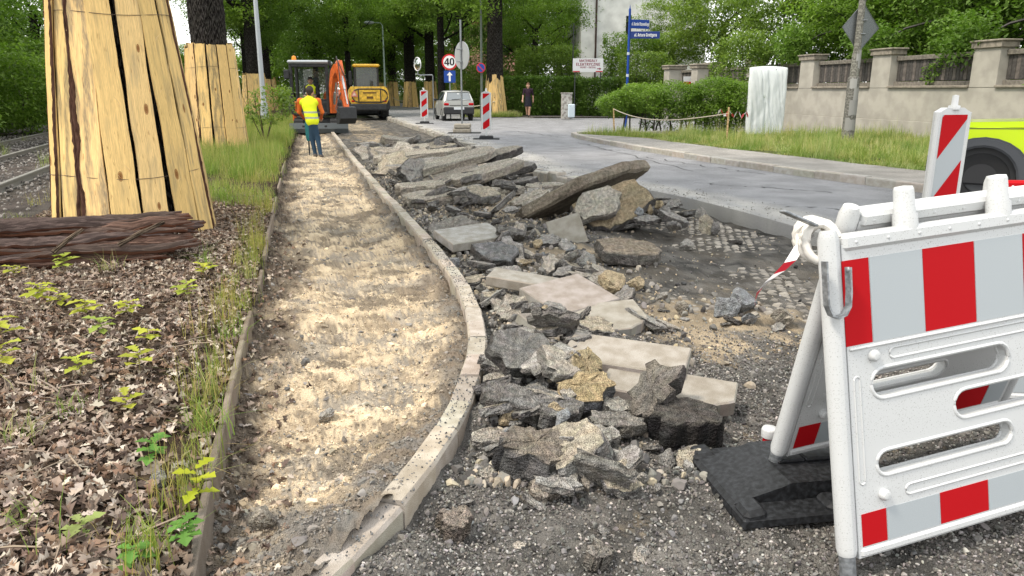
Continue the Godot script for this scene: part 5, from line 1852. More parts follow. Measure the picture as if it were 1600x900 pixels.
func gate_posts() -> void:
	var spots := [[8.05, 39.5, "pale square gate post left of the small red sign"], [9.0, 37.6, "pale square gate post right of the small red sign"]]
	for s in spots:
		var g := thing("gate_post", s[2], "gate post", Vector3(s[0], 0.2, -s[1]), 0.25, "gate posts behind the clipped shrub")
		var b := MB.new()
		b.cbox(Vector3(0, 1.2, 0), Vector3(0.6, 2.4, 0.6), 0.015)
		part(g, "shaft", b.done(), mats["plaster"])
		b = MB.new()
		b.cbox(Vector3(0, 2.47, 0), Vector3(0.74, 0.14, 0.74), 0.02)
		b.cbox(Vector3(0, 2.58, 0), Vector3(0.82, 0.08, 0.82), 0.03)
		part(g, "cap", b.done(), mats["cap_stone"])
	var s := thing("gate_sign", "small white and red sign hanging between the gate posts", "sign", Vector3(8.6, 1.95, -38.2))
	var b := MB.new()
	b.cbox(Vector3(0, 0.06, 0), Vector3(0.48, 0.48, 0.03), 0.005)
	part(s, "plate", b.done(), mats["white_plastic"])
	b = MB.new()
	b.cbox(Vector3(0, -0.05, 0.018), Vector3(0.44, 0.22, 0.008), 0.002)
	part(s, "red_field", b.done(), mats["red_foil"])
	b = MB.new()
	for x in [-0.2, 0.2]: b.tube([Vector3(x, -0.2, -0.02), Vector3(x, -1.78, -0.02)], 0.018, 6)
	part(s, "post", b.done(), mats["dark_steel"])
	var gate := thing("garden_gate", "dark iron garden gate between the pale posts", "gate", Vector3(8.55, 0.2, -38.55), 1.1)
	b = MB.new()
	for y in [0.2, 1.0, 1.7]: b.cbox(Vector3(0, y, 0), Vector3(1.5, 0.05, 0.03), 0.004)
	part(gate, "frame", b.done(), mats["dark_steel"])
	for k in 11:
		b = MB.new()
		b.cbox(Vector3(-0.7 + k * 0.14, 0.95, 0.0), Vector3(0.02, 1.6, 0.02), 0.003)
		part(gate, "bar", b.done(), mats["dark_steel"])

func house() -> void:
	var g := thing("house", "white plastered house with a narrow dark window behind the trees", "house", Vector3(9.6, 0.2, -58.0), 0.06)
	var white := M("house_plaster", L(0.72, 0.72, 0.69), 0.95, {"tex": ntex("stain", 0.008, grey(0.9), grey(1.0), 6, 512), "tri": 0.2, "world": true, "bump": texs["speck"], "bump_cm": 0.3})
	var b := MB.new()
	# front wall with a window opening: four pieces round it
	var wx := -1.15
	var wy := 5.85
	var pieces := [[-4.6, wx - 0.22, 0.0, 9.2], [wx + 0.22, 4.6, 0.0, 9.2], [wx - 0.22, wx + 0.22, 0.0, wy - 0.75], [wx - 0.22, wx + 0.22, wy + 0.75, 9.2]]
	b = MB.new()
	for p in pieces: b.cbox(Vector3((p[0] + p[1]) * 0.5, (p[2] + p[3]) * 0.5, 0), Vector3(p[1] - p[0], p[3] - p[2], 0.4), 0.002)
	part(g, "front_wall", b.done(), white)
	for x in [-4.4, 4.4]:
		b = MB.new()
		b.cbox(Vector3(x, 4.6, -4.6), Vector3(0.38, 9.2, 8.8), 0.002)
		part(g, "side_wall", b.done(), white)
	var w := part(g, "window", box_mesh(Vector3(wx, wy, -0.12), Vector3(0.44, 1.5, 0.03), 0.002), mats["glass"])
	b = MB.new()
	for e in [[wx - 0.2, wy, 0.05, 1.5], [wx + 0.2, wy, 0.05, 1.5], [wx, wy + 0.72, 0.44, 0.06], [wx, wy - 0.72, 0.44, 0.06], [wx, wy, 0.04, 1.5]]: b.cbox(Vector3(e[0], e[1], -0.08), Vector3(e[2], e[3], 0.06), 0.005)
	part(w, "frame", b.done(), M("brown_paint", L(0.05, 0.035, 0.03), 0.6))
	part(w, "sill", box_mesh(Vector3(wx, wy - 0.79, 0.22), Vector3(0.6, 0.06, 0.12), 0.008), mats["cap_stone"])
	b = MB.new()
	b.tube([Vector3(-3.55, 0, 0.28), Vector3(-3.55, 9.1, 0.28)], 0.07, 10)
	part(g, "downpipe", b.done(), M("pipe_paint", L(0.05, 0.03, 0.025), 0.5))
	var roof := PackedVector2Array([Vector2(-5.2, 9.1), Vector2(5.2, 9.1), Vector2(0, 12.6)])
	b = MB.new()
	b.xf = Transform3D(Basis(), Vector3(0, 0, 0))
	b.prism(roof, -9.6, 0.6)
	part(g, "roof", b.done(), M("roof_tile", L(0.24, 0.09, 0.06), 0.85, {"tex": texs["coarse"], "tri": 1.5}))
	var h := thing("house", "pink house showing between the avenue trees behind the round sign", "house", Vector3(-3.4, 0.2, -96.0), -0.1)
	part(h, "wall", box_mesh(Vector3(0, 4.5, -3), Vector3(8.0, 9.0, 6.0), 0.02), M("pink_plaster", L(0.55, 0.3, 0.24), 0.95, {"tex": texs["coarse"], "tri": 0.3}))
	b = MB.new()
	b.prism(PackedVector2Array([Vector2(-4.6, 9.0), Vector2(4.6, 9.0), Vector2(0, 12.0)]), -6.4, 0.4)
	part(h, "roof", b.done(), mats["roof_tile"])
	for x in [-2.2, 0.4, 2.6]:
		for y in [3.0, 6.4]:
			var ww := part(h, "window", box_mesh(Vector3(x, y, 0.02), Vector3(1.0, 1.4, 0.04), 0.005), mats["glass"])
			part(ww, "frame", box_mesh(Vector3(x, y, 0.045), Vector3(0.07, 1.4, 0.03), 0.005), mats["white_plastic"])

func box_mesh(c: Vector3, s: Vector3, bev := 0.01, col := Color.WHITE, rot := Basis()) -> ArrayMesh:
	var b := MB.new()
	b.tint = col
	b.cbox(c, s, bev, rot)
	return b.done()

# a notice board wrapped in white sheeting
func covered_sign() -> void:
	var g := thing("covered_sign", "tall notice board wrapped in creased white sheeting on the grass", "covered sign", Vector3(8.1, 0.2, -24.8), 0.12)
	for x in [-0.42, 0.42]:
		part(g, "post", box_mesh(Vector3(x, 1.05, 0), Vector3(0.07, 2.1, 0.07), 0.005), mats["sawn"])
	var b := MB.new()
	var nx := 40
	var ny := 44
	for side in 2:
		for j in ny + 1:
			var t := float(j) / ny
			for i in nx + 1:
				var s := float(i) / nx
				var k := (s - 0.5) * 2.0
				var flare := lerpf(0.64, 0.62, t) + 0.03 * noise_a.get_noise_2d(t * 2.0, side * 9.0 + k)
				var slant := s * 5.0 + t * 0.9 + 0.5 * noise_a.get_noise_2d(s * 0.8, t * 0.9 + side * 5.0)
				var pleat := 0.5 - absf(noise_a.get_noise_2d(slant, t * 0.35 + side * 20.0)) * 1.6
				var fold := (pleat * 0.075 + noise_b.get_noise_2d(s * 0.6 - t * 0.5, t * 0.25 + side * 7.0) * 0.025) * (1.15 - t * 0.6)
				var zz := (0.11 + fold) * (1.0 if side == 0 else -1.0) * (1.0 - pow(absf(k), 24.0) * 0.8)
				var y := 0.02 + t * 2.12 - (0.05 if t > 0.98 else 0.0) * k * k + (1.0 - t) * 0.08 * noise_a.get_noise_2d(s * 3.0, 5.0)
				b.vert(Vector3(k * flare, y, zz * (1.0 - pow(t, 14.0) * 0.8)))
	var w := nx + 1
	for side in 2:
		var o := side * (ny + 1) * w
		for j in ny:
			for i in nx:
				var p := o + j * w + i
				b.tri(p, p + w, p + 1); b.tri(p + 1, p + w, p + w + 1)
	part(g, "sheeting", b.done(), M("white_sheeting", L(0.74, 0.78, 0.79), 0.45, {"back": L(0.5, 0.5, 0.5)}))
	b = MB.new()
	b.tint = Color(0.05, 0.05, 0.05)
	b.lathe([[0.012, 0.0], [0.012, 0.01], [0.0, 0.012]], 8, Transform3D(Basis(Vector3.RIGHT, PI / 2), Vector3(0.2, 2.03, 0.12)))
	part(g, "nail", b.done(), mats["plain"])

func right_lamp_post() -> void:
	var g := thing("lamp_post", "weathered grey post with torn paper scraps, on the right grass strip", "post", Vector3(9.12, 0.2, -20.9))
	var b := MB.new()
	b.tint = Color(0.20, 0.195, 0.175)
	b.tube([Vector3(0, -0.1, 0), Vector3(0, 0.0, 0), Vector3(0, 1.72, 0), Vector3(0, 1.75, 0)], [0.17, 0.165, 0.15, 0.12], 20)
	part(g, "base_tube", b.done(), M("worn_concrete", Color.WHITE, 0.9, {"vc": true, "tex": ntex("peel", 0.02, grey(0.72), grey(1.0), 5, 512, FastNoiseLite.TYPE_SIMPLEX, [0.4, 0.6]), "tri": 1.2, "bump": texs["lump"], "bump_cm": 0.6}))
	b = MB.new()
	b.tint = Color(0.25, 0.24, 0.21)
	b.tube([Vector3(0, 1.74, 0), Vector3(0.0, 2.35, 0), Vector3(0.0, 2.36, 0), Vector3(0.0, 9.0, 0)], [0.115, 0.11, 0.09, 0.065], 18)
	part(g, "shaft", b.done(), mats["worn_concrete"])
	for e in [[1.1, 0.3, 0.5, 0.36], [1.45, -0.4, 0.6, 0.25], [0.75, 0.1, 0.8, 0.4], [1.95, 0.6, 0.5, 0.5], [2.15, 0.0, 0.4, 0.2], [0.35, -0.2, 0.9, 0.3]]:
		b = MB.new()
		var gg := rng.randf_range(0.22, 0.36)
		b.tint = Color(gg, gg * 0.98, gg * 0.94)
		var rad := 0.158 if e[0] < 1.7 else 0.118
		if e[0] < 1.0: rad = 0.166
		var pts := []
		for k in 7:
			var a: float = e[1] + (k / 6.0 - 0.5) * e[2] * 2.0
			pts.append([Vector3(sin(a) * rad, e[0] + noise_b.get_noise_2d(k * 0.4, e[0]) * 0.06, cos(a) * rad), Vector3(sin(a) * rad, e[0] + e[3] + noise_b.get_noise_2d(k * 0.5, e[0] + 3.0) * 0.12, cos(a) * rad)])
		for k in 6: b.quad(pts[k][0], pts[k + 1][0], pts[k + 1][1], pts[k][1])
		part(g, "paper_scrap", b.done(), mats["plain"])
	# the sign seen from behind
	var s := thing("road_sign", "grey back of a diamond road sign clamped to the weathered post", "sign", Vector3(9.22, 3.2, -21.06), 0.36)
	b = MB.new()
	b.prism(PackedVector2Array([Vector2(0, -0.62), Vector2(0.62, 0), Vector2(0, 0.62), Vector2(-0.62, 0)]), -0.015, 0.0)
	part(s, "plate", b.done(), mats["galv"])
	b = MB.new()
	var q := [Vector3(0, -0.62, 0.004), Vector3(0.62, 0, 0.004), Vector3(0, 0.62, 0.004), Vector3(-0.62, 0, 0.004), Vector3(0, -0.62, 0.004)]
	b.tube(q, 0.012, 6, false)
	part(s, "rim", b.done(), mats["galv"])
	for y in [-0.17, 0.17]:
		b = MB.new()
		var ring := []
		for k in 17:
			var a := TAU * k / 16
			ring.append(Vector3(-0.08 + cos(a) * 0.105, y, 0.125 + sin(a) * 0.105))
		b.tube(ring, 0.012, 6, false)
		b.cbox(Vector3(0.0, y, 0.012), Vector3(0.34, 0.035, 0.016), 0.004)
		part(s, "clamp", b.done(), mats["galv"])

func rope_line() -> void:
	var a := Vector3(3.42, 0.2, -25.8)
	var c := Vector3(5.98, 0.2, -21.4)
	for e in [[a, 0.82, 0.05, "thin leaning wooden stake at the left end of the rope"], [c, 0.95, 0.0, "wooden stake with red and white tape at the right end of the rope"]]:
		var g := thing("wooden_stake", e[3], "stake", e[0], 0.0, "stakes that hold the rope")
		g.rotation.z = e[2]
		part(g, "stake", box_mesh(Vector3(0, e[1] * 0.5 - 0.05, 0), Vector3(0.045, e[1] + 0.1, 0.035), 0.006), mats["sawn"])
	var pts := []
	for k in 25:
		var t := k / 24.0
		pts.append((a + Vector3(-0.04, 0.8, 0)).lerp(c + Vector3(0, 0.78, 0), t) - Vector3(0, 0.30 * 4.0 * t * (1.0 - t) * (1.2 - t * 0.6), 0))
	var b := MB.new()
	b.tint = Color(0.42, 0.37, 0.30)
	b.tube(pts, 0.016, 6)
	solo("rope", b.done(), mats["plain"], "twisted pale rope sagging between two stakes before the clipped shrub", "rope")
	var tape := thing("warning_tape", "red and white tape tied from the stake to the covered sign", "tape")
	var p0 := c + Vector3(-0.3, 0.8, 0.02)
	var p1 := Vector3(7.45, 0.85, -24.4)
	for k in 12:
		var m := MB.new()
		m.tint = Color(0.55, 0.03, 0.04) if k % 2 else Color(0.7, 0.68, 0.66)
		var q0 := p0.lerp(p1, k / 12.0) + Vector3(0, 0.09 * sin(k * 1.9), 0)
		var q1 := p0.lerp(p1, (k + 1) / 12.0) + Vector3(0, 0.09 * sin((k + 1) * 1.9), 0)
		var wv := Vector3(0, 0.055 * cos(k * 1.1), 0.03)
		m.quad(q0 - wv, q1 - wv * 0.7, q1 + wv * 0.7, q0 + wv)
		part(tape, "red_length" if k % 2 else "white_length", m.done(), mats["tape_plastic"])

func cabinet() -> void:
	var g := thing("utility_cabinet", "grey graffitied utility cabinet with a pale box at its side, by the hedge", "cabinet", Vector3(2.75, 0.2, -39.2), 0.1)
	var body := M("cabinet_paint", L(0.42, 0.41, 0.38), 0.7, {"tex": ntex("graf", 0.012, Color(0.78, 0.75, 0.75), Color(1, 1, 1), 3, 256, FastNoiseLite.TYPE_SIMPLEX, [0.42, 0.5]), "tri": 1.3})
	part(g, "body", box_mesh(Vector3(0, 0.62, 0), Vector3(0.5, 1.24, 0.36), 0.012), body)
	part(g, "lid", box_mesh(Vector3(0, 1.26, 0), Vector3(0.56, 0.05, 0.42), 0.012), body)
	part(g, "door", box_mesh(Vector3(-0.02, 0.66, 0.182), Vector3(0.42, 1.02, 0.012), 0.003), body)
	part(g, "handle", box_mesh(Vector3(0.08, 0.7, 0.195), Vector3(0.03, 0.12, 0.02), 0.004), mats["black_plastic"])
	part(g, "side_box", box_mesh(Vector3(0.2, 0.4, 0.3), Vector3(0.34, 0.66, 0.2), 0.04), M("pale_box", L(0.5, 0.58, 0.64), 0.5))
	part(g, "foot", box_mesh(Vector3(0.2, 0.035, 0.3), Vector3(0.06, 0.07, 0.06), 0.006), mats["galv"])

# ------------------------------------------------------------------ plants
func blade(b: MB, base: Vector3, tall: float, wide: float, r: RandomNumberGenerator, spread: float, c: Color) -> void:
	var a := r.randf_range(0, TAU)
	var lean := absf(r.randfn()) * spread
	var out := Vector3(cos(a), 0, sin(a))
	var s := Vector3(-sin(a), 0, cos(a)).rotated(Vector3.UP, r.randf_range(-0.8, 0.8)) * wide * 0.5
	var p := base
	var prev := -1
	b.tint = c
	for k in 4:
		var t := k / 3.0
		var q := base + Vector3(0, tall * (t - 0.28 * lean * t * t), 0) + out * tall * lean * t * t * 0.8
		var w := s * (1.0 - t * 0.85)
		var i := b.vert(q - w)
		b.vert(q + w)
		if prev >= 0:
			b.tri(prev, i, prev + 1); b.tri(prev + 1, i, i + 1)
		prev = i

func tuft_mesh(sd: int, blades: int, tall: float, wide: float, spread: float, c0: Color, c1: Color, foot := 0.05) -> ArrayMesh:
	var r := RandomNumberGenerator.new()
	r.seed = sd
	var b := MB.new()
	for k in blades:
		blade(b, Vector3(r.randfn() * foot, -0.01, r.randfn() * foot), tall * r.randf_range(0.4, 1.0), wide * r.randf_range(0.6, 1.2), r, spread, c0.lerp(c1, r.randf()))
	return b.done(false)

func oak_leaf(b: MB, at: Vector3, dir: Vector3, up: Vector3, long: float) -> void:
	var side := up.cross(dir).normalized()
	var prof := [[0.0, 0.04], [0.16, 0.2], [0.26, 0.1], [0.42, 0.32], [0.54, 0.16], [0.7, 0.34], [0.84, 0.18], [1.0, 0.02]]
	var prev := -1
	for k in prof.size():
		var t: float = prof[k][0]
		var w: float = prof[k][1] * long
		var mid := at + dir * t * long - up * t * t * long * 0.18
		var i := b.vert(mid - side * w + up * w * 0.25)
		b.vert(mid)
		b.vert(mid + side * w + up * w * 0.25)
		if prev >= 0:
			b.tri(prev, i, prev + 1); b.tri(prev + 1, i, i + 1)
			b.tri(prev + 1, i + 1, prev + 2); b.tri(prev + 2, i + 1, i + 2)
		prev = i

func dead_leaf(sd: int, curl: float) -> ArrayMesh:
	var r := RandomNumberGenerator.new()
	r.seed = sd
	var b := MB.new()
	b.tint = Color.WHITE
	var prof := [[0.0, 0.03], [0.15, 0.2], [0.27, 0.1], [0.42, 0.33], [0.55, 0.15], [0.72, 0.32], [0.86, 0.16], [1.0, 0.02]]
	var prev := -1
	for k in prof.size():
		var t: float = prof[k][0] - 0.5
		var w0: float = prof[k][1] * r.randf_range(0.75, 1.15)
		var w1: float = prof[k][1] * r.randf_range(0.75, 1.15)
		var y := -curl * t * t
		var i := b.vert(Vector3(t, y + curl * w0 * r.randf_range(0.6, 1.4), -w0))
		b.vert(Vector3(t, y, 0))
		b.vert(Vector3(t, y + curl * w1 * r.randf_range(0.3, 1.4), w1))
		if prev >= 0:
			b.tri(prev, i, prev + 1); b.tri(prev + 1, i, i + 1)
			b.tri(prev + 1, i + 1, prev + 2); b.tri(prev + 2, i + 1, i + 2)
		prev = i
	return b.done(false)

func seedling_mesh(sd: int, leaves: int, tall: float, leaf: float, c: Color) -> Array:
	var r := RandomNumberGenerator.new()
	r.seed = sd
	var st := MB.new()
	st.tint = Color(0.2, 0.16, 0.07)
	st.tube([Vector3(0, -0.01, 0), Vector3(r.randfn() * 0.01, tall * 0.5, r.randfn() * 0.01), Vector3(0, tall, 0)], [0.0028, 0.0022, 0.0015], 5)
	var b := MB.new()
	for k in leaves:
		var a := k * 2.4 + r.randf_range(-0.3, 0.3)
		var h := tall * lerpf(0.45, 1.0, float(k) / maxf(leaves - 1, 1))
		var dir := Vector3(cos(a), r.randf_range(-0.1, 0.5), sin(a)).normalized()
		b.tint = jit(c, 0.2)
		oak_leaf(b, Vector3(0, h, 0), dir, (Vector3.UP - dir * dir.y).normalized(), leaf * r.randf_range(0.7, 1.15))
	return [st.done(), b.done(false)]

func build_vegetation() -> void:
	litter()
	verge_plants()
	far_plants()

func litter() -> void:
	var kinds := [dead_leaf(1, 0.35), dead_leaf(2, 0.8), dead_leaf(3, 0.15), dead_leaf(4, 1.2)]
	var tones := [Color(0.26, 0.20, 0.155), Color(0.17, 0.125, 0.098), Color(0.36, 0.295, 0.24), Color(0.10, 0.074, 0.06), Color(0.46, 0.40, 0.33), Color(0.22, 0.145, 0.10)]
	for kind in 4:
		var buf := PackedFloat32Array()
		for k in 14000:
			var d := 1.4 + pow(rng.randf(), 1.55) * 9.5
			var w := minf(5.0, verge_x(d) + 2.95 + 0.338 * (d - 1.0))
			if d < 4.5: w = 4.0
			var x := verge_x(d) - pow(rng.randf(), 0.9) * w
			var s := rng.randf_range(0.03, 0.075) * (1.0 if d < 3.4 else 0.8)
			var c := jit(tones[rng.randi() % 6], 0.25)
			if noise_a.get_noise_2d(x * 1.5 + 33.0, d * 1.5) > 0.3 and rng.randf() < 0.75: continue
			var y := verge_h(x, d) + 0.004 + rng.randf() * 0.022
			put_copy(buf, Transform3D(Basis.from_euler(Vector3(rng.randfn() * 0.4, rng.randf_range(-PI, PI), rng.randfn() * 0.4)).scaled_local(Vector3(s, s, s)), Vector3(x, y, -d)), c)
		# a few blown onto the sand path
		for k in 130:
			var d := 1.6 + pow(rng.randf(), 1.5) * 7.0
			var x := verge_x(d) + 0.04 + absf(rng.randfn()) * 0.16
			var s := rng.randf_range(0.03, 0.06)
			put_copy(buf, Transform3D(Basis.from_euler(Vector3(rng.randfn() * 0.4, rng.randf_range(-PI, PI), rng.randfn() * 0.4)).scaled_local(Vector3(s, s, s)), Vector3(x, path_h(x, d) + 0.01, -d)), jit(tones[rng.randi() % 6], 0.25))
		tag(scatter(self, "leaf_litter", kinds[kind], mats["litter"], buf), "brown dead oak leaves covering the verge", "leaves", "", "stuff")
	var twig := MB.new()
	twig.tint = Color.WHITE
	twig.tube([Vector3(-0.5, 0, 0), Vector3(-0.1, 0.03, 0.02), Vector3(0.5, 0, 0)], [0.018, 0.022, 0.01], 5)
	var tb := PackedFloat32Array()
	for k in 420:
		var d := 1.5 + pow(rng.randf(), 1.5) * 7.0
		var x := verge_x(d) - rng.randf() * 3.2
		var s := rng.randf_range(0.08, 0.3)
		put_copy(tb, Transform3D(turn(rng.randf_range(-PI, PI), 0, rng.randfn() * 0.1).scaled_local(Vector3(s, s * 0.8, s * 0.8)), Vector3(x, verge_h(x, d) + 0.03, -d)), jit(Color(0.24, 0.19, 0.145), 0.35))
	tag(scatter(self, "twigs", twig.done(), mats["gravel"], tb), "thin dry twigs lying in the leaf litter", "twigs", "", "stuff")

func verge_plants() -> void:
	var lime := Color(0.42, 0.44, 0.055)
	var green := Color(0.12, 0.26, 0.05)
	# seedlings, placed one by one: x, d, leaves, height, leaf size, colour, words
	var seeds := [
		[-3.24, 5.0, 9, 0.13, 0.085, lime, "yellow green oak seedling left of the pair below the bark pile"], [-3.05, 4.9, 6, 0.1, 0.07, lime, "small yellow oak seedling right of the left one below the bark pile"],
		[-2.70, 4.6, 9, 0.12, 0.08, lime, "leafy yellow green oak seedling in the middle of the litter"], [-2.47, 4.67, 7, 0.1, 0.07, lime, "low yellow oak seedling next to the leafy one in the middle"],
		[-2.46, 4.32, 6, 0.09, 0.07, Color(0.32, 0.4, 0.08), "pale green oak seedling with narrow leaves near the litter's middle"], [-2.1, 4.15, 5, 0.1, 0.07, lime, "single upright lime seedling alone in the brown litter"],
		[-2.28, 5.1, 9, 0.12, 0.075, Color(0.36, 0.42, 0.07), "wide seedling with light leaves towards the verge edge"], [-2.41, 5.75, 5, 0.1, 0.08, lime, "bright seedling beside the right foot of the plank guard"],
		[-3.62, 5.95, 10, 0.13, 0.085, Color(0.34, 0.4, 0.07), "bushy light green seedling just below the bark pile"], [-3.93, 5.8, 6, 0.08, 0.07, lime, "pale seedling at the left front of the bark pile"],
		[-2.98, 4.2, 4, 0.13, 0.09, lime, "tall yellow leaf shoot at the left picture edge"], [-2.66, 3.72, 5, 0.12, 0.085, lime, "large-leaved lime seedling at the left picture edge"],
		[-2.2, 3.6, 5, 0.1, 0.075, Color(0.40, 0.45, 0.06), "lime seedling right of the tall grass stem at the left"], [-1.94, 3.7, 5, 0.1, 0.075, lime, "lime seedling over a dark green leaf in the litter"],
		[-1.76, 3.2, 3, 0.07, 0.07, lime, "three-leaved seedling in front, middle of the litter"], [-1.14, 2.47, 4, 0.14, 0.07, Color(0.4, 0.44, 0.03), "bright yellow-green shoot at the verge edge in front"],
		[-1.08, 2.2, 7, 0.08, 0.055, green, "dark green weed low at the verge edge in front"], [-1.42, 2.72, 8, 0.11, 0.06, green, "dark green weed with round leaves in the front litter"],
		[-1.19, 2.08, 6, 0.06, 0.05, green, "small green weed at the bottom picture edge"], [-1.45, 2.25, 4, 0.05, 0.06, Color(0.3, 0.36, 0.12), "pale wilted seedling beside the grass stem in front"],
	]
	for k in seeds.size():
		var s: Array = seeds[k]
		var g := thing("oak_seedling" if s[5] != green else "weed_plant", s[6], "seedling" if s[5] != green else "weed", Vector3(s[0], verge_h(s[0], s[1]), -s[1]), k * 1.3, "seedlings on the verge")
		var m := seedling_mesh(500 + k, s[2] + 2, s[3] * 1.25, s[4] * 1.3, s[5])
		part(g, "stem", m[0], mats["plain"])
		part(g, "leaves", m[1], mats["leaf"])
	var fresh0 := Color(0.14, 0.24, 0.045)
	var fresh1 := Color(0.30, 0.38, 0.09)
	var dry := Color(0.48, 0.42, 0.22)
	# clumps one can point at
	var tufts := [[-1.36, 3.12, 0.26, 60, "grass clump hanging over the verge edge in front"], [-1.52, 3.55, 0.34, 46, "tall straw-coloured grass leaning over the verge edge"], [-1.74, 4.45, 0.28, 40, "grass clump on the verge edge beside the sand path's bend"], [-2.12, 5.9, 0.36, 36, "pale arching grass on the verge edge near the plank guard"], [-1.19, 2.17, 0.22, 44, "grass clump at the bottom by the verge edge"], [-2.1, 2.95, 0.16, 40, "broad grass clump at the left picture edge"], [-1.44, 2.1, 0.26, 5, "single tall grass stem in front"], [-2.3, 3.45, 0.3, 6, "tall thin grass stem at the left"], [-2.0, 3.2, 0.14, 30, "low arching grass near the left seedlings"], [-1.26, 2.72, 0.2, 40, "thin grass clump at the verge edge, near front"], [-2.55, 6.1, 0.3, 30, "grass at the right end of the bark pile"], [-3.3, 6.0, 0.22, 22, "thin grass in front of the bark pile"], [-1.72, 2.3, 0.12, 36, "pale grass patch at the left bottom edge"]]
	for k in tufts.size():
		var t: Array = tufts[k]
		var o := solo("grass_tuft", tuft_mesh(700 + k, t[3], t[2], 0.006, 0.75, fresh0, dry if k % 2 else fresh1, 0.045), mats["grass"], t[4], "grass", "grass tufts on the verge")
		o.position = Vector3(t[0], verge_h(t[0], t[1]), -t[1])
	# grass that nobody could count
	var tall := [tuft_mesh(801, 24, 0.5, 0.008, 0.45, fresh0, fresh1, 0.07), tuft_mesh(802, 22, 0.55, 0.008, 0.5, fresh1, dry, 0.08), tuft_mesh(803, 20, 0.3, 0.008, 0.7, fresh0, dry, 0.07)]
	for kind in 3:
		var buf := PackedFloat32Array()
		for k in 1500:
			var d := 9.5 + pow(rng.randf(), 0.8) * 30.0
			var off := absf(rng.randfn()) * (0.9 + 0.05 * d)
			if d < 13.0 and off > 0.9: continue
			var x := verge_x(d) - 0.1 - off
			var hgt := rng.randf_range(0.5, 1.0) * (0.75 if d < 12.0 else 1.0)
			if noise_a.get_noise_2d(x * 0.7, d * 0.5) > 0.22: continue
			put_copy(buf, Transform3D(turn(rng.randf_range(-PI, PI)).scaled_local(Vector3(1, hgt, 1)), Vector3(x, verge_h(x, d), -d)), Color(1.0, 0.95, 0.8).lerp(Color(0.65, 0.8, 0.6), clampf(0.5 + 1.6 * noise_b.get_noise_2d(x * 0.25, d * 0.25), 0.0, 1.0)))
		for k in 26: # sparse along the edge
			var d := 2.0 + rng.randf() * 8.0
			var x := verge_x(d) - 0.02 - absf(rng.randfn()) * 0.09
			put_copy(buf, Transform3D(turn(rng.randf_range(-PI, PI)).scaled_local(Vector3(0.5, rng.randf_range(0.3, 0.8), 0.5)), Vector3(x, verge_h(x, d) - 0.01, -d)), Color(1.05, 0.92, 0.75))
		for k in 14: # between the rails and the trees
			var d := 6.5 + rng.randf() * 9.0
			var x := -4.9 - (d - 8.0) * 0.33 + rng.randfn() * 0.5
			put_copy(buf, Transform3D(turn(rng.randf_range(-PI, PI)).scaled_local(Vector3(0.8, rng.randf_range(0.35, 0.8), 0.8)), Vector3(x, 0.15, -d)), Color(1.1, 1.0, 0.8))
		tag(scatter(self, "verge_grass", tall[kind], mats["grass"], buf), "tall wild grass along the verge beside the path", "grass", "", "stuff")
	var sap := thing("sapling", "bright leafy sapling beside the second plank guard", "sapling", Vector3(-6.75, 0.15, -21.0))
	part(sap, "leaves", hedge_mesh(77, Vector3(1.5, 1.1, 1.1), 1300, 0.1, 2.0, 0.25), mats["leaf_light"]).position = Vector3(0.1, 0.5, 0)
	var sb := MB.new()
	sb.tint = Color(0.1, 0.08, 0.05)
	for k in 6: sb.tube([Vector3(0, 0, 0), Vector3(sin(k * 1.1) * 0.2, 0.6, cos(k * 1.7) * 0.2), Vector3(sin(k * 1.1) * 0.45, 1.1 + 0.06 * k, cos(k * 1.7) * 0.35)], [0.016, 0.011, 0.004], 5)
	part(sap, "stems", sb.done(), mats["plain"])

func hedge(called: String, label: String, cat: String, at: Vector3, size: Vector3, count: int, leaf: float, m: String, sd: int, yaw := 0.0, rp := 6.0, rough := 0.1, group := "") -> Node3D:
	var g := thing(called, label, cat, at, yaw, group)
	part(g, "foliage", hedge_mesh(sd, size, count, leaf, rp, rough), mats[m])
	var b := MB.new()
	b.tint = Color(0.07, 0.055, 0.04)
	var n := maxi(3, int(size.x * 1.6))
	for k in n:
		var x := (float(k) + 0.5) / n * size.x * 0.85 - size.x * 0.425
		b.tube([Vector3(x, 0 - at.y * 0.0 - 0.3, 0), Vector3(x + rng.randf_range(-0.15, 0.15), size.y * 0.35, rng.randf_range(-0.2, 0.2) * size.z), Vector3(x + rng.randf_range(-0.3, 0.3), size.y * 0.85, rng.randf_range(-0.3, 0.3) * size.z)], [0.035, 0.028, 0.01], 6)
	part(g, "stems", b.done(), mats["plain"])
	return g

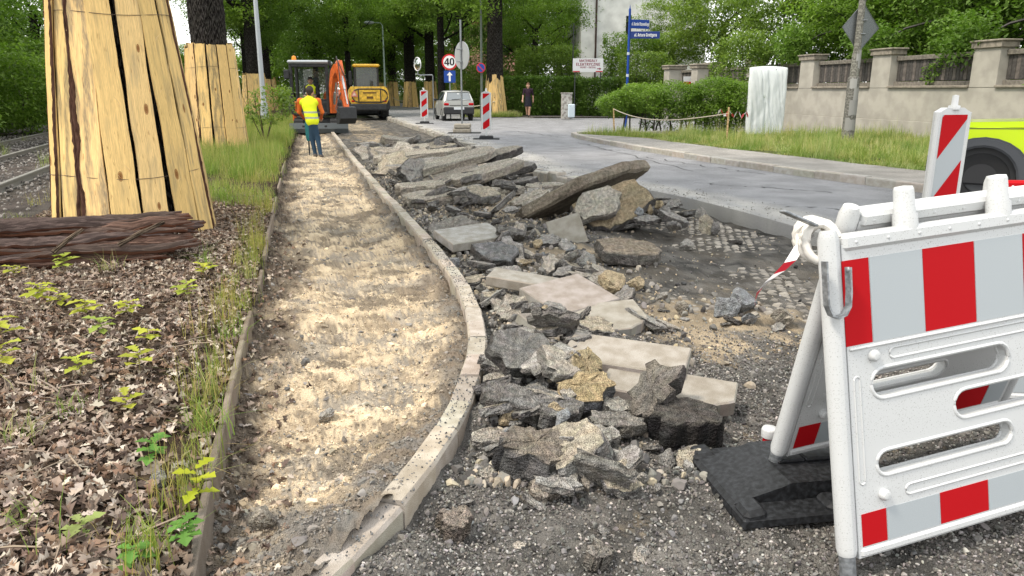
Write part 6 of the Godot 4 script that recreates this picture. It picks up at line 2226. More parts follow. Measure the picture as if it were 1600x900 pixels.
func far_plants() -> void:
	# clipped shrub between rope and gate
	var g := thing("clipped_shrub", "spreading evergreen shrub with bare stems behind the sagging rope", "shrub", Vector3(5.5, 0.2, -26.2), -0.25)
	part(g, "foliage", blobs_mesh(21, [[Vector3(-1.9, 0.95, 0.1), Vector3(1.5, 0.9, 1.7), 4200], [Vector3(-1.0, 1.15, -0.1), Vector3(1.8, 1.0, 2.0), 5200], [Vector3(0.1, 1.2, 0.1), Vector3(1.9, 1.1, 2.1), 5600], [Vector3(1.2, 1.25, 0.0), Vector3(1.9, 1.15, 2.0), 5600], [Vector3(2.1, 1.1, 0.2), Vector3(1.5, 1.2, 1.8), 4600], [Vector3(0.6, 0.75, 0.6), Vector3(3.0, 0.7, 1.0), 2600], [Vector3(1.6, 0.6, 0.5), Vector3(1.8, 0.9, 1.0), 2200]], 0.09), mats["leaf_mid"])
	var sb := MB.new()
	sb.tint = Color(0.06, 0.05, 0.04)
	for k in 16:
		var x := -2.0 + k * 0.27
		sb.tube([Vector3(x, -0.1, rng.randf_range(-0.3, 0.5)), Vector3(x + rng.randf_range(-0.15, 0.15), 0.5, rng.randf_range(-0.3, 0.4)), Vector3(x + rng.randf_range(-0.35, 0.35), 1.2, rng.randf_range(-0.5, 0.5))], [0.035, 0.026, 0.01], 6)
	part(g, "stems", sb.done(), mats["plain"])
	hedge("shrub", "low dark undergrowth below the spreading shrub", "shrub", Vector3(6.1, 0.15, -26.4), Vector3(3.6, 0.7, 1.2), 3200, 0.08, "leaf_dark", 22, -0.25, 2.4, 0.5)
	# boughs that hang over the wall
	for e in [[13.0, 2.9, 22.6, 3.2, 2.2, "dark leafy bough hanging over the wall between two pillars", 62], [12.3, 3.1, 27.0, 3.4, 1.8, "leafy bough over the wall behind the weathered post", 63], [11.2, 3.2, 31.5, 3.4, 2.2, "leafy bough over the wall above the covered sign", 64], [13.9, 3.4, 18.6, 3.2, 2.0, "leafy bough over the wall at the right edge", 65]]:
		var bo := thing("overhanging_bough", e[5], "bough", Vector3(e[0], e[1], -e[2]), 1.4, "boughs over the wall")
		part(bo, "foliage", blobs_mesh(e[6], [[Vector3(-0.8, 0.1, -0.2), Vector3(1.6, e[4] * 0.7, 1.5), 900], [Vector3(0.2, -0.15, 0.1), Vector3(1.5, e[4] * 0.8, 1.4), 900], [Vector3(1.0, 0.3, 0.0), Vector3(1.7, e[4] * 0.6, 1.6), 900]], 0.16), mats["leaf_dark"])
		var lb := MB.new()
		lb.tint = Color(0.05, 0.045, 0.04)
		lb.tube([Vector3(-0.6, 0.9, 2.4), Vector3(-0.3, 0.5, 0.9), Vector3(0.2, 0.0, 0.1)], [0.06, 0.04, 0.012], 6)
		part(bo, "branch", lb.done(), mats["plain"])
	# hedges along the side street
	hedge("hedge", "long dark clipped hedge behind the walking person", "hedge", Vector3(1.4, 0.2, -44.6), Vector3(5.6, 2.2, 1.6), 22000, 0.14, "leaf_dark", 31, 0.0, 8.0, 0.08)
	hedge("hedge", "ivy hedge with a rounded end right of the utility cabinet", "hedge", Vector3(5.8, 0.2, -43.6), Vector3(4.2, 2.1, 1.5), 17000, 0.14, "leaf_dark", 32, 0.05, 6.0, 0.12)
	hedge("bush", "rounded light green bush behind the advertising board", "bush", Vector3(2.2, 0.8, -47.5), Vector3(4.0, 3.4, 3.0), 16000, 0.15, "leaf_light", 33, 0.0, 2.4, 0.3)
	hedge("bush", "leafy bush in front of the white house", "bush", Vector3(7.8, 1.0, -48.5), Vector3(4.6, 4.0, 3.0), 16000, 0.16, "leaf_mid", 34, 0.0, 2.2, 0.35)
	hedge("bush", "loose light bush left of the gate posts", "bush", Vector3(7.2, 0.6, -42.5), Vector3(3.0, 3.0, 2.0), 9000, 0.14, "leaf_light", 35, 0.0, 2.2, 0.35)
	hedge("bush", "climbing light leaves over the wall behind the covered sign", "bush", Vector3(9.4, 0.5, -32.0), Vector3(2.4, 3.4, 2.0), 10000, 0.13, "leaf_light", 36, 0.0, 2.4, 0.35)
	hedge("bush", "pale bush at the corner, above the silver car", "bush", Vector3(-1.6, 0.4, -52.0), Vector3(5.0, 2.8, 3.0), 14000, 0.16, "leaf_light", 37, 0.0, 2.4, 0.3)
	hedge("hedge", "low hedge under the avenue trees behind the plank guards", "hedge", Vector3(-7.0, 0.2, -78.0), Vector3(14.0, 2.4, 2.0), 18000, 0.2, "leaf_mid", 38, -0.9, 5.0, 0.2)
	# branch of a shrub at the right picture edge, above the green car
	hedge("shrub", "thin leafy shrub at the right edge above the green car", "shrub", Vector3(9.7, 0.6, -13.4), Vector3(1.9, 1.6, 1.3), 1500, 0.09, "leaf_mid", 39, 0.0, 2.0, 0.4)
	# bank of bushes left of the tram track
	var left := [[-17.6, 25.0, 5.5, 3.0, "dense hedge-like bush at the left edge behind the tram track"], [-20.5, 33.0, 6.0, 3.6, "bush farther along the tram track, behind the big plank guard"], [-16.0, 19.5, 4.5, 2.8, "nearest bush at the left edge behind the tram track"], [-22.5, 43.0, 6.0, 3.4, "bush seen between the first and second plank guards"]]
	for k in left.size():
		var e: Array = left[k]
		hedge("bush", e[4], "bush", Vector3(e[0], 0.15, -e[1]), Vector3(e[2], e[3], 4.0), 20000, 0.15, "leaf_mid", 50 + k, 0.9, 2.6, 0.25, "bushes behind the tram track")
	# the far ends of the street and of the tram track are closed by undergrowth
	var belt := [[-20.0, 118.0, 26.0, 7.0, "undergrowth closing the far end of the street"], [-42.0, 100.0, 30.0, 6.0, "undergrowth at the far end of the tram track"], [-30.0, 66.0, 22.0, 4.2, "long thicket beyond the tram track"], [6.0, 100.0, 26.0, 7.0, "thicket behind the houses"], [20.0, 36.0, 16.0, 6.0, "thicket behind the wall trees"], [22.0, 22.0, 14.0, 6.0, "thicket behind the right end of the wall"], [15.2, 26.5, 24.0, 5.4, "dark thicket right behind the beige wall"]]
	for k in belt.size():
		var e: Array = belt[k]
		hedge("thicket", e[4], "thicket", Vector3(e[0], 0.1, -e[1]), Vector3(e[2], e[3], 4.0), 16000 if k < 6 else 30000, 0.34 if k < 6 else 0.2, "leaf_mid" if k < 4 else "leaf_dark", 80 + k, [0.0, 0.0, 0.0, 0.0, 1.4, 0.0, 1.75][k], 3.0, 0.25, "thickets in the background")
	# trees: x, d, crown kind, height of crown centre, scale, leaf, words
	var trees := [
		[-21.0, 29.0, 0, 5.6, 1.0, "leaf_dark", "dark tree behind the bushes at the left edge"], [-24.0, 40.0, 1, 6.2, 1.1, "leaf_mid", "tree behind the tram track, left of the big plank guard"],
		[-17.5, 20.5, 2, 6.4, 0.8, "leaf_dark", "tree over the nearest bush at the left edge"], [-27.5, 62.0, 2, 3.4, 0.65, "leaf_mid", "rounded tree seen between the first two plank guards"],
		[-17.6, 52.0, 0, 7.5, 0.8, "leaf_dark", "tree behind the grey lamp post"], [-24.0, 80.0, 1, 6.5, 1.3, "leaf_mid", "tree above the excavator far back"],
		[-15.0, 92.0, 2, 6.8, 1.4, "leaf_dark", "tree closing the street behind the loader"], [-19.0, 104.0, 0, 7.5, 1.7, "leaf_mid", "large tree at the far end of the street, left"],
		[-9.0, 112.0, 1, 7.5, 1.6, "leaf_light", "large light tree at the far end of the street"], [-6.0, 84.0, 0, 6.8, 1.2, "leaf_mid", "tree behind the speed limit sign"],
		[0.5, 66.0, 2, 7.0, 1.1, "leaf_dark", "tree right of the tallest avenue trunk"], [1.5, 52.0, 1, 6.4, 0.8, "leaf_mid", "tree above the walking person"],
		[3.6, 60.0, 0, 8.6, 0.75, "leaf_dark", "tree hanging before the left corner of the white house"], [12.5, 47.0, 0, 6.4, 0.9, "leaf_light", "light tree right of the white house"],
		[13.5, 38.0, 1, 5.2, 0.85, "leaf_light", "light green tree over the wall behind the covered sign"], [14.6, 31.0, 2, 5.0, 0.7, "leaf_mid", "tree behind the wall above the covered sign"],
		[16.2, 26.5, 0, 5.0, 0.7, "leaf_dark", "dark tree behind the wall at the diamond sign"], [17.0, 21.5, 1, 4.8, 0.7, "leaf_dark", "dark tree behind the wall, right of the diamond sign"],
		[18.5, 17.5, 2, 5.0, 0.75, "leaf_dark", "dark tree behind the wall at the right edge"], [19.0, 33.0, 1, 8.0, 1.1, "leaf_dark", "tall dark tree farther behind the wall"],
		[22.0, 26.0, 0, 8.0, 1.1, "leaf_dark", "tall dark tree far right behind the wall"], [24.0, 45.0, 2, 8.0, 1.4, "leaf_mid", "tree behind the dark trees on the right"],
		[-32.0, 50.0, 0, 7.0, 1.4, "leaf_dark", "tree far left beyond the tram track"], [-52.0, 90.0, 1, 8.0, 1.8, "leaf_mid", "tall tree far left at the end of the tram track"],
		[8.0, 80.0, 2, 8.0, 1.5, "leaf_mid", "tree behind the white house"], [-2.0, 105.0, 1, 8.0, 1.6, "leaf_dark", "dark tree behind the pink house"],
		[-12.5, 60.0, 0, 8.4, 0.9, "leaf_mid", "tree arching over the excavator"], [-16.5, 66.0, 2, 6.6, 1.0, "leaf_dark", "dark tree behind the excavator cab"],
		[-4.5, 50.0, 2, 8.8, 0.8, "leaf_mid", "tree whose crown hangs over the silver car"],
		[15.5, 36.0, 0, 7.0, 0.8, "leaf_mid", "leafy tree between the covered sign and the house"], [17.5, 30.0, 2, 7.4, 0.85, "leaf_dark", "dark tree above the wall, left of the diamond sign"], [19.5, 22.5, 0, 7.2, 0.85, "leaf_dark", "dark tree above the wall, right of the diamond post"],
		[-13.0, 74.0, 0, 6.4, 1.0, "leaf_mid", "tree over the loader cab"], [-28.0, 100.0, 2, 7.0, 1.5, "leaf_mid", "tree far back left of the excavator"], [10.5, 52.0, 1, 5.4, 0.6, "leaf_light", "light tree just right of the blue name plates"],
	]
	for t in trees:
		var s: float = t[4]
		tree_thing("background_tree", t[6], Vector3(t[0], 0.1, -t[1]), 0.26, 0.18, t[3] - 1.0, 3.0, t[2], t[5], t[3], Vector3(s, s, s), "trees of the background")
	# ivy falling over the wall
	hedge("ivy", "dark ivy hanging over the board panel of the wall", "ivy", Vector3(12.75, 1.75, -23.3), Vector3(1.5, 1.3, 0.9), 2200, 0.12, "leaf_dark", 61, 1.4, 2.2, 0.35)
	# grass strip on the right
	var f0 := Color(0.16, 0.26, 0.05)
	var f1 := Color(0.42, 0.44, 0.16)
	var kinds := [tuft_mesh(811, 22, 0.42, 0.012, 0.6, f0, f1, 0.09), tuft_mesh(812, 20, 0.36, 0.012, 0.8, f0, Color(0.3, 0.38, 0.08), 0.1), tuft_mesh(813, 18, 0.5, 0.010, 0.4, f1, Color(0.55, 0.5, 0.3), 0.08)]
	for kind in 3:
		var buf := PackedFloat32Array()
		for k in 1900:
			var d := 8.0 + rng.randf() * 17.2
			var x0 := far_x(d) + 0.12 + 1.6 * smoothstep(25.5, 22.5, d) + 0.5 * smoothstep(24.0, 12.0, d)
			var x1 := 13.55 - (d - 16.7) * 0.18 - 0.3
			var x := lerpf(x0 + 0.02, x1, pow(rng.randf(), 1.3))
			var edge := clampf((x - x0) / 0.5, 0.25, 1.0)
			var wild := clampf(0.7 + 1.3 * noise_a.get_noise_2d(x * 0.7, d * 0.7), 0.2, 1.5)
			put_copy(buf, Transform3D(turn(rng.randf_range(-PI, PI)).scaled_local(Vector3(1, edge * wild * rng.randf_range(0.4, 1.1), 1)), Vector3(x, 0.21, -d)), Color(1.0, 0.95, 0.85).lerp(Color(0.7, 0.85, 0.7), clampf(0.5 + 1.5 * noise_b.get_noise_2d(x * 0.3, d * 0.3), 0.0, 1.0)))
		for k in 500:
			var x := rng.randf_range(-2.6, 0.3)
			var d := 42.5 + rng.randf() * 4.0
			put_copy(buf, Transform3D(turn(rng.randf_range(-PI, PI)).scaled_local(Vector3(1.5, 0.8, 1.5)), Vector3(x, 0.2, -d)), Color.WHITE)
		tag(scatter(self, "strip_grass", kinds[kind], mats["grass"], buf), "rough grass between the far pavement and the wall", "grass", "", "stuff")

# ------------------------------------------------------------------ signs, masts
func text_mesh(words: String, high: float, depth := 0.01, bold := false, narrow := 1.0) -> TextMesh:
	var t := TextMesh.new()
	var f := SystemFont.new()
	f.font_names = PackedStringArray(["Droid Sans"])
	if bold: f.font_weight = 700
	t.font = f
	t.text = words
	t.font_size = 64
	t.pixel_size = high / 46.0
	t.depth = depth
	t.curve_step = 2.0
	t.horizontal_alignment = HORIZONTAL_ALIGNMENT_CENTER
	t.vertical_alignment = VERTICAL_ALIGNMENT_CENTER
	return t

func disc(rad: float, thick: float, z: float, sides := 40) -> ArrayMesh:
	var p := PackedVector2Array()
	for k in sides: p.append(Vector2(cos(TAU * k / sides), sin(TAU * k / sides)) * rad)
	var b := MB.new()
	b.prism(p, z, z + thick)
	return b.done()

func pole(parent: Node3D, called: String, h: float, r0: float, r1: float, m: Material, y0 := 0.0) -> void:
	var b := MB.new()
	b.tube([Vector3(0, y0, 0), Vector3(0, h, 0)], [r0, r1], 12)
	part(parent, called, b.done(), m)

func build_signs() -> void:
	var blue := M("sign_blue", L(0.01, 0.05, 0.26), 0.4)
	var white := M("sign_white", L(0.72, 0.72, 0.72), 0.4)
	var ink := M("sign_black", L(0.012, 0.012, 0.012), 0.5)
	var red := M("sign_red", L(0.5, 0.02, 0.025), 0.4)
	var maroon := M("sign_maroon", L(0.24, 0.02, 0.05), 0.5)
	var backs := M("sign_back", L(0.40, 0.42, 0.43), 0.5, {"metal": 0.3})
	# temporary sign seen from behind
	var g := thing("temporary_sign", "round grey back of a road sign on a pole in a concrete foot", "sign", Vector3(-1.74, 0.15, -26.9))
	pole(g, "pole", 3.75, 0.032, 0.032, mats["galv"], 0.2)
	var d := part(g, "plate", disc(0.46, 0.02, -0.05), backs)
	d.position = Vector3(0, 2.6, 0); d.rotation.y = -0.95
	var b := MB.new()
	for y in [2.4, 2.8]: b.cbox(Vector3(0, y, 0), Vector3(0.3, 0.04, 0.09), 0.006)
	part(g, "clamp", b.done(), mats["galv"])
	for k in 2:
		part(g, "concrete_foot", box_mesh(Vector3(0.02 * k, 0.09 + k * 0.16, 0), Vector3(0.62 - k * 0.04, 0.15, 0.5), 0.03, Color(0.4, 0.37, 0.32)), mats["concrete"])
	part(g, "base_plate", box_mesh(Vector3(0.08, 0.015, 0.05), Vector3(1.15, 0.03, 0.6), 0.01), mats["rubber"])
	# speed limit and one-way signs
	g = thing("speed_sign", "round speed limit 40 sign with red rim above a blue arrow", "sign", Vector3(-3.22, 0.15, -40.6))
	pole(g, "pole", 3.15, 0.035, 0.035, mats["galv"])
	var s := part(g, "limit_plate", disc(0.40, 0.015, 0.04), red)
	s.position.y = 2.86
	part(s, "white_field", disc(0.315, 0.006, 0.0565), white)
	var t := part(s, "number", text_mesh("40", 0.36, 0.006, true), ink)
	t.position = Vector3(0, 0, 0.066)
	var q := part(g, "arrow_plate", box_mesh(Vector3(0, 2.13, 0.05), Vector3(0.6, 0.6, 0.02), 0.005), blue)
	b = MB.new()
	b.prism(PackedVector2Array([Vector2(-0.05, 1.9), Vector2(0.05, 1.9), Vector2(0.05, 2.2), Vector2(0.15, 2.2), Vector2(0, 2.38), Vector2(-0.15, 2.2), Vector2(-0.05, 2.2)]), 0.0625, 0.068)
	part(q, "arrow", b.done(), white)
	# traffic mirror on a bent arm
	g = thing("traffic_mirror", "round traffic mirror on a grey bent pipe beside the avenue", "mirror", Vector3(-4.25, 0.15, -39.6))
	b = MB.new()
	b.tube([Vector3(0.25, 0, 0), Vector3(0.25, 2.15, 0), Vector3(0.22, 2.2, 0), Vector3(-0.45, 2.2, 0), Vector3(-0.5, 2.24, 0), Vector3(-0.5, 2.9, 0)], 0.03, 8)
	part(g, "pipe", b.done(), mats["galv"])
	var mm := MB.new()
	var prof := []
	for k in 9: prof.append([0.31 * k / 8.0, 0.09 - 0.09 * pow(k / 8.0, 2.0)])
	prof.reverse()
	mm.lathe(prof, 28)
	var mi := part(g, "mirror_face", mm.done(), M("mirror", L(0.8, 0.82, 0.84), 0.08, {"metal": 1.0}))
	mi.transform = Transform3D(Basis(Vector3.UP, -0.9) * Basis(Vector3.RIGHT, PI / 2), Vector3(-0.5, 2.72, 0.06))
	b = MB.new()
	var ring := []
	for k in 29: ring.append(Vector3(cos(TAU * k / 28) * 0.32, sin(TAU * k / 28) * 0.32, 0))
	b.tube(ring, 0.022, 6, false)
	var ri := part(g, "rim", b.done(), white)
	ri.transform = Transform3D(Basis(Vector3.UP, -0.9), Vector3(-0.5, 2.72, 0.06))
	# no stopping sign on a lamp mast
	g = thing("no_stopping_sign", "small blue and red no parking sign on the tall mast", "sign", Vector3(-1.62, 2.75, -41.6), -0.25)
	s = part(g, "plate", disc(0.25, 0.015, 0.08), red)
	part(s, "blue_field", disc(0.205, 0.006, 0.0965), blue)
	part(s, "bar", box_mesh(Vector3(0, 0, 0.105), Vector3(0.42, 0.045, 0.006), 0.001, Color.WHITE, Basis(Vector3.BACK, -PI / 4)), red)
	g = thing("lamp_mast", "tall thin mast carrying the no parking sign before the trees", "lamp post", Vector3(-1.62, 0.15, -41.7))
	pole(g, "shaft", 9.0, 0.07, 0.045, M("dull_green", L(0.1, 0.12, 0.1), 0.6))
	pole(g, "base", 1.1, 0.1, 0.1, mats["dull_green"])
	# lamp posts
	g = thing("street_lamp", "pale grey lamp post leaning over the grass at the left", "lamp post", Vector3(-11.5, 0.15, -36.0))
	pole(g, "shaft", 9.5, 0.125, 0.075, M("pale_grey", L(0.42, 0.45, 0.48), 0.5))
	pole(g, "base", 0.9, 0.19, 0.17, mats["pale_grey"])
	b = MB.new()
	b.tube([Vector3(0, 9.45, 0), Vector3(0.4, 9.8, 0), Vector3(1.6, 9.9, 0)], 0.05, 8)
	part(g, "arm", b.done(), mats["pale_grey"])
	part(g, "lamp_head", box_mesh(Vector3(1.9, 9.92, 0), Vector3(0.7, 0.12, 0.28), 0.05), mats["pale_grey"])
	g = thing("street_lamp", "slim green street lamp with an arm, behind the yellow loader", "lamp post", Vector3(-9.75, 0.15, -60.0))
	pole(g, "shaft", 6.2, 0.085, 0.05, M("pale_green", L(0.3, 0.38, 0.33), 0.6))
	b = MB.new()
	b.tube([Vector3(0, 6.15, 0), Vector3(-0.15, 6.35, 0), Vector3(-0.8, 6.4, 0)], 0.03, 8)
	part(g, "arm", b.done(), mats["pale_green"])
	b = MB.new()
	b.xf = Transform3D(Basis().scaled(Vector3(0.4, 0.13, 0.2)), Vector3(-1.0, 6.38, 0))
	b.lathe([[0.0, -1.0], [0.5, -0.86], [0.87, -0.5], [1.0, 0.0], [0.87, 0.5], [0.5, 0.86], [0.0, 1.0]], 16)
	part(g, "lamp_head", b.done(), mats["pale_grey"])
	# street names
	g = thing("street_name_post", "blue post with two blue street name plates above the hedge", "sign", Vector3(4.42, 0.2, -30.0))
	pole(g, "post", 4.35, 0.05, 0.045, blue)
	pole(g, "post_tip", 4.5, 0.03, 0.005, blue, 4.34)
	var n1 := part(g, "upper_plate", box_mesh(Vector3(0.44, 3.82, 0), Vector3(0.80, 0.32, 0.03), 0.006), blue)
	n1.rotation.y = 0.35
	var tx := part(n1, "lettering", text_mesh("ul. Karola Olszewskiego", 0.115, 0.006, true), white)
	tx.position = Vector3(0.46, 3.82, 0.019); tx.scale = Vector3(0.42, 1, 1)
	var n2 := part(g, "lower_plate", box_mesh(Vector3(0.60, 3.42, 0), Vector3(1.12, 0.26, 0.03), 0.006), M("sign_navy", L(0.008, 0.03, 0.17), 0.4))
	tx = part(n2, "lettering", text_mesh("al. Artura Grottgera", 0.115, 0.006, true), white)
	tx.position = Vector3(0.62, 3.42, 0.019); tx.scale = Vector3(0.56, 1, 1)
	for y in [1.0, 1.9, 2.7]:
		b = MB.new()
		b.tube([Vector3(0, y, 0), Vector3(0, y + 0.1, 0)], 0.056, 12)
		part(g, "sticker_band", b.done(), M("sticker", L(0.45, 0.5, 0.56), 0.6))
	# advertising board
	g = thing("advertising_board", "white board with red lettering for electrical materials above the hedge", "sign", Vector3(4.15, 0.2, -43.0))
	part(g, "board", box_mesh(Vector3(0, 2.72, 0), Vector3(1.66, 0.72, 0.05), 0.008), white)
	var lines := [["MATERIAŁY", 0.98, 2.96, 0.13, 0.0, 1.0], ["ELEKTRYCZNE", 1.3, 2.77, 0.15, 0.0, 1.0], ["HURT - DETAL", 0.86, 2.61, 0.09, 0.0, 1.0]]
	for l in lines:
		var tm := text_mesh(l[0], l[3], 0.006, true)
		var o := part(g, "lettering", tm, maroon)
		o.position = Vector3(0, l[2], 0.029)
		var wide: float = tm.get_aabb().size.x
		if wide > 0.01: o.scale.x = l[1] / wide
	b = MB.new()
	b.prism(PackedVector2Array([Vector2(0.5, 2.515), Vector2(0.63, 2.515), Vector2(0.63, 2.48), Vector2(0.74, 2.54), Vector2(0.63, 2.6), Vector2(0.63, 2.56), Vector2(0.5, 2.56)]), 0.027, 0.032)
	part(g, "arrow", b.done(), maroon)
	for e in [[-0.63, 0.38], [0.62, 0.38]]:
		part(g, "red_strip", box_mesh(Vector3(e[0], 2.395, 0.03), Vector3(e[1], 0.055, 0.006), 0.001), red)
	for x in [-0.7, 0.7]:
		part(g, "post", box_mesh(Vector3(x, 1.2, -0.05), Vector3(0.06, 2.5, 0.06), 0.004), mats["dark_steel"])
	b = MB.new()
	b.tube([Vector3(-0.82, 2.4, -0.06), Vector3(-0.82, 4.9, -0.06)], 0.035, 8)
	part(g, "mast", b.done(), mats["dark_steel"])
	# ropes between the far guards
	var ropes := [[Vector3(-0.95, 1.0, -42.9), Vector3(-4.0, 1.0, -46.0), "pale rope hung between the silver car and the tallest guard"], [Vector3(-9.0, 0.95, -68.7), Vector3(-11.2, 0.95, -73.2), "pale rope hung between two far plank guards"]]
	for r in ropes:
		var pts := []
		for k in 13:
			var f := k / 12.0
			pts.append(r[0].lerp(r[1], f) - Vector3(0, 1.2 * f * (1.0 - f), 0))
		b = MB.new()
		b.tint = Color(0.5, 0.45, 0.35)
		b.tube(pts, 0.03, 6)
		solo("guard_rope", b.done(), mats["plain"], r[2], "rope", "ropes between the guards")

# ------------------------------------------------------------------ machines
func wheel(parent: Node3D, at: Vector3, rad: float, wide: float, lugs: int, rim_m: Material, axis_yaw := 0.0) -> void:
	var b := MB.new()
	var h := wide * 0.5
	b.lathe([[rad * 0.56, -h * 0.9], [rad * 0.7, -h], [rad * 0.92, -h], [rad, -h * 0.75], [rad, h * 0.75], [rad * 0.92, h], [rad * 0.7, h], [rad * 0.56, h * 0.9]], 30)
	for k in lugs:
		var a := TAU * k / lugs
		for s in [-1, 1]:
			b.cbox(Vector3(cos(a + s * 0.06) * rad, s * h * 0.45, sin(a + s * 0.06) * rad), Vector3(rad * 0.09, h * 0.85, rad * 0.12), 0.01, Basis(Vector3.UP, -a) * Basis(Vector3.RIGHT, s * 0.4))
	var o := part(parent, "wheel", b.done(), mats["tyre"])
	o.transform = Transform3D(Basis(Vector3.UP, axis_yaw) * Basis(Vector3.BACK, PI / 2), at)
	b = MB.new()
	b.lathe([[0.0, -h * 0.55], [rad * 0.2, -h * 0.6], [rad * 0.5, -h * 0.35], [rad * 0.57, -h * 0.85], [rad * 0.57, h * 0.85], [rad * 0.5, h * 0.35], [rad * 0.2, h * 0.6], [0.0, h * 0.55]], 24)
	part(o, "rim", b.done(), rim_m)

func build_machines() -> void:
	excavator()
	loader()

func excavator() -> void:
	var orange := M("orange_paint", L(0.72, 0.14, 0.025), 0.4, {"coat": 0.3, "tex": texs["coarse"], "tri": 0.8})
	var dark := M("machine_grey", L(0.035, 0.037, 0.04), 0.5, {"tex": texs["coarse"], "tri": 0.9})
	var g := thing("excavator", "small excavator with dark cab and raised orange arm facing the camera", "excavator", Vector3(-7.4, 0.02, -29.8), 0.12)
	for s in [-1, 1]:
		var b := MB.new()
		var p := PackedVector2Array()
		for k in 9:
			var a := -PI / 2 + PI * k / 8
			p.append(Vector2(0.85 + cos(a) * 0.27, 0.28 + sin(a) * 0.27))
		for k in 9:
			var a := PI / 2 + PI * k / 8
			p.append(Vector2(-0.85 + cos(a) * 0.27, 0.28 + sin(a) * 0.27))
		b.xf = Transform3D(Basis(Vector3.UP, -PI / 2), Vector3(s * 0.66, 0, 0))
		b.prism(p, -0.17, 0.17)
		for k in 18:
			b.cbox(Vector3(-0.85 + k * 0.1, 0.56, 0), Vector3(0.05, 0.03, 0.33), 0.006)
		for k in 5: b.cbox(Vector3(1.06 + 0.05 * sin(k), 0.1 + k * 0.09, 0), Vector3(0.06, 0.04, 0.33), 0.006)
		part(g, "track", b.done(), mats["tyre"])
	part(g, "undercarriage", box_mesh(Vector3(0, 0.4, 0), Vector3(1.0, 0.3, 1.2), 0.04), dark)
	# dozer blade towards the camera
	var bl := MB.new()
	bl.xf = Transform3D(Basis(Vector3.UP, -PI / 2), Vector3(0.15, 0, 0))
	bl.prism(PackedVector2Array([Vector2(1.5, 0.06), Vector2(1.56, 0.06), Vector2(1.66, 0.22), Vector2(1.62, 0.42), Vector2(1.56, 0.42), Vector2(1.58, 0.24)]), -1.05, 1.05)
	part(g, "blade", bl.done(), M("blade_steel", L(0.1, 0.115, 0.125), 0.5))
	for x in [-0.4, 0.4]: part(g, "blade_arm", box_mesh(Vector3(x, 0.28, 1.15), Vector3(0.12, 0.14, 1.0), 0.02), dark)
	# house
	part(g, "upper_body", box_mesh(Vector3(0, 0.95, -0.35), Vector3(1.75, 0.6, 1.6), 0.12), dark)
	part(g, "side_cover", box_mesh(Vector3(-0.84, 0.8, 0.35), Vector3(0.2, 0.75, 0.3), 0.05), orange)
	part(g, "rear_cover", box_mesh(Vector3(0.5, 1.35, -0.75), Vector3(0.75, 0.5, 0.7), 0.15), orange)
	part(g, "floor", box_mesh(Vector3(-0.25, 0.72, 0.25), Vector3(1.25, 0.12, 1.0), 0.03), dark)
	# cab: posts, roof, glass
	var cx0 := -0.88
	var cx1 := 0.42
	for e in [[cx0, 0.62], [cx1, 0.62], [cx0, -0.75], [cx1, -0.75]]:
		part(g, "cab_post", box_mesh(Vector3(e[0], 1.65, e[1]), Vector3(0.12, 1.9, 0.12), 0.03), dark)
	part(g, "roof", box_mesh(Vector3((cx0 + cx1) * 0.5, 2.6, -0.06), Vector3(1.5, 0.12, 1.6), 0.05), M("roof_grey", L(0.36, 0.39, 0.41), 0.4))
	part(g, "roof_trim", box_mesh(Vector3((cx0 + cx1) * 0.5, 2.47, 0.66), Vector3(1.3, 0.14, 0.08), 0.03), dark)
	part(g, "left_mirror", box_mesh(Vector3(cx0 - 0.14, 2.15, 0.72), Vector3(0.2, 0.34, 0.06), 0.03), dark)
	part(g, "right_mirror", box_mesh(Vector3(cx1 + 0.14, 2.55, 0.7), Vector3(0.1, 0.2, 0.05), 0.02), dark)
	part(g, "rear_window", box_mesh(Vector3((cx0 + cx1) * 0.5, 1.95, -0.76), Vector3(1.15, 0.9, 0.02), 0.002), mats["clear_glass"])
	part(g, "side_window", box_mesh(Vector3(cx1 + 0.0, 1.9, -0.06), Vector3(0.02, 1.0, 1.2), 0.002), mats["clear_glass"])
	part(g, "seat", box_mesh(Vector3(-0.25, 1.05, -0.3), Vector3(0.5, 0.2, 0.5), 0.06), mats["black_plastic"])
	part(g, "seat_back", box_mesh(Vector3(-0.25, 1.45, -0.58), Vector3(0.48, 0.75, 0.14), 0.06), mats["black_plastic"])
	part(g, "side_door", box_mesh(Vector3(0.62, 1.15, 0.35), Vector3(0.34, 0.95, 0.04), 0.02), M("door_pale", L(0.5, 0.5, 0.48), 0.5, {"tex": ntex("doors", 0.03, Color(0.4, 0.36, 0.34), Color(1, 1, 1), 2, 256, FastNoiseLite.TYPE_SIMPLEX, [0.4, 0.5]), "tri": 1.4}))
	var b := MB.new()
	b.lathe([[0.0, 0.0], [0.09, 0.0], [0.09, 0.03], [0.07, 0.14], [0.0, 0.17]], 14, Transform3D(Basis(), Vector3(cx0 + 0.12, 2.66, 0.4)))
	part(g, "beacon_lamp", b.done(), M("amber_lens", L(0.8, 0.25, 0.02), 0.2))
	for k in 2:
		b = MB.new()
		b.tube([Vector3(-0.42 + k * 0.34, 0.78, 0.38), Vector3(-0.42 + k * 0.34, 1.3, 0.45)], 0.014, 6)
		part(g, "lever", b.done(), mats["black_plastic"])
	# boom in three lengths, with rams
	var boom := MB.new()
	boom.xf = Transform3D(Basis(Vector3.UP, -PI / 2 + 0.36), Vector3(0.55, 0, 0.55))
	boom.prism(PackedVector2Array([Vector2(-0.05, 0.75), Vector2(0.3, 0.75), Vector2(0.42, 1.5), Vector2(0.7, 2.02), Vector2(1.1, 2.22), Vector2(1.3, 2.12), Vector2(1.42, 2.3), Vector2(1.25, 2.5), Vector2(0.95, 2.5), Vector2(0.45, 2.28), Vector2(0.12, 1.75)]), -0.11, 0.11)
	part(g, "boom", boom.done(), orange)
	var st := MB.new()
	st.xf = boom.xf
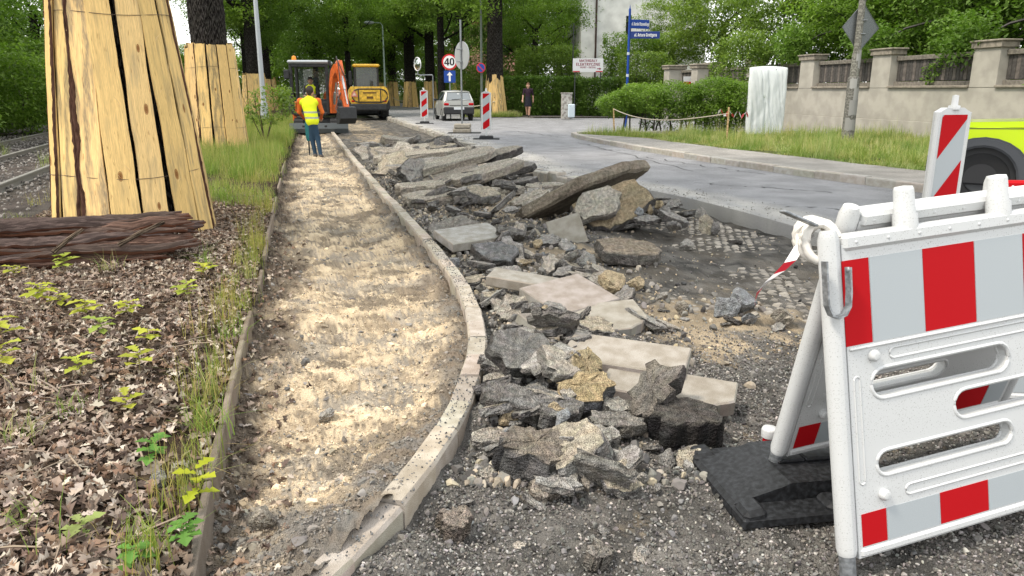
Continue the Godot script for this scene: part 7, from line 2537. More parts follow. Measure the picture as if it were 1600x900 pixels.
	st.prism(PackedVector2Array([Vector2(1.18, 2.58), Vector2(1.38, 2.62), Vector2(1.6, 2.2), Vector2(2.02, 1.0), Vector2(1.9, 0.94), Vector2(1.4, 1.95), Vector2(1.2, 2.3)]), -0.09, 0.09)
	part(g, "dipper_arm", st.done(), orange)
	for e in [[Vector3(0.25, 1.0, 0.0), Vector3(0.75, 1.85, 0.0), 0.06], [Vector3(0.6, 2.42, 0.0), Vector3(1.25, 2.62, 0.0), 0.05], [Vector3(1.45, 2.35, 0.0), Vector3(2.12, 1.1, 0.0), 0.045]]:
		var r := MB.new()
		r.xf = boom.xf
		r.tube([e[0], e[0].lerp(e[1], 0.6)], e[2], 10)
		r.tube([e[0].lerp(e[1], 0.58), e[1]], e[2] * 0.55, 8)
		part(g, "ram", r.done(), M("chrome", L(0.5, 0.5, 0.5), 0.25, {"metal": 0.9}))
	for k in 2:
		var h := MB.new()
		h.xf = boom.xf
		h.tube([Vector3(0.8, 2.55, 0.05 - k * 0.1), Vector3(1.2, 2.75, 0.06), Vector3(1.55, 2.55, 0.1), Vector3(1.75, 1.9, 0.12 - k * 0.24)], 0.018, 6)
		part(g, "hose", h.done(), mats["black_plastic"])
	var hose := MB.new()
	hose.xf = boom.xf
	hose.tube([Vector3(1.7, 1.5, 0.1), Vector3(1.78, 0.95, 0.34), Vector3(2.1, 0.75, 0.3), Vector3(2.05, 0.55, 0.1)], 0.02, 6)
	part(g, "hose", hose.done(), mats["black_plastic"])
	var bu := MB.new()
	bu.xf = boom.xf
	bu.prism(PackedVector2Array([Vector2(1.85, 1.02), Vector2(2.15, 1.0), Vector2(2.2, 0.62), Vector2(1.95, 0.42), Vector2(1.7, 0.5), Vector2(1.66, 0.7)]), -0.3, 0.3)
	for k in 4: bu.cbox(Vector3(1.68, 0.46, -0.24 + k * 0.16), Vector3(0.2, 0.05, 0.06), 0.01, Basis(Vector3.BACK, 0.3))
	part(g, "bucket", bu.done(), dark)

func loader() -> void:
	var yellow := M("yellow_paint", L(0.78, 0.47, 0.04), 0.4, {"coat": 0.3, "tex": texs["coarse"], "tri": 0.7})
	var dark := mats["machine_grey"] as Material
	var g := thing("wheel_loader", "yellow wheel loader with its back turned, beside the excavator", "loader", Vector3(-7.75, 0.05, -42.2), 0.24)
	# rear hood: rounded block
	var b := MB.new()
	b.prism(PackedVector2Array([Vector2(-0.95, 0.85), Vector2(0.95, 0.85), Vector2(1.08, 1.1), Vector2(1.05, 1.55), Vector2(0.9, 1.75), Vector2(-0.9, 1.75), Vector2(-1.05, 1.55), Vector2(-1.08, 1.1)]), -1.4, 0.0)
	part(g, "hood", b.done(), yellow)
	var grille := part(g, "grille_door", box_mesh(Vector3(0.05, 1.26, 0.02), Vector3(1.25, 0.62, 0.06), 0.03), yellow)
	b = MB.new()
	var fr := []
	for p in stadium(-0.9, 1.0, 0.92, 1.62, 5): fr.append(Vector3(p.x, p.y, 0.02))
	fr.append(fr[0])
	b.tube(fr, 0.035, 6, false)
	part(g, "guard_bar", b.done(), dark)
	for x in [-0.55, 0.62]: part(g, "guard_post", box_mesh(Vector3(x, 1.27, 0.05), Vector3(0.05, 0.7, 0.05), 0.01), dark)
	part(grille, "nameplate", box_mesh(Vector3(0.05, 1.42, 0.055), Vector3(0.72, 0.07, 0.008), 0.002), M("plate_brown", L(0.12, 0.06, 0.01), 0.5))
	part(grille, "vent", box_mesh(Vector3(0.05, 1.17, 0.055), Vector3(0.34, 0.12, 0.008), 0.002), mats["plate_brown"])
	b = MB.new()
	b.prism(PackedVector2Array([Vector2(-0.98, 1.22), Vector2(-0.58, 1.22), Vector2(-0.78, 1.56)]), 0.07, 0.08)
	var tri := part(g, "slow_triangle", b.done(), M("pink_reflex", L(0.62, 0.2, 0.14), 0.4))
	b = MB.new()
	b.prism(PackedVector2Array([Vector2(-0.88, 1.28), Vector2(-0.68, 1.28), Vector2(-0.78, 1.45)]), 0.0805, 0.084)
	part(tri, "inner_field", b.done(), M("pale_reflex", L(0.62, 0.5, 0.4), 0.4))
	part(g, "counterweight", box_mesh(Vector3(0, 0.66, -0.3), Vector3(2.0, 0.42, 0.75), 0.09), dark)
	part(g, "chassis", box_mesh(Vector3(0, 0.7, -1.9), Vector3(1.0, 0.4, 3.0), 0.05), dark)
	for s in [-1, 1]:
		wheel(g, Vector3(s * 0.88, 0.56, -0.95), 0.56, 0.4, 16, yellow)
		wheel(g, Vector3(s * 0.88, 0.56, -3.0), 0.56, 0.4, 16, yellow)
		b = MB.new()
		var arc := PackedVector2Array()
		for k in 9: arc.append(Vector2(cos(PI * k / 8) * 0.72, sin(PI * k / 8) * 0.66))
		for k in 9: arc.append(Vector2(cos(PI - PI * k / 8) * 0.66, sin(PI - PI * k / 8) * 0.6))
		b.xf = Transform3D(Basis(Vector3.UP, -PI / 2), Vector3(s * 0.9, 0.56, -0.95))
		b.prism(arc, -0.24, 0.24)
		part(g, "mudguard", b.done(), mats["black_plastic"])
		part(g, "tail_lamp", box_mesh(Vector3(s * 0.85, 0.98, 0.02), Vector3(0.18, 0.08, 0.05), 0.015), mats["red_foil"])
	# cab
	for e in [[-0.62, -1.45], [0.62, -1.45], [-0.62, -2.6], [0.62, -2.6]]:
		part(g, "cab_post", box_mesh(Vector3(e[0], 2.25, e[1]), Vector3(0.1, 1.15, 0.1), 0.02), dark)
	part(g, "rear_window", box_mesh(Vector3(0, 2.25, -1.45), Vector3(1.15, 1.05, 0.02), 0.002), mats["clear_glass"])
	for x in [-0.62, 0.62]: part(g, "side_window", box_mesh(Vector3(x, 2.25, -2.02), Vector3(0.02, 1.05, 1.05), 0.002), mats["clear_glass"])
	part(g, "dashboard", box_mesh(Vector3(0, 1.95, -2.5), Vector3(1.1, 0.5, 0.2), 0.04), mats["black_plastic"])
	part(g, "seat", box_mesh(Vector3(0, 2.05, -1.95), Vector3(0.5, 0.85, 0.35), 0.1), mats["black_plastic"])
	part(g, "cab_roof", box_mesh(Vector3(0, 2.88, -2.0), Vector3(1.5, 0.16, 1.5), 0.07), yellow)
	part(g, "exhaust", box_mesh(Vector3(0.25, 1.9, -0.7), Vector3(0.09, 0.35, 0.09), 0.03), dark)
	part(g, "air_intake", box_mesh(Vector3(-0.85, 2.2, -1.9), Vector3(0.22, 0.8, 0.25), 0.06), dark)
	part(g, "front_bucket", box_mesh(Vector3(0, 0.5, -4.6), Vector3(2.2, 0.8, 0.8), 0.1), dark)
	for x in [-0.4, 0.4]: part(g, "lift_arm", box_mesh(Vector3(x, 1.0, -3.7), Vector3(0.14, 0.25, 1.8), 0.03, Color.WHITE, Basis(Vector3.RIGHT, 0.25)), yellow)

# ------------------------------------------------------------------ people: one smooth surface from tapered bones
func bone_d(p: Vector3, a: Vector3, b: Vector3, ra: float, rb: float, fx: float) -> float:
	var ab := b - a
	var t := clampf((p - a).dot(ab) / maxf(ab.length_squared(), 1e-9), 0.0, 1.0)
	var q := p - a - ab * t
	q.z /= fx
	return q.length() - lerpf(ra, rb, t)

# bones: [a, b, ra, rb, colour, flatness in z]
func body_mesh(bones: Array, cell: float, blend: float, paint: Callable) -> ArrayMesh:
	var field := {}
	for bo in bones:
		var r: float = maxf(bo[2], bo[3]) + cell * 2.2 + blend * 0.5
		var lo: Vector3 = bo[0].min(bo[1]) - Vector3.ONE * r
		var hi: Vector3 = bo[0].max(bo[1]) + Vector3.ONE * r
		var i0 := Vector3i((lo / cell).floor())
		var i1 := Vector3i((hi / cell).ceil())
		for x in range(i0.x, i1.x + 1):
			for y in range(i0.y, i1.y + 1):
				for z in range(i0.z, i1.z + 1):
					var d := bone_d(Vector3(x, y, z) * cell, bo[0], bo[1], bo[2], bo[3], bo[5])
					if d > cell * 2.0 + blend * 0.5: continue
					var k := Vector3i(x, y, z)
					if field.has(k):
						var e: float = field[k]
						var h := clampf(0.5 + 0.5 * (e - d) / blend, 0.0, 1.0)
						field[k] = lerpf(e, d, h) - blend * h * (1.0 - h)
					else: field[k] = d
	var b := MB.new()
	var at := {}
	var corners := [Vector3i(0, 0, 0), Vector3i(1, 0, 0), Vector3i(0, 1, 0), Vector3i(1, 1, 0), Vector3i(0, 0, 1), Vector3i(1, 0, 1), Vector3i(0, 1, 1), Vector3i(1, 1, 1)]
	var pairs := [[0, 1], [2, 3], [4, 5], [6, 7], [0, 2], [1, 3], [4, 6], [5, 7], [0, 4], [1, 5], [2, 6], [3, 7]]
	for k in field:
		var val := []
		var neg := 0
		for c in corners:
			var f: float = field.get(k + c, cell * 2.0)
			val.append(f)
			if f < 0.0: neg += 1
		if neg == 0 or neg == 8: continue
		var s := Vector3.ZERO
		var n := 0
		for e in pairs:
			var f0: float = val[e[0]]
			var f1: float = val[e[1]]
			if (f0 < 0.0) != (f1 < 0.0):
				s += Vector3(corners[e[0]]).lerp(Vector3(corners[e[1]]), f0 / (f0 - f1))
				n += 1
		var p := (Vector3(k) + s / n) * cell
		var best := 1e9
		var col := Color.WHITE
		for bo in bones:
			var d := bone_d(p, bo[0], bo[1], bo[2], bo[3], bo[5])
			if d < best:
				best = d
				col = bo[4]
		b.tint = paint.call(p, col)
		at[k] = b.vert(p)
	var ax := [Vector3i(1, 0, 0), Vector3i(0, 1, 0), Vector3i(0, 0, 1)]
	for k in field:
		var f0: float = field[k]
		for a in 3:
			var o: Vector3i = k + ax[a]
			if not field.has(o): continue
			var f1: float = field[o]
			if (f0 < 0.0) == (f1 < 0.0): continue
			var u: Vector3i = ax[(a + 1) % 3]
			var w: Vector3i = ax[(a + 2) % 3]
			var c := [k, k - u, k - u - w, k - w]
			if not (at.has(c[0]) and at.has(c[1]) and at.has(c[2]) and at.has(c[3])): continue
			var q := [at[c[0]], at[c[1]], at[c[2]], at[c[3]]]
			if f0 < 0.0: q.reverse()
			b.tri(q[0], q[1], q[2]); b.tri(q[0], q[2], q[3])
	return b.done()

# joints of a standing person, facing -z, 1.76 m tall, changed by a pose
func figure(called: String, label: String, at: Vector3, yaw: float, j: Dictionary, c: Dictionary, paint: Callable, cell := 0.02) -> Node3D:
	var g := thing(called, label, "person", at, yaw)
	var bones := []
	var add := func(a: String, z: String, ra: float, rb: float, col: String, fz := 1.0) -> void:
		bones.append([j[a], j[z], ra, rb, c[col], fz])
	add.call("hip", "waist", 0.145, 0.135, "hips", 0.75)
	add.call("waist", "chest", 0.135, 0.155, "top", 0.75)
	add.call("chest", "neck", 0.15, 0.075, "top", 0.75)
	for s in ["l", "r"]:
		bones.append([j["chest"].lerp(j["neck"], 0.55), j["sh_" + s], 0.09, 0.075, c["top"], 0.9])
		add.call("sh_" + s, "el_" + s, 0.066, 0.048, "sleeve")
		add.call("el_" + s, "wr_" + s, 0.046, 0.034, "arm")
		bones.append([j["hip"] + (j["kn_" + s] - j["hip"]) * 0.08, j["kn_" + s], 0.1, 0.066, c["leg"], 1.0])
		add.call("kn_" + s, "an_" + s, 0.064, 0.046, "shin")
		bones.append([j["an_" + s] + Vector3(0, -0.03, 0.03), j["to_" + s], 0.046, 0.038, c["shoe"], 1.0])
		# hand: palm, four fingers, a thumb
		var w: Vector3 = j["wr_" + s]
		var f: Vector3 = j["hd_" + s]
		var dir := (f - w).normalized()
		var sd := dir.cross(Vector3.UP).normalized() if absf(dir.y) < 0.95 else Vector3(0, 0, 1)
		bones.append([w, w + dir * 0.08, 0.03, 0.034, c["skin"], 0.8])
		for k in 4:
			var o := sd * (k - 1.5) * 0.02
			var len: float = [0.075, 0.09, 0.085, 0.065][k]
			bones.append([w + dir * 0.08 + o, w + dir * (0.08 + len * 0.55) + o, 0.011, 0.01, c["skin"], 1.0])
			bones.append([w + dir * (0.08 + len * 0.55) + o, w + dir * (0.08 + len * 0.8) + o + Vector3(0, -0.03, 0), 0.01, 0.008, c["skin"], 1.0])
		bones.append([w + dir * 0.03 + sd * 0.03, w + dir * 0.075 + sd * 0.055, 0.013, 0.01, c["skin"], 1.0])
	add.call("neck", "head", 0.055, 0.06, "skin")
	var mesh := body_mesh(bones, cell, 0.035, paint)
	part(g, "body", mesh, M("cloth_and_skin", Color.WHITE, 0.8, {"vc": true}))
	# head on a finer grid, with nose, ears, chin and hair
	var h: Vector3 = j["head"]
	var fw: Vector3 = j.get("face", Vector3(0, 0, -1))
	var rt := fw.cross(Vector3.UP).normalized()
	var hb := [
		[h + Vector3(0, 0.06, 0) - fw * 0.012, h + Vector3(0, 0.135, 0) - fw * 0.02, 0.082, 0.088, c["skin"], 1.0],
		[h + fw * 0.035 + Vector3(0, -0.012, 0), h + fw * 0.045 + Vector3(0, 0.04, 0), 0.05, 0.06, c["skin"], 1.0],
		[h + fw * 0.088 + Vector3(0, 0.1, 0), h + fw * 0.112 + Vector3(0, 0.055, 0), 0.01, 0.016, c["skin"], 1.0],
		[h + rt * 0.085 + Vector3(0, 0.05, 0), h + rt * 0.088 + Vector3(0, 0.1, 0), 0.013, 0.016, c["skin"], 1.0],
		[h - rt * 0.085 + Vector3(0, 0.05, 0), h - rt * 0.088 + Vector3(0, 0.1, 0), 0.013, 0.016, c["skin"], 1.0],
	]
	var face := func(p: Vector3, col: Color) -> Color:
		var q := p - h
		var f := q.dot(fw)
		var s := absf(q.dot(rt))
		if f > 0.055 and absf(q.y - 0.098) < 0.009 and s > 0.018 and s < 0.045: return Color(0.03, 0.025, 0.02)
		if f > 0.05 and absf(q.y - 0.018) < 0.007 and s < 0.026: return Color(0.28, 0.1, 0.08)
		return col
	part(g, "head", body_mesh(hb, 0.008, 0.02, face), mats["cloth_and_skin"])
	var hair := [[h + Vector3(0, 0.12, 0) - fw * 0.028, h + Vector3(0, 0.152, 0) - fw * 0.018, 0.094, 0.088, c["hair"], 1.0], [h + Vector3(0, 0.045, 0) - fw * 0.05, h + Vector3(0, 0.12, 0) - fw * 0.035, 0.06, 0.088, c["hair"], 1.0]]
	part(g, "hair", body_mesh(hair, 0.012, 0.02, func(p, col): return col), mats["cloth_and_skin"])
	return g

func standing() -> Dictionary:
	return {"hip": Vector3(0, 0.93, 0), "waist": Vector3(0, 1.08, 0), "chest": Vector3(0, 1.30, 0), "neck": Vector3(0, 1.49, 0), "head": Vector3(0, 1.565, 0),
		"sh_l": Vector3(-0.2, 1.43, 0), "sh_r": Vector3(0.2, 1.43, 0), "el_l": Vector3(-0.25, 1.14, 0.02), "el_r": Vector3(0.25, 1.14, 0.02), "wr_l": Vector3(-0.26, 0.9, -0.04), "wr_r": Vector3(0.26, 0.9, -0.04), "hd_l": Vector3(-0.26, 0.72, -0.07), "hd_r": Vector3(0.26, 0.72, -0.07),
		"kn_l": Vector3(-0.11, 0.5, -0.01), "kn_r": Vector3(0.11, 0.5, -0.01), "an_l": Vector3(-0.11, 0.09, 0.03), "an_r": Vector3(0.11, 0.09, 0.03), "to_l": Vector3(-0.12, 0.045, -0.15), "to_r": Vector3(0.12, 0.045, -0.15)}

func build_people() -> void:
	var skin := Color(0.42, 0.25, 0.17)
	var vest := Color(0.72, 0.80, 0.02)
	var denim := Color(0.022, 0.05, 0.085)
	# worker with his back to the camera, bent a little over a breaker
	var j := standing()
	j.merge({"hip": Vector3(0.02, 0.92, 0.02), "waist": Vector3(-0.01, 1.07, 0.0), "chest": Vector3(-0.05, 1.29, -0.06), "neck": Vector3(-0.06, 1.47, -0.12), "head": Vector3(-0.03, 1.53, -0.16), "face": Vector3(0.1, -0.3, -1).normalized(),
		"sh_l": Vector3(-0.27, 1.40, -0.07), "sh_r": Vector3(0.17, 1.40, -0.09), "el_l": Vector3(-0.33, 1.13, -0.16), "el_r": Vector3(0.24, 1.13, -0.16), "wr_l": Vector3(-0.27, 0.98, -0.36), "wr_r": Vector3(0.16, 0.98, -0.38), "hd_l": Vector3(-0.25, 0.94, -0.46), "hd_r": Vector3(0.13, 0.94, -0.48),
		"kn_l": Vector3(-0.03, 0.5, -0.03), "kn_r": Vector3(0.12, 0.5, 0.0), "an_l": Vector3(0.04, 0.09, 0.02), "an_r": Vector3(0.19, 0.09, 0.12), "to_l": Vector3(0.02, 0.045, -0.16), "to_r": Vector3(0.2, 0.045, -0.06)}, true)
	var c := {"hips": denim, "top": Color(0.7, 0.16, 0.03), "sleeve": Color(0.7, 0.16, 0.03), "arm": Color(0.5, 0.1, 0.03), "leg": denim, "shin": denim, "shoe": Color(0.12, 0.1, 0.085), "skin": skin, "hair": Color(0.045, 0.035, 0.03)}
	var g := figure("person", "worker seen from behind in yellow vest and jeans, using a breaker in the trench", Vector3(-5.0, -0.06, -19.3), 0.05, j, c, func(p, col): return col)
	vest_on(g, j, vest)
	var br := thing("road_breaker", "teal handled breaker tool held by the worker in the trench", "tool", Vector3(-5.24, -0.02, -19.8), 0.1)
	var b := MB.new()
	b.tube([Vector3(-0.26, 0.96, 0), Vector3(-0.1, 0.92, 0), Vector3(0.1, 0.92, 0), Vector3(0.26, 0.96, 0)], 0.022, 8)
	part(br, "handle", b.done(), mats["black_plastic"])
	b = MB.new()
	b.tube([Vector3(0, 0.94, 0), Vector3(0, 0.8, 0), Vector3(0, 0.45, 0), Vector3(0, 0.36, 0)], [0.05, 0.075, 0.07, 0.045], 12)
	part(br, "housing", b.done(), M("teal_paint", L(0.03, 0.2, 0.22), 0.4))
	b = MB.new()
	b.tube([Vector3(0, 0.38, 0), Vector3(0, 0.06, 0), Vector3(0, -0.02, 0)], [0.02, 0.02, 0.005], 8)
	part(br, "chisel", b.done(), mats["dark_steel"])
	# operator sitting in the excavator
	var o := standing()
	o.merge({"hip": Vector3(0, 0.25, 0.05), "waist": Vector3(0, 0.40, 0.06), "chest": Vector3(0, 0.62, 0.03), "neck": Vector3(0, 0.81, 0.0), "head": Vector3(0, 0.885, -0.02), "sh_l": Vector3(-0.2, 0.75, 0.02), "sh_r": Vector3(0.2, 0.75, 0.02), "el_l": Vector3(-0.27, 0.5, -0.08), "el_r": Vector3(0.27, 0.5, -0.08), "wr_l": Vector3(-0.2, 0.42, -0.32), "wr_r": Vector3(0.2, 0.42, -0.32), "hd_l": Vector3(-0.18, 0.40, -0.42), "hd_r": Vector3(0.18, 0.40, -0.42),
		"kn_l": Vector3(-0.13, 0.24, -0.4), "kn_r": Vector3(0.13, 0.24, -0.4), "an_l": Vector3(-0.12, -0.14, -0.45), "an_r": Vector3(0.12, -0.14, -0.45), "to_l": Vector3(-0.12, -0.18, -0.62), "to_r": Vector3(0.12, -0.18, -0.62)}, true)
	var c2 := {"hips": Color(0.03, 0.03, 0.04), "top": Color(0.03, 0.03, 0.035), "sleeve": Color(0.03, 0.03, 0.035), "arm": Color(0.03, 0.03, 0.035), "leg": Color(0.04, 0.04, 0.05), "shin": Color(0.04, 0.04, 0.05), "shoe": Color(0.02, 0.02, 0.02), "skin": skin * 0.8, "hair": Color(0.03, 0.025, 0.02)}
	var g2 := figure("person", "excavator operator in a yellow vest sitting in the dark cab", Vector3(-7.68, 0.98, -29.82), PI + 0.15, o, c2, func(p, col): return col, 0.024)
	vest_on(g2, o, vest)
	# person walking towards the camera in dark dress
	var w := standing()
	w.merge({"kn_l": Vector3(-0.09, 0.5, -0.12), "an_l": Vector3(-0.07, 0.1, -0.1), "to_l": Vector3(-0.07, 0.05, -0.27), "kn_r": Vector3(0.08, 0.5, 0.03), "an_r": Vector3(0.06, 0.14, 0.22), "to_r": Vector3(0.06, 0.06, 0.1), "el_l": Vector3(-0.26, 1.14, 0.08), "wr_l": Vector3(-0.27, 0.92, 0.06), "hd_l": Vector3(-0.27, 0.75, 0.02), "el_r": Vector3(0.26, 1.14, -0.04), "wr_r": Vector3(0.27, 0.93, -0.16), "hd_r": Vector3(0.27, 0.77, -0.22)}, true)
	var dark := Color(0.028, 0.012, 0.024)
	var c3 := {"hips": dark, "top": dark, "sleeve": dark, "arm": skin * 1.2, "leg": skin * 1.2, "shin": skin * 1.2, "shoe": Color(0.015, 0.012, 0.012), "skin": skin * 1.2, "hair": Color(0.16, 0.09, 0.05)}
	var g3 := figure("person", "person in a dark knee-length dress walking along the hedge", Vector3(0.86, 0.2, -41.9), PI - 0.1, w, c3, func(p, col): return dark if p.y > 0.55 and absf(p.x) < 0.21 and p.y < 1.46 else col, 0.024)
	var sk := MB.new()
	sk.tint = Color(0.012, 0.012, 0.02)
	sk.lathe([[0.15, 1.08], [0.175, 0.95], [0.2, 0.75], [0.215, 0.56], [0.205, 0.56]], 18)
	part(g3, "skirt", sk.done(), mats["cloth_and_skin"])

# a sleeveless safety vest over the torso, with two grey bands
func vest_on(g: Node3D, j: Dictionary, c: Color) -> void:
	var grow := 0.016
	var bones := [
		[j.hip + (j.waist - j.hip) * 0.1, j.waist, 0.150 + grow, 0.140 + grow, c, 0.78], [j.waist, j.chest, 0.140 + grow, 0.16 + grow, c, 0.78], [j.chest, j.chest.lerp(j.neck, 0.72), 0.158 + grow, 0.10 + grow, c, 0.78],
	]
	for s in ["l", "r"]: bones.append([j.chest.lerp(j.neck, 0.55), j["sh_" + s].lerp(j.chest, 0.18), 0.088 + grow, 0.07 + grow, c, 0.95])
	var base: float = j.hip.y
	var stripe := func(p: Vector3, col: Color) -> Color:
		var y := p.y - base
		if absf(y - 0.08) < 0.022 or absf(y - 0.21) < 0.022: return Color(0.32, 0.34, 0.30)
		return col
	part(g, "safety_vest", body_mesh(bones, 0.015, 0.035, stripe), mats["cloth_and_skin"])

# ------------------------------------------------------------------ cars
func build_cars() -> void:
	hatchback()
	small_suv()

# skin through cross-sections: each section is [z, [[half width, y], ...]] from sill to roof middle
func skin(sections: Array) -> ArrayMesh:
	var b := MB.new()
	var n: int = sections[0][1].size()
	var w := n * 2
	for s in sections:
		for k in n: b.vert(Vector3(-s[1][k][0], s[1][k][1], s[0]))
		for k in range(n - 1, -1, -1): b.vert(Vector3(s[1][k][0], s[1][k][1], s[0]))
	for i in sections.size() - 1:
		for k in w - 1:
			var a := i * w + k
			b.tri(a, a + w, a + 1); b.tri(a + 1, a + w, a + w + 1)
	for e in [0, sections.size() - 1]:
		var f := []
		for k in w: f.append(b.v[e * w + k])
		if e == 0: f.reverse()
		b.face(f)
	return b.done()

func hatchback() -> void:
	var silver := M("silver_paint", L(0.46, 0.46, 0.44), 0.32, {"metal": 0.35, "coat": 0.6})
	var g := thing("silver_car", "small silver hatchback driving away, seen from behind", "car", Vector3(-2.95, 0.15, -39.0), 0.24)
	# z = +1.65 is the tail, -1.65 the nose
	var sec := [
		[1.64, [[0.66, 0.36], [0.72, 0.5], [0.72, 0.78], [0.70, 0.9], [0.66, 0.98], [0.0, 1.0]]],
		[1.58, [[0.72, 0.26], [0.75, 0.5], [0.75, 0.8], [0.73, 0.93], [0.66, 1.04], [0.0, 1.06]]],
		[1.42, [[0.74, 0.24], [0.755, 0.5], [0.755, 0.82], [0.74, 0.95], [0.60, 1.28], [0.0, 1.31]]],
		[1.28, [[0.74, 0.24], [0.755, 0.5], [0.755, 0.82], [0.745, 0.96], [0.57, 1.40], [0.0, 1.43]]],
		[0.5, [[0.74, 0.22], [0.755, 0.5], [0.755, 0.82], [0.745, 0.96], [0.57, 1.43], [0.0, 1.46]]],
		[-0.15, [[0.74, 0.22], [0.755, 0.5], [0.755, 0.8], [0.74, 0.95], [0.56, 1.40], [0.0, 1.43]]],
		[-0.85, [[0.74, 0.24], [0.75, 0.5], [0.745, 0.78], [0.72, 0.92], [0.64, 0.99], [0.0, 1.02]]],
		[-1.5, [[0.70, 0.26], [0.72, 0.46], [0.71, 0.66], [0.68, 0.76], [0.6, 0.82], [0.0, 0.84]]],
		[-1.66, [[0.62, 0.3], [0.65, 0.44], [0.65, 0.56], [0.62, 0.62], [0.5, 0.66], [0.0, 0.67]]],
	]
	part(g, "body", skin(sec), silver)
	var rw := MB.new()
	rw.quad(Vector3(-0.58, 1.0, 1.625), Vector3(-0.51, 1.345, 1.395), Vector3(0.51, 1.345, 1.395), Vector3(0.58, 1.0, 1.625))
	var w := part(g, "rear_window", rw.done(), M("tinted_glass", L(0.16, 0.18, 0.19), 0.08, {"spec": 0.7}))
	var fr := MB.new()
	fr.tube([Vector3(-0.59, 0.99, 1.63), Vector3(-0.52, 1.355, 1.39), Vector3(0.52, 1.355, 1.39), Vector3(0.59, 0.99, 1.63), Vector3(-0.59, 0.99, 1.63)], 0.014, 6, false)
	part(w, "seal", fr.done(), mats["black_plastic"])
	part(w, "wiper", box_mesh(Vector3(-0.1, 1.03, 1.63), Vector3(0.5, 0.02, 0.02), 0.005, Color.WHITE, Basis(Vector3.BACK, 0.06)), mats["black_plastic"])
	for s in [-1, 1]:
		var sw := MB.new()
		sw.quad(Vector3(s * 0.752, 0.98, 1.3), Vector3(s * 0.605, 1.36, 1.16), Vector3(s * 0.605, 1.385, 0.25), Vector3(s * 0.752, 0.98, 0.2))
		sw.quad(Vector3(s * 0.752, 0.98, 0.14), Vector3(s * 0.605, 1.385, 0.19), Vector3(s * 0.605, 1.355, -0.18), Vector3(s * 0.745, 0.97, -0.62))
		part(g, "side_window", sw.done(), mats["glass"])
		part(g, "tail_lamp", box_mesh(Vector3(s * 0.60, 0.80, 1.635), Vector3(0.24, 0.12, 0.06), 0.025), mats["red_foil"])
		part(g, "door_mirror", box_mesh(Vector3(s * 0.83, 1.0, -0.5), Vector3(0.16, 0.12, 0.1), 0.03), mats["black_plastic"])
		for z in [1.12, -1.08]:
			wheel(g, Vector3(s * 0.66, 0.27, z), 0.27, 0.17, 0, mats["galv"])
			var arch := MB.new()
			var ring := []
			for k in 11: ring.append(Vector3(s * 0.757, 0.27 + sin(PI * k / 10) * 0.31, z + cos(PI * k / 10) * 0.31))
			arch.tube(ring, 0.018, 6)
			part(g, "wheel_arch", arch.done(), mats["black_plastic"])
		var dl := MB.new()
		dl.tube([Vector3(s * 0.757, 0.3, 0.2), Vector3(s * 0.757, 0.95, 0.2)], 0.004, 5)
		part(g, "door_gap", dl.done(), mats["black_plastic"])
	part(g, "rear_bumper", box_mesh(Vector3(0, 0.50, 1.63), Vector3(1.5, 0.34, 0.14), 0.05), mats["black_plastic"])
	part(g, "number_plate", box_mesh(Vector3(0.0, 0.61, 1.705), Vector3(0.5, 0.12, 0.01), 0.003), M("plate_white", L(0.62, 0.64, 0.66), 0.4))
	part(g, "tailgate_strip", box_mesh(Vector3(0, 0.745, 1.65), Vector3(0.9, 0.03, 0.02), 0.006), mats["black_plastic"])
	part(g, "exhaust", box_mesh(Vector3(0.4, 0.28, 1.6), Vector3(0.06, 0.06, 0.14), 0.02), mats["dark_steel"])

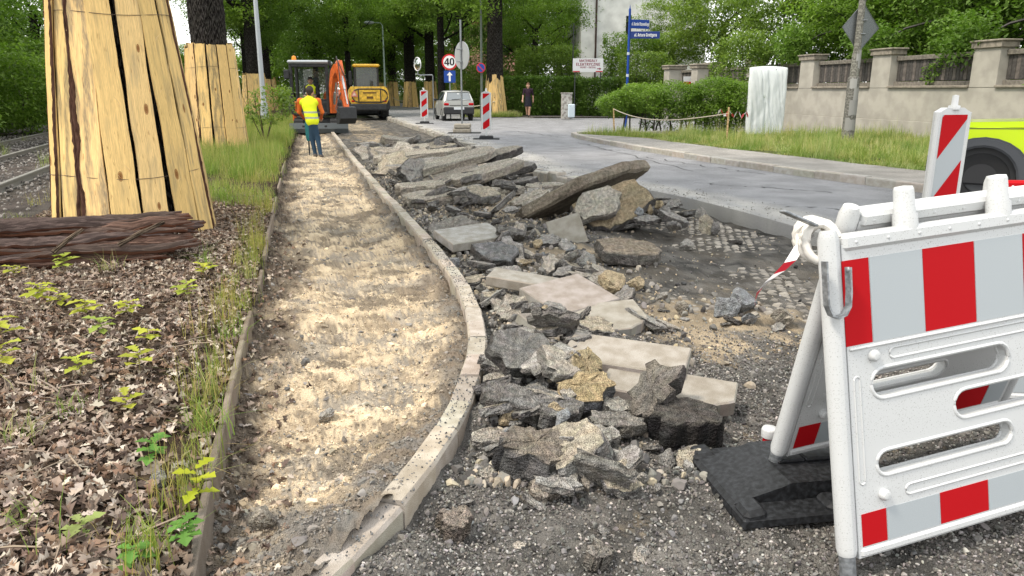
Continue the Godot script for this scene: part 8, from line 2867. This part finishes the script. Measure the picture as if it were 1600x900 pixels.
func small_suv() -> void:
	var lime := M("lime_paint", L(0.52, 0.70, 0.006), 0.3, {"coat": 0.8})
	# local x points to the tail, the nose is at -x; the flank towards the camera is at +z
	var g := thing("green_suv", "boxy lime green off-road car with black wheel arches at the right edge", "car", Vector3(5.98, 0.15, -9.7), -0.62)
	var arch := func(cx: float, r: float) -> PackedVector2Array:
		var p := PackedVector2Array()
		for k in 11:
			var a := PI - PI * k / 10
			p.append(Vector2(cx + cos(a) * r, 0.36 + sin(a) * r))
		return p
	var side := PackedVector2Array([Vector2(-0.52, 0.36)])
	side.append(Vector2(-0.42, 0.36))
	side.append_array(arch.call(0.0, 0.42))
	side.append(Vector2(0.45, 0.3)); side.append(Vector2(1.8, 0.3))
	side.append_array(arch.call(2.25, 0.42))
	side.append(Vector2(2.86, 0.4)); side.append(Vector2(2.88, 1.0)); side.append(Vector2(-0.02, 1.0)); side.append(Vector2(-0.48, 0.97)); side.append(Vector2(-0.52, 0.9))
	var b := MB.new()
	b.prism(side, -1.44, 0.0)
	part(g, "body", b.done(), lime)
	# bonnet with folded edge
	b = MB.new()
	b.prism(PackedVector2Array([Vector2(-0.5, 0.985), Vector2(0.62, 1.012), Vector2(0.62, 1.075), Vector2(0.5, 1.085), Vector2(-0.4, 1.05), Vector2(-0.49, 1.02)]), -1.38, -0.04)
	var bo := part(g, "bonnet", b.done(), lime)
	part(bo, "gap", box_mesh(Vector3(0.06, 0.985, 0.002), Vector3(1.12, 0.010, 0.006), 0.001, Color.WHITE, Basis(Vector3.BACK, 0.02)), mats["black_plastic"])
	part(g, "cowl", box_mesh(Vector3(0.62, 1.04, -0.72), Vector3(0.18, 0.06, 1.36), 0.02), mats["black_plastic"])
	# cabin
	b = MB.new()
	b.prism(PackedVector2Array([Vector2(0.58, 1.0), Vector2(0.9, 1.62), Vector2(1.0, 1.66), Vector2(2.78, 1.66), Vector2(2.86, 1.6), Vector2(2.88, 1.0)]), -1.36, -0.08)
	part(g, "cabin", b.done(), lime)
	for z in [-0.077, -1.363]:
		for f in [[0.82, 1.7], [1.8, 2.7]]:
			b = MB.new()
			b.cbox(Vector3((f[0] + f[1]) * 0.5, 1.33, z), Vector3(f[1] - f[0], 0.42, 0.008), 0.002)
			part(g, "side_window", b.done(), mats["glass"])
	b = MB.new()
	b.quad(Vector3(0.62, 1.06, -1.28), Vector3(0.62, 1.06, -0.16), Vector3(0.885, 1.59, -0.18), Vector3(0.885, 1.59, -1.26))
	part(g, "windscreen", b.done(), mats["glass"])
	# black wheel arch flares, wheels
	for cx in [0.0, 2.25]:
		for z in [0.0, -1.44]:
			var s := 1.0 if z == 0.0 else -1.0
			var outer := PackedVector2Array()
			for k in 15:
				var a := PI * 1.06 - PI * 1.12 * k / 14
				outer.append(Vector2(cx + cos(a) * 0.56, 0.36 + sin(a) * 0.52))
			for k in 15:
				var a := -PI * 0.06 + PI * 1.12 * k / 14
				outer.append(Vector2(cx + cos(a) * 0.395, 0.36 + sin(a) * 0.395))
			b = MB.new()
			b.prism(outer, z - 0.03, z + 0.03)
			b.prism(Geometry2D.offset_polygon(outer, -0.025)[0], z + s * 0.0301, z + s * 0.062)
			part(g, "arch_flare", b.done(), M("flare_plastic", L(0.06, 0.064, 0.072), 0.6))
			wheel(g, Vector3(cx, 0.345, z - s * 0.16), 0.345, 0.2, 22, mats["dark_steel"], PI / 2)
		b = MB.new()
		b.cbox(Vector3(cx, 0.52, -0.72), Vector3(0.8, 0.5, 1.3), 0.02)
		part(g, "wheel_well", b.done(), mats["black_plastic"])
	part(g, "side_marker", box_mesh(Vector3(0.50, 0.80, 0.004), Vector3(0.07, 0.035, 0.014), 0.006), M("amber_marker", L(0.75, 0.13, 0.01), 0.25))
	for x in [0.66, 1.74]:
		part(g, "door_gap", box_mesh(Vector3(x, 0.68, 0.0), Vector3(0.009, 0.66, 0.006), 0.001), mats["black_plastic"])
	part(g, "door_handle", box_mesh(Vector3(1.6, 0.86, 0.016), Vector3(0.18, 0.035, 0.03), 0.008), mats["black_plastic"])
	part(g, "door_mirror", box_mesh(Vector3(0.86, 1.1, 0.1), Vector3(0.1, 0.2, 0.18), 0.03), mats["black_plastic"])
	part(g, "front_bumper", box_mesh(Vector3(-0.55, 0.52, -0.72), Vector3(0.16, 0.3, 1.48), 0.05), mats["flare_plastic"])
	part(g, "grille", box_mesh(Vector3(-0.53, 0.82, -0.72), Vector3(0.03, 0.24, 1.1), 0.01), mats["black_plastic"])
	for z in [-0.2, -1.24]:
		b = MB.new()
		b.lathe([[0.0, 0.03], [0.09, 0.02], [0.1, 0.0]], 16, Transform3D(Basis(Vector3.BACK, PI / 2), Vector3(-0.545, 0.82, z)))
		part(g, "headlight", b.done(), M("lens", L(0.7, 0.72, 0.74), 0.1))
	part(g, "sill", box_mesh(Vector3(1.12, 0.3, 0.0), Vector3(1.2, 0.12, 0.05), 0.02), mats["flare_plastic"])

func build_small() -> void:
	pass
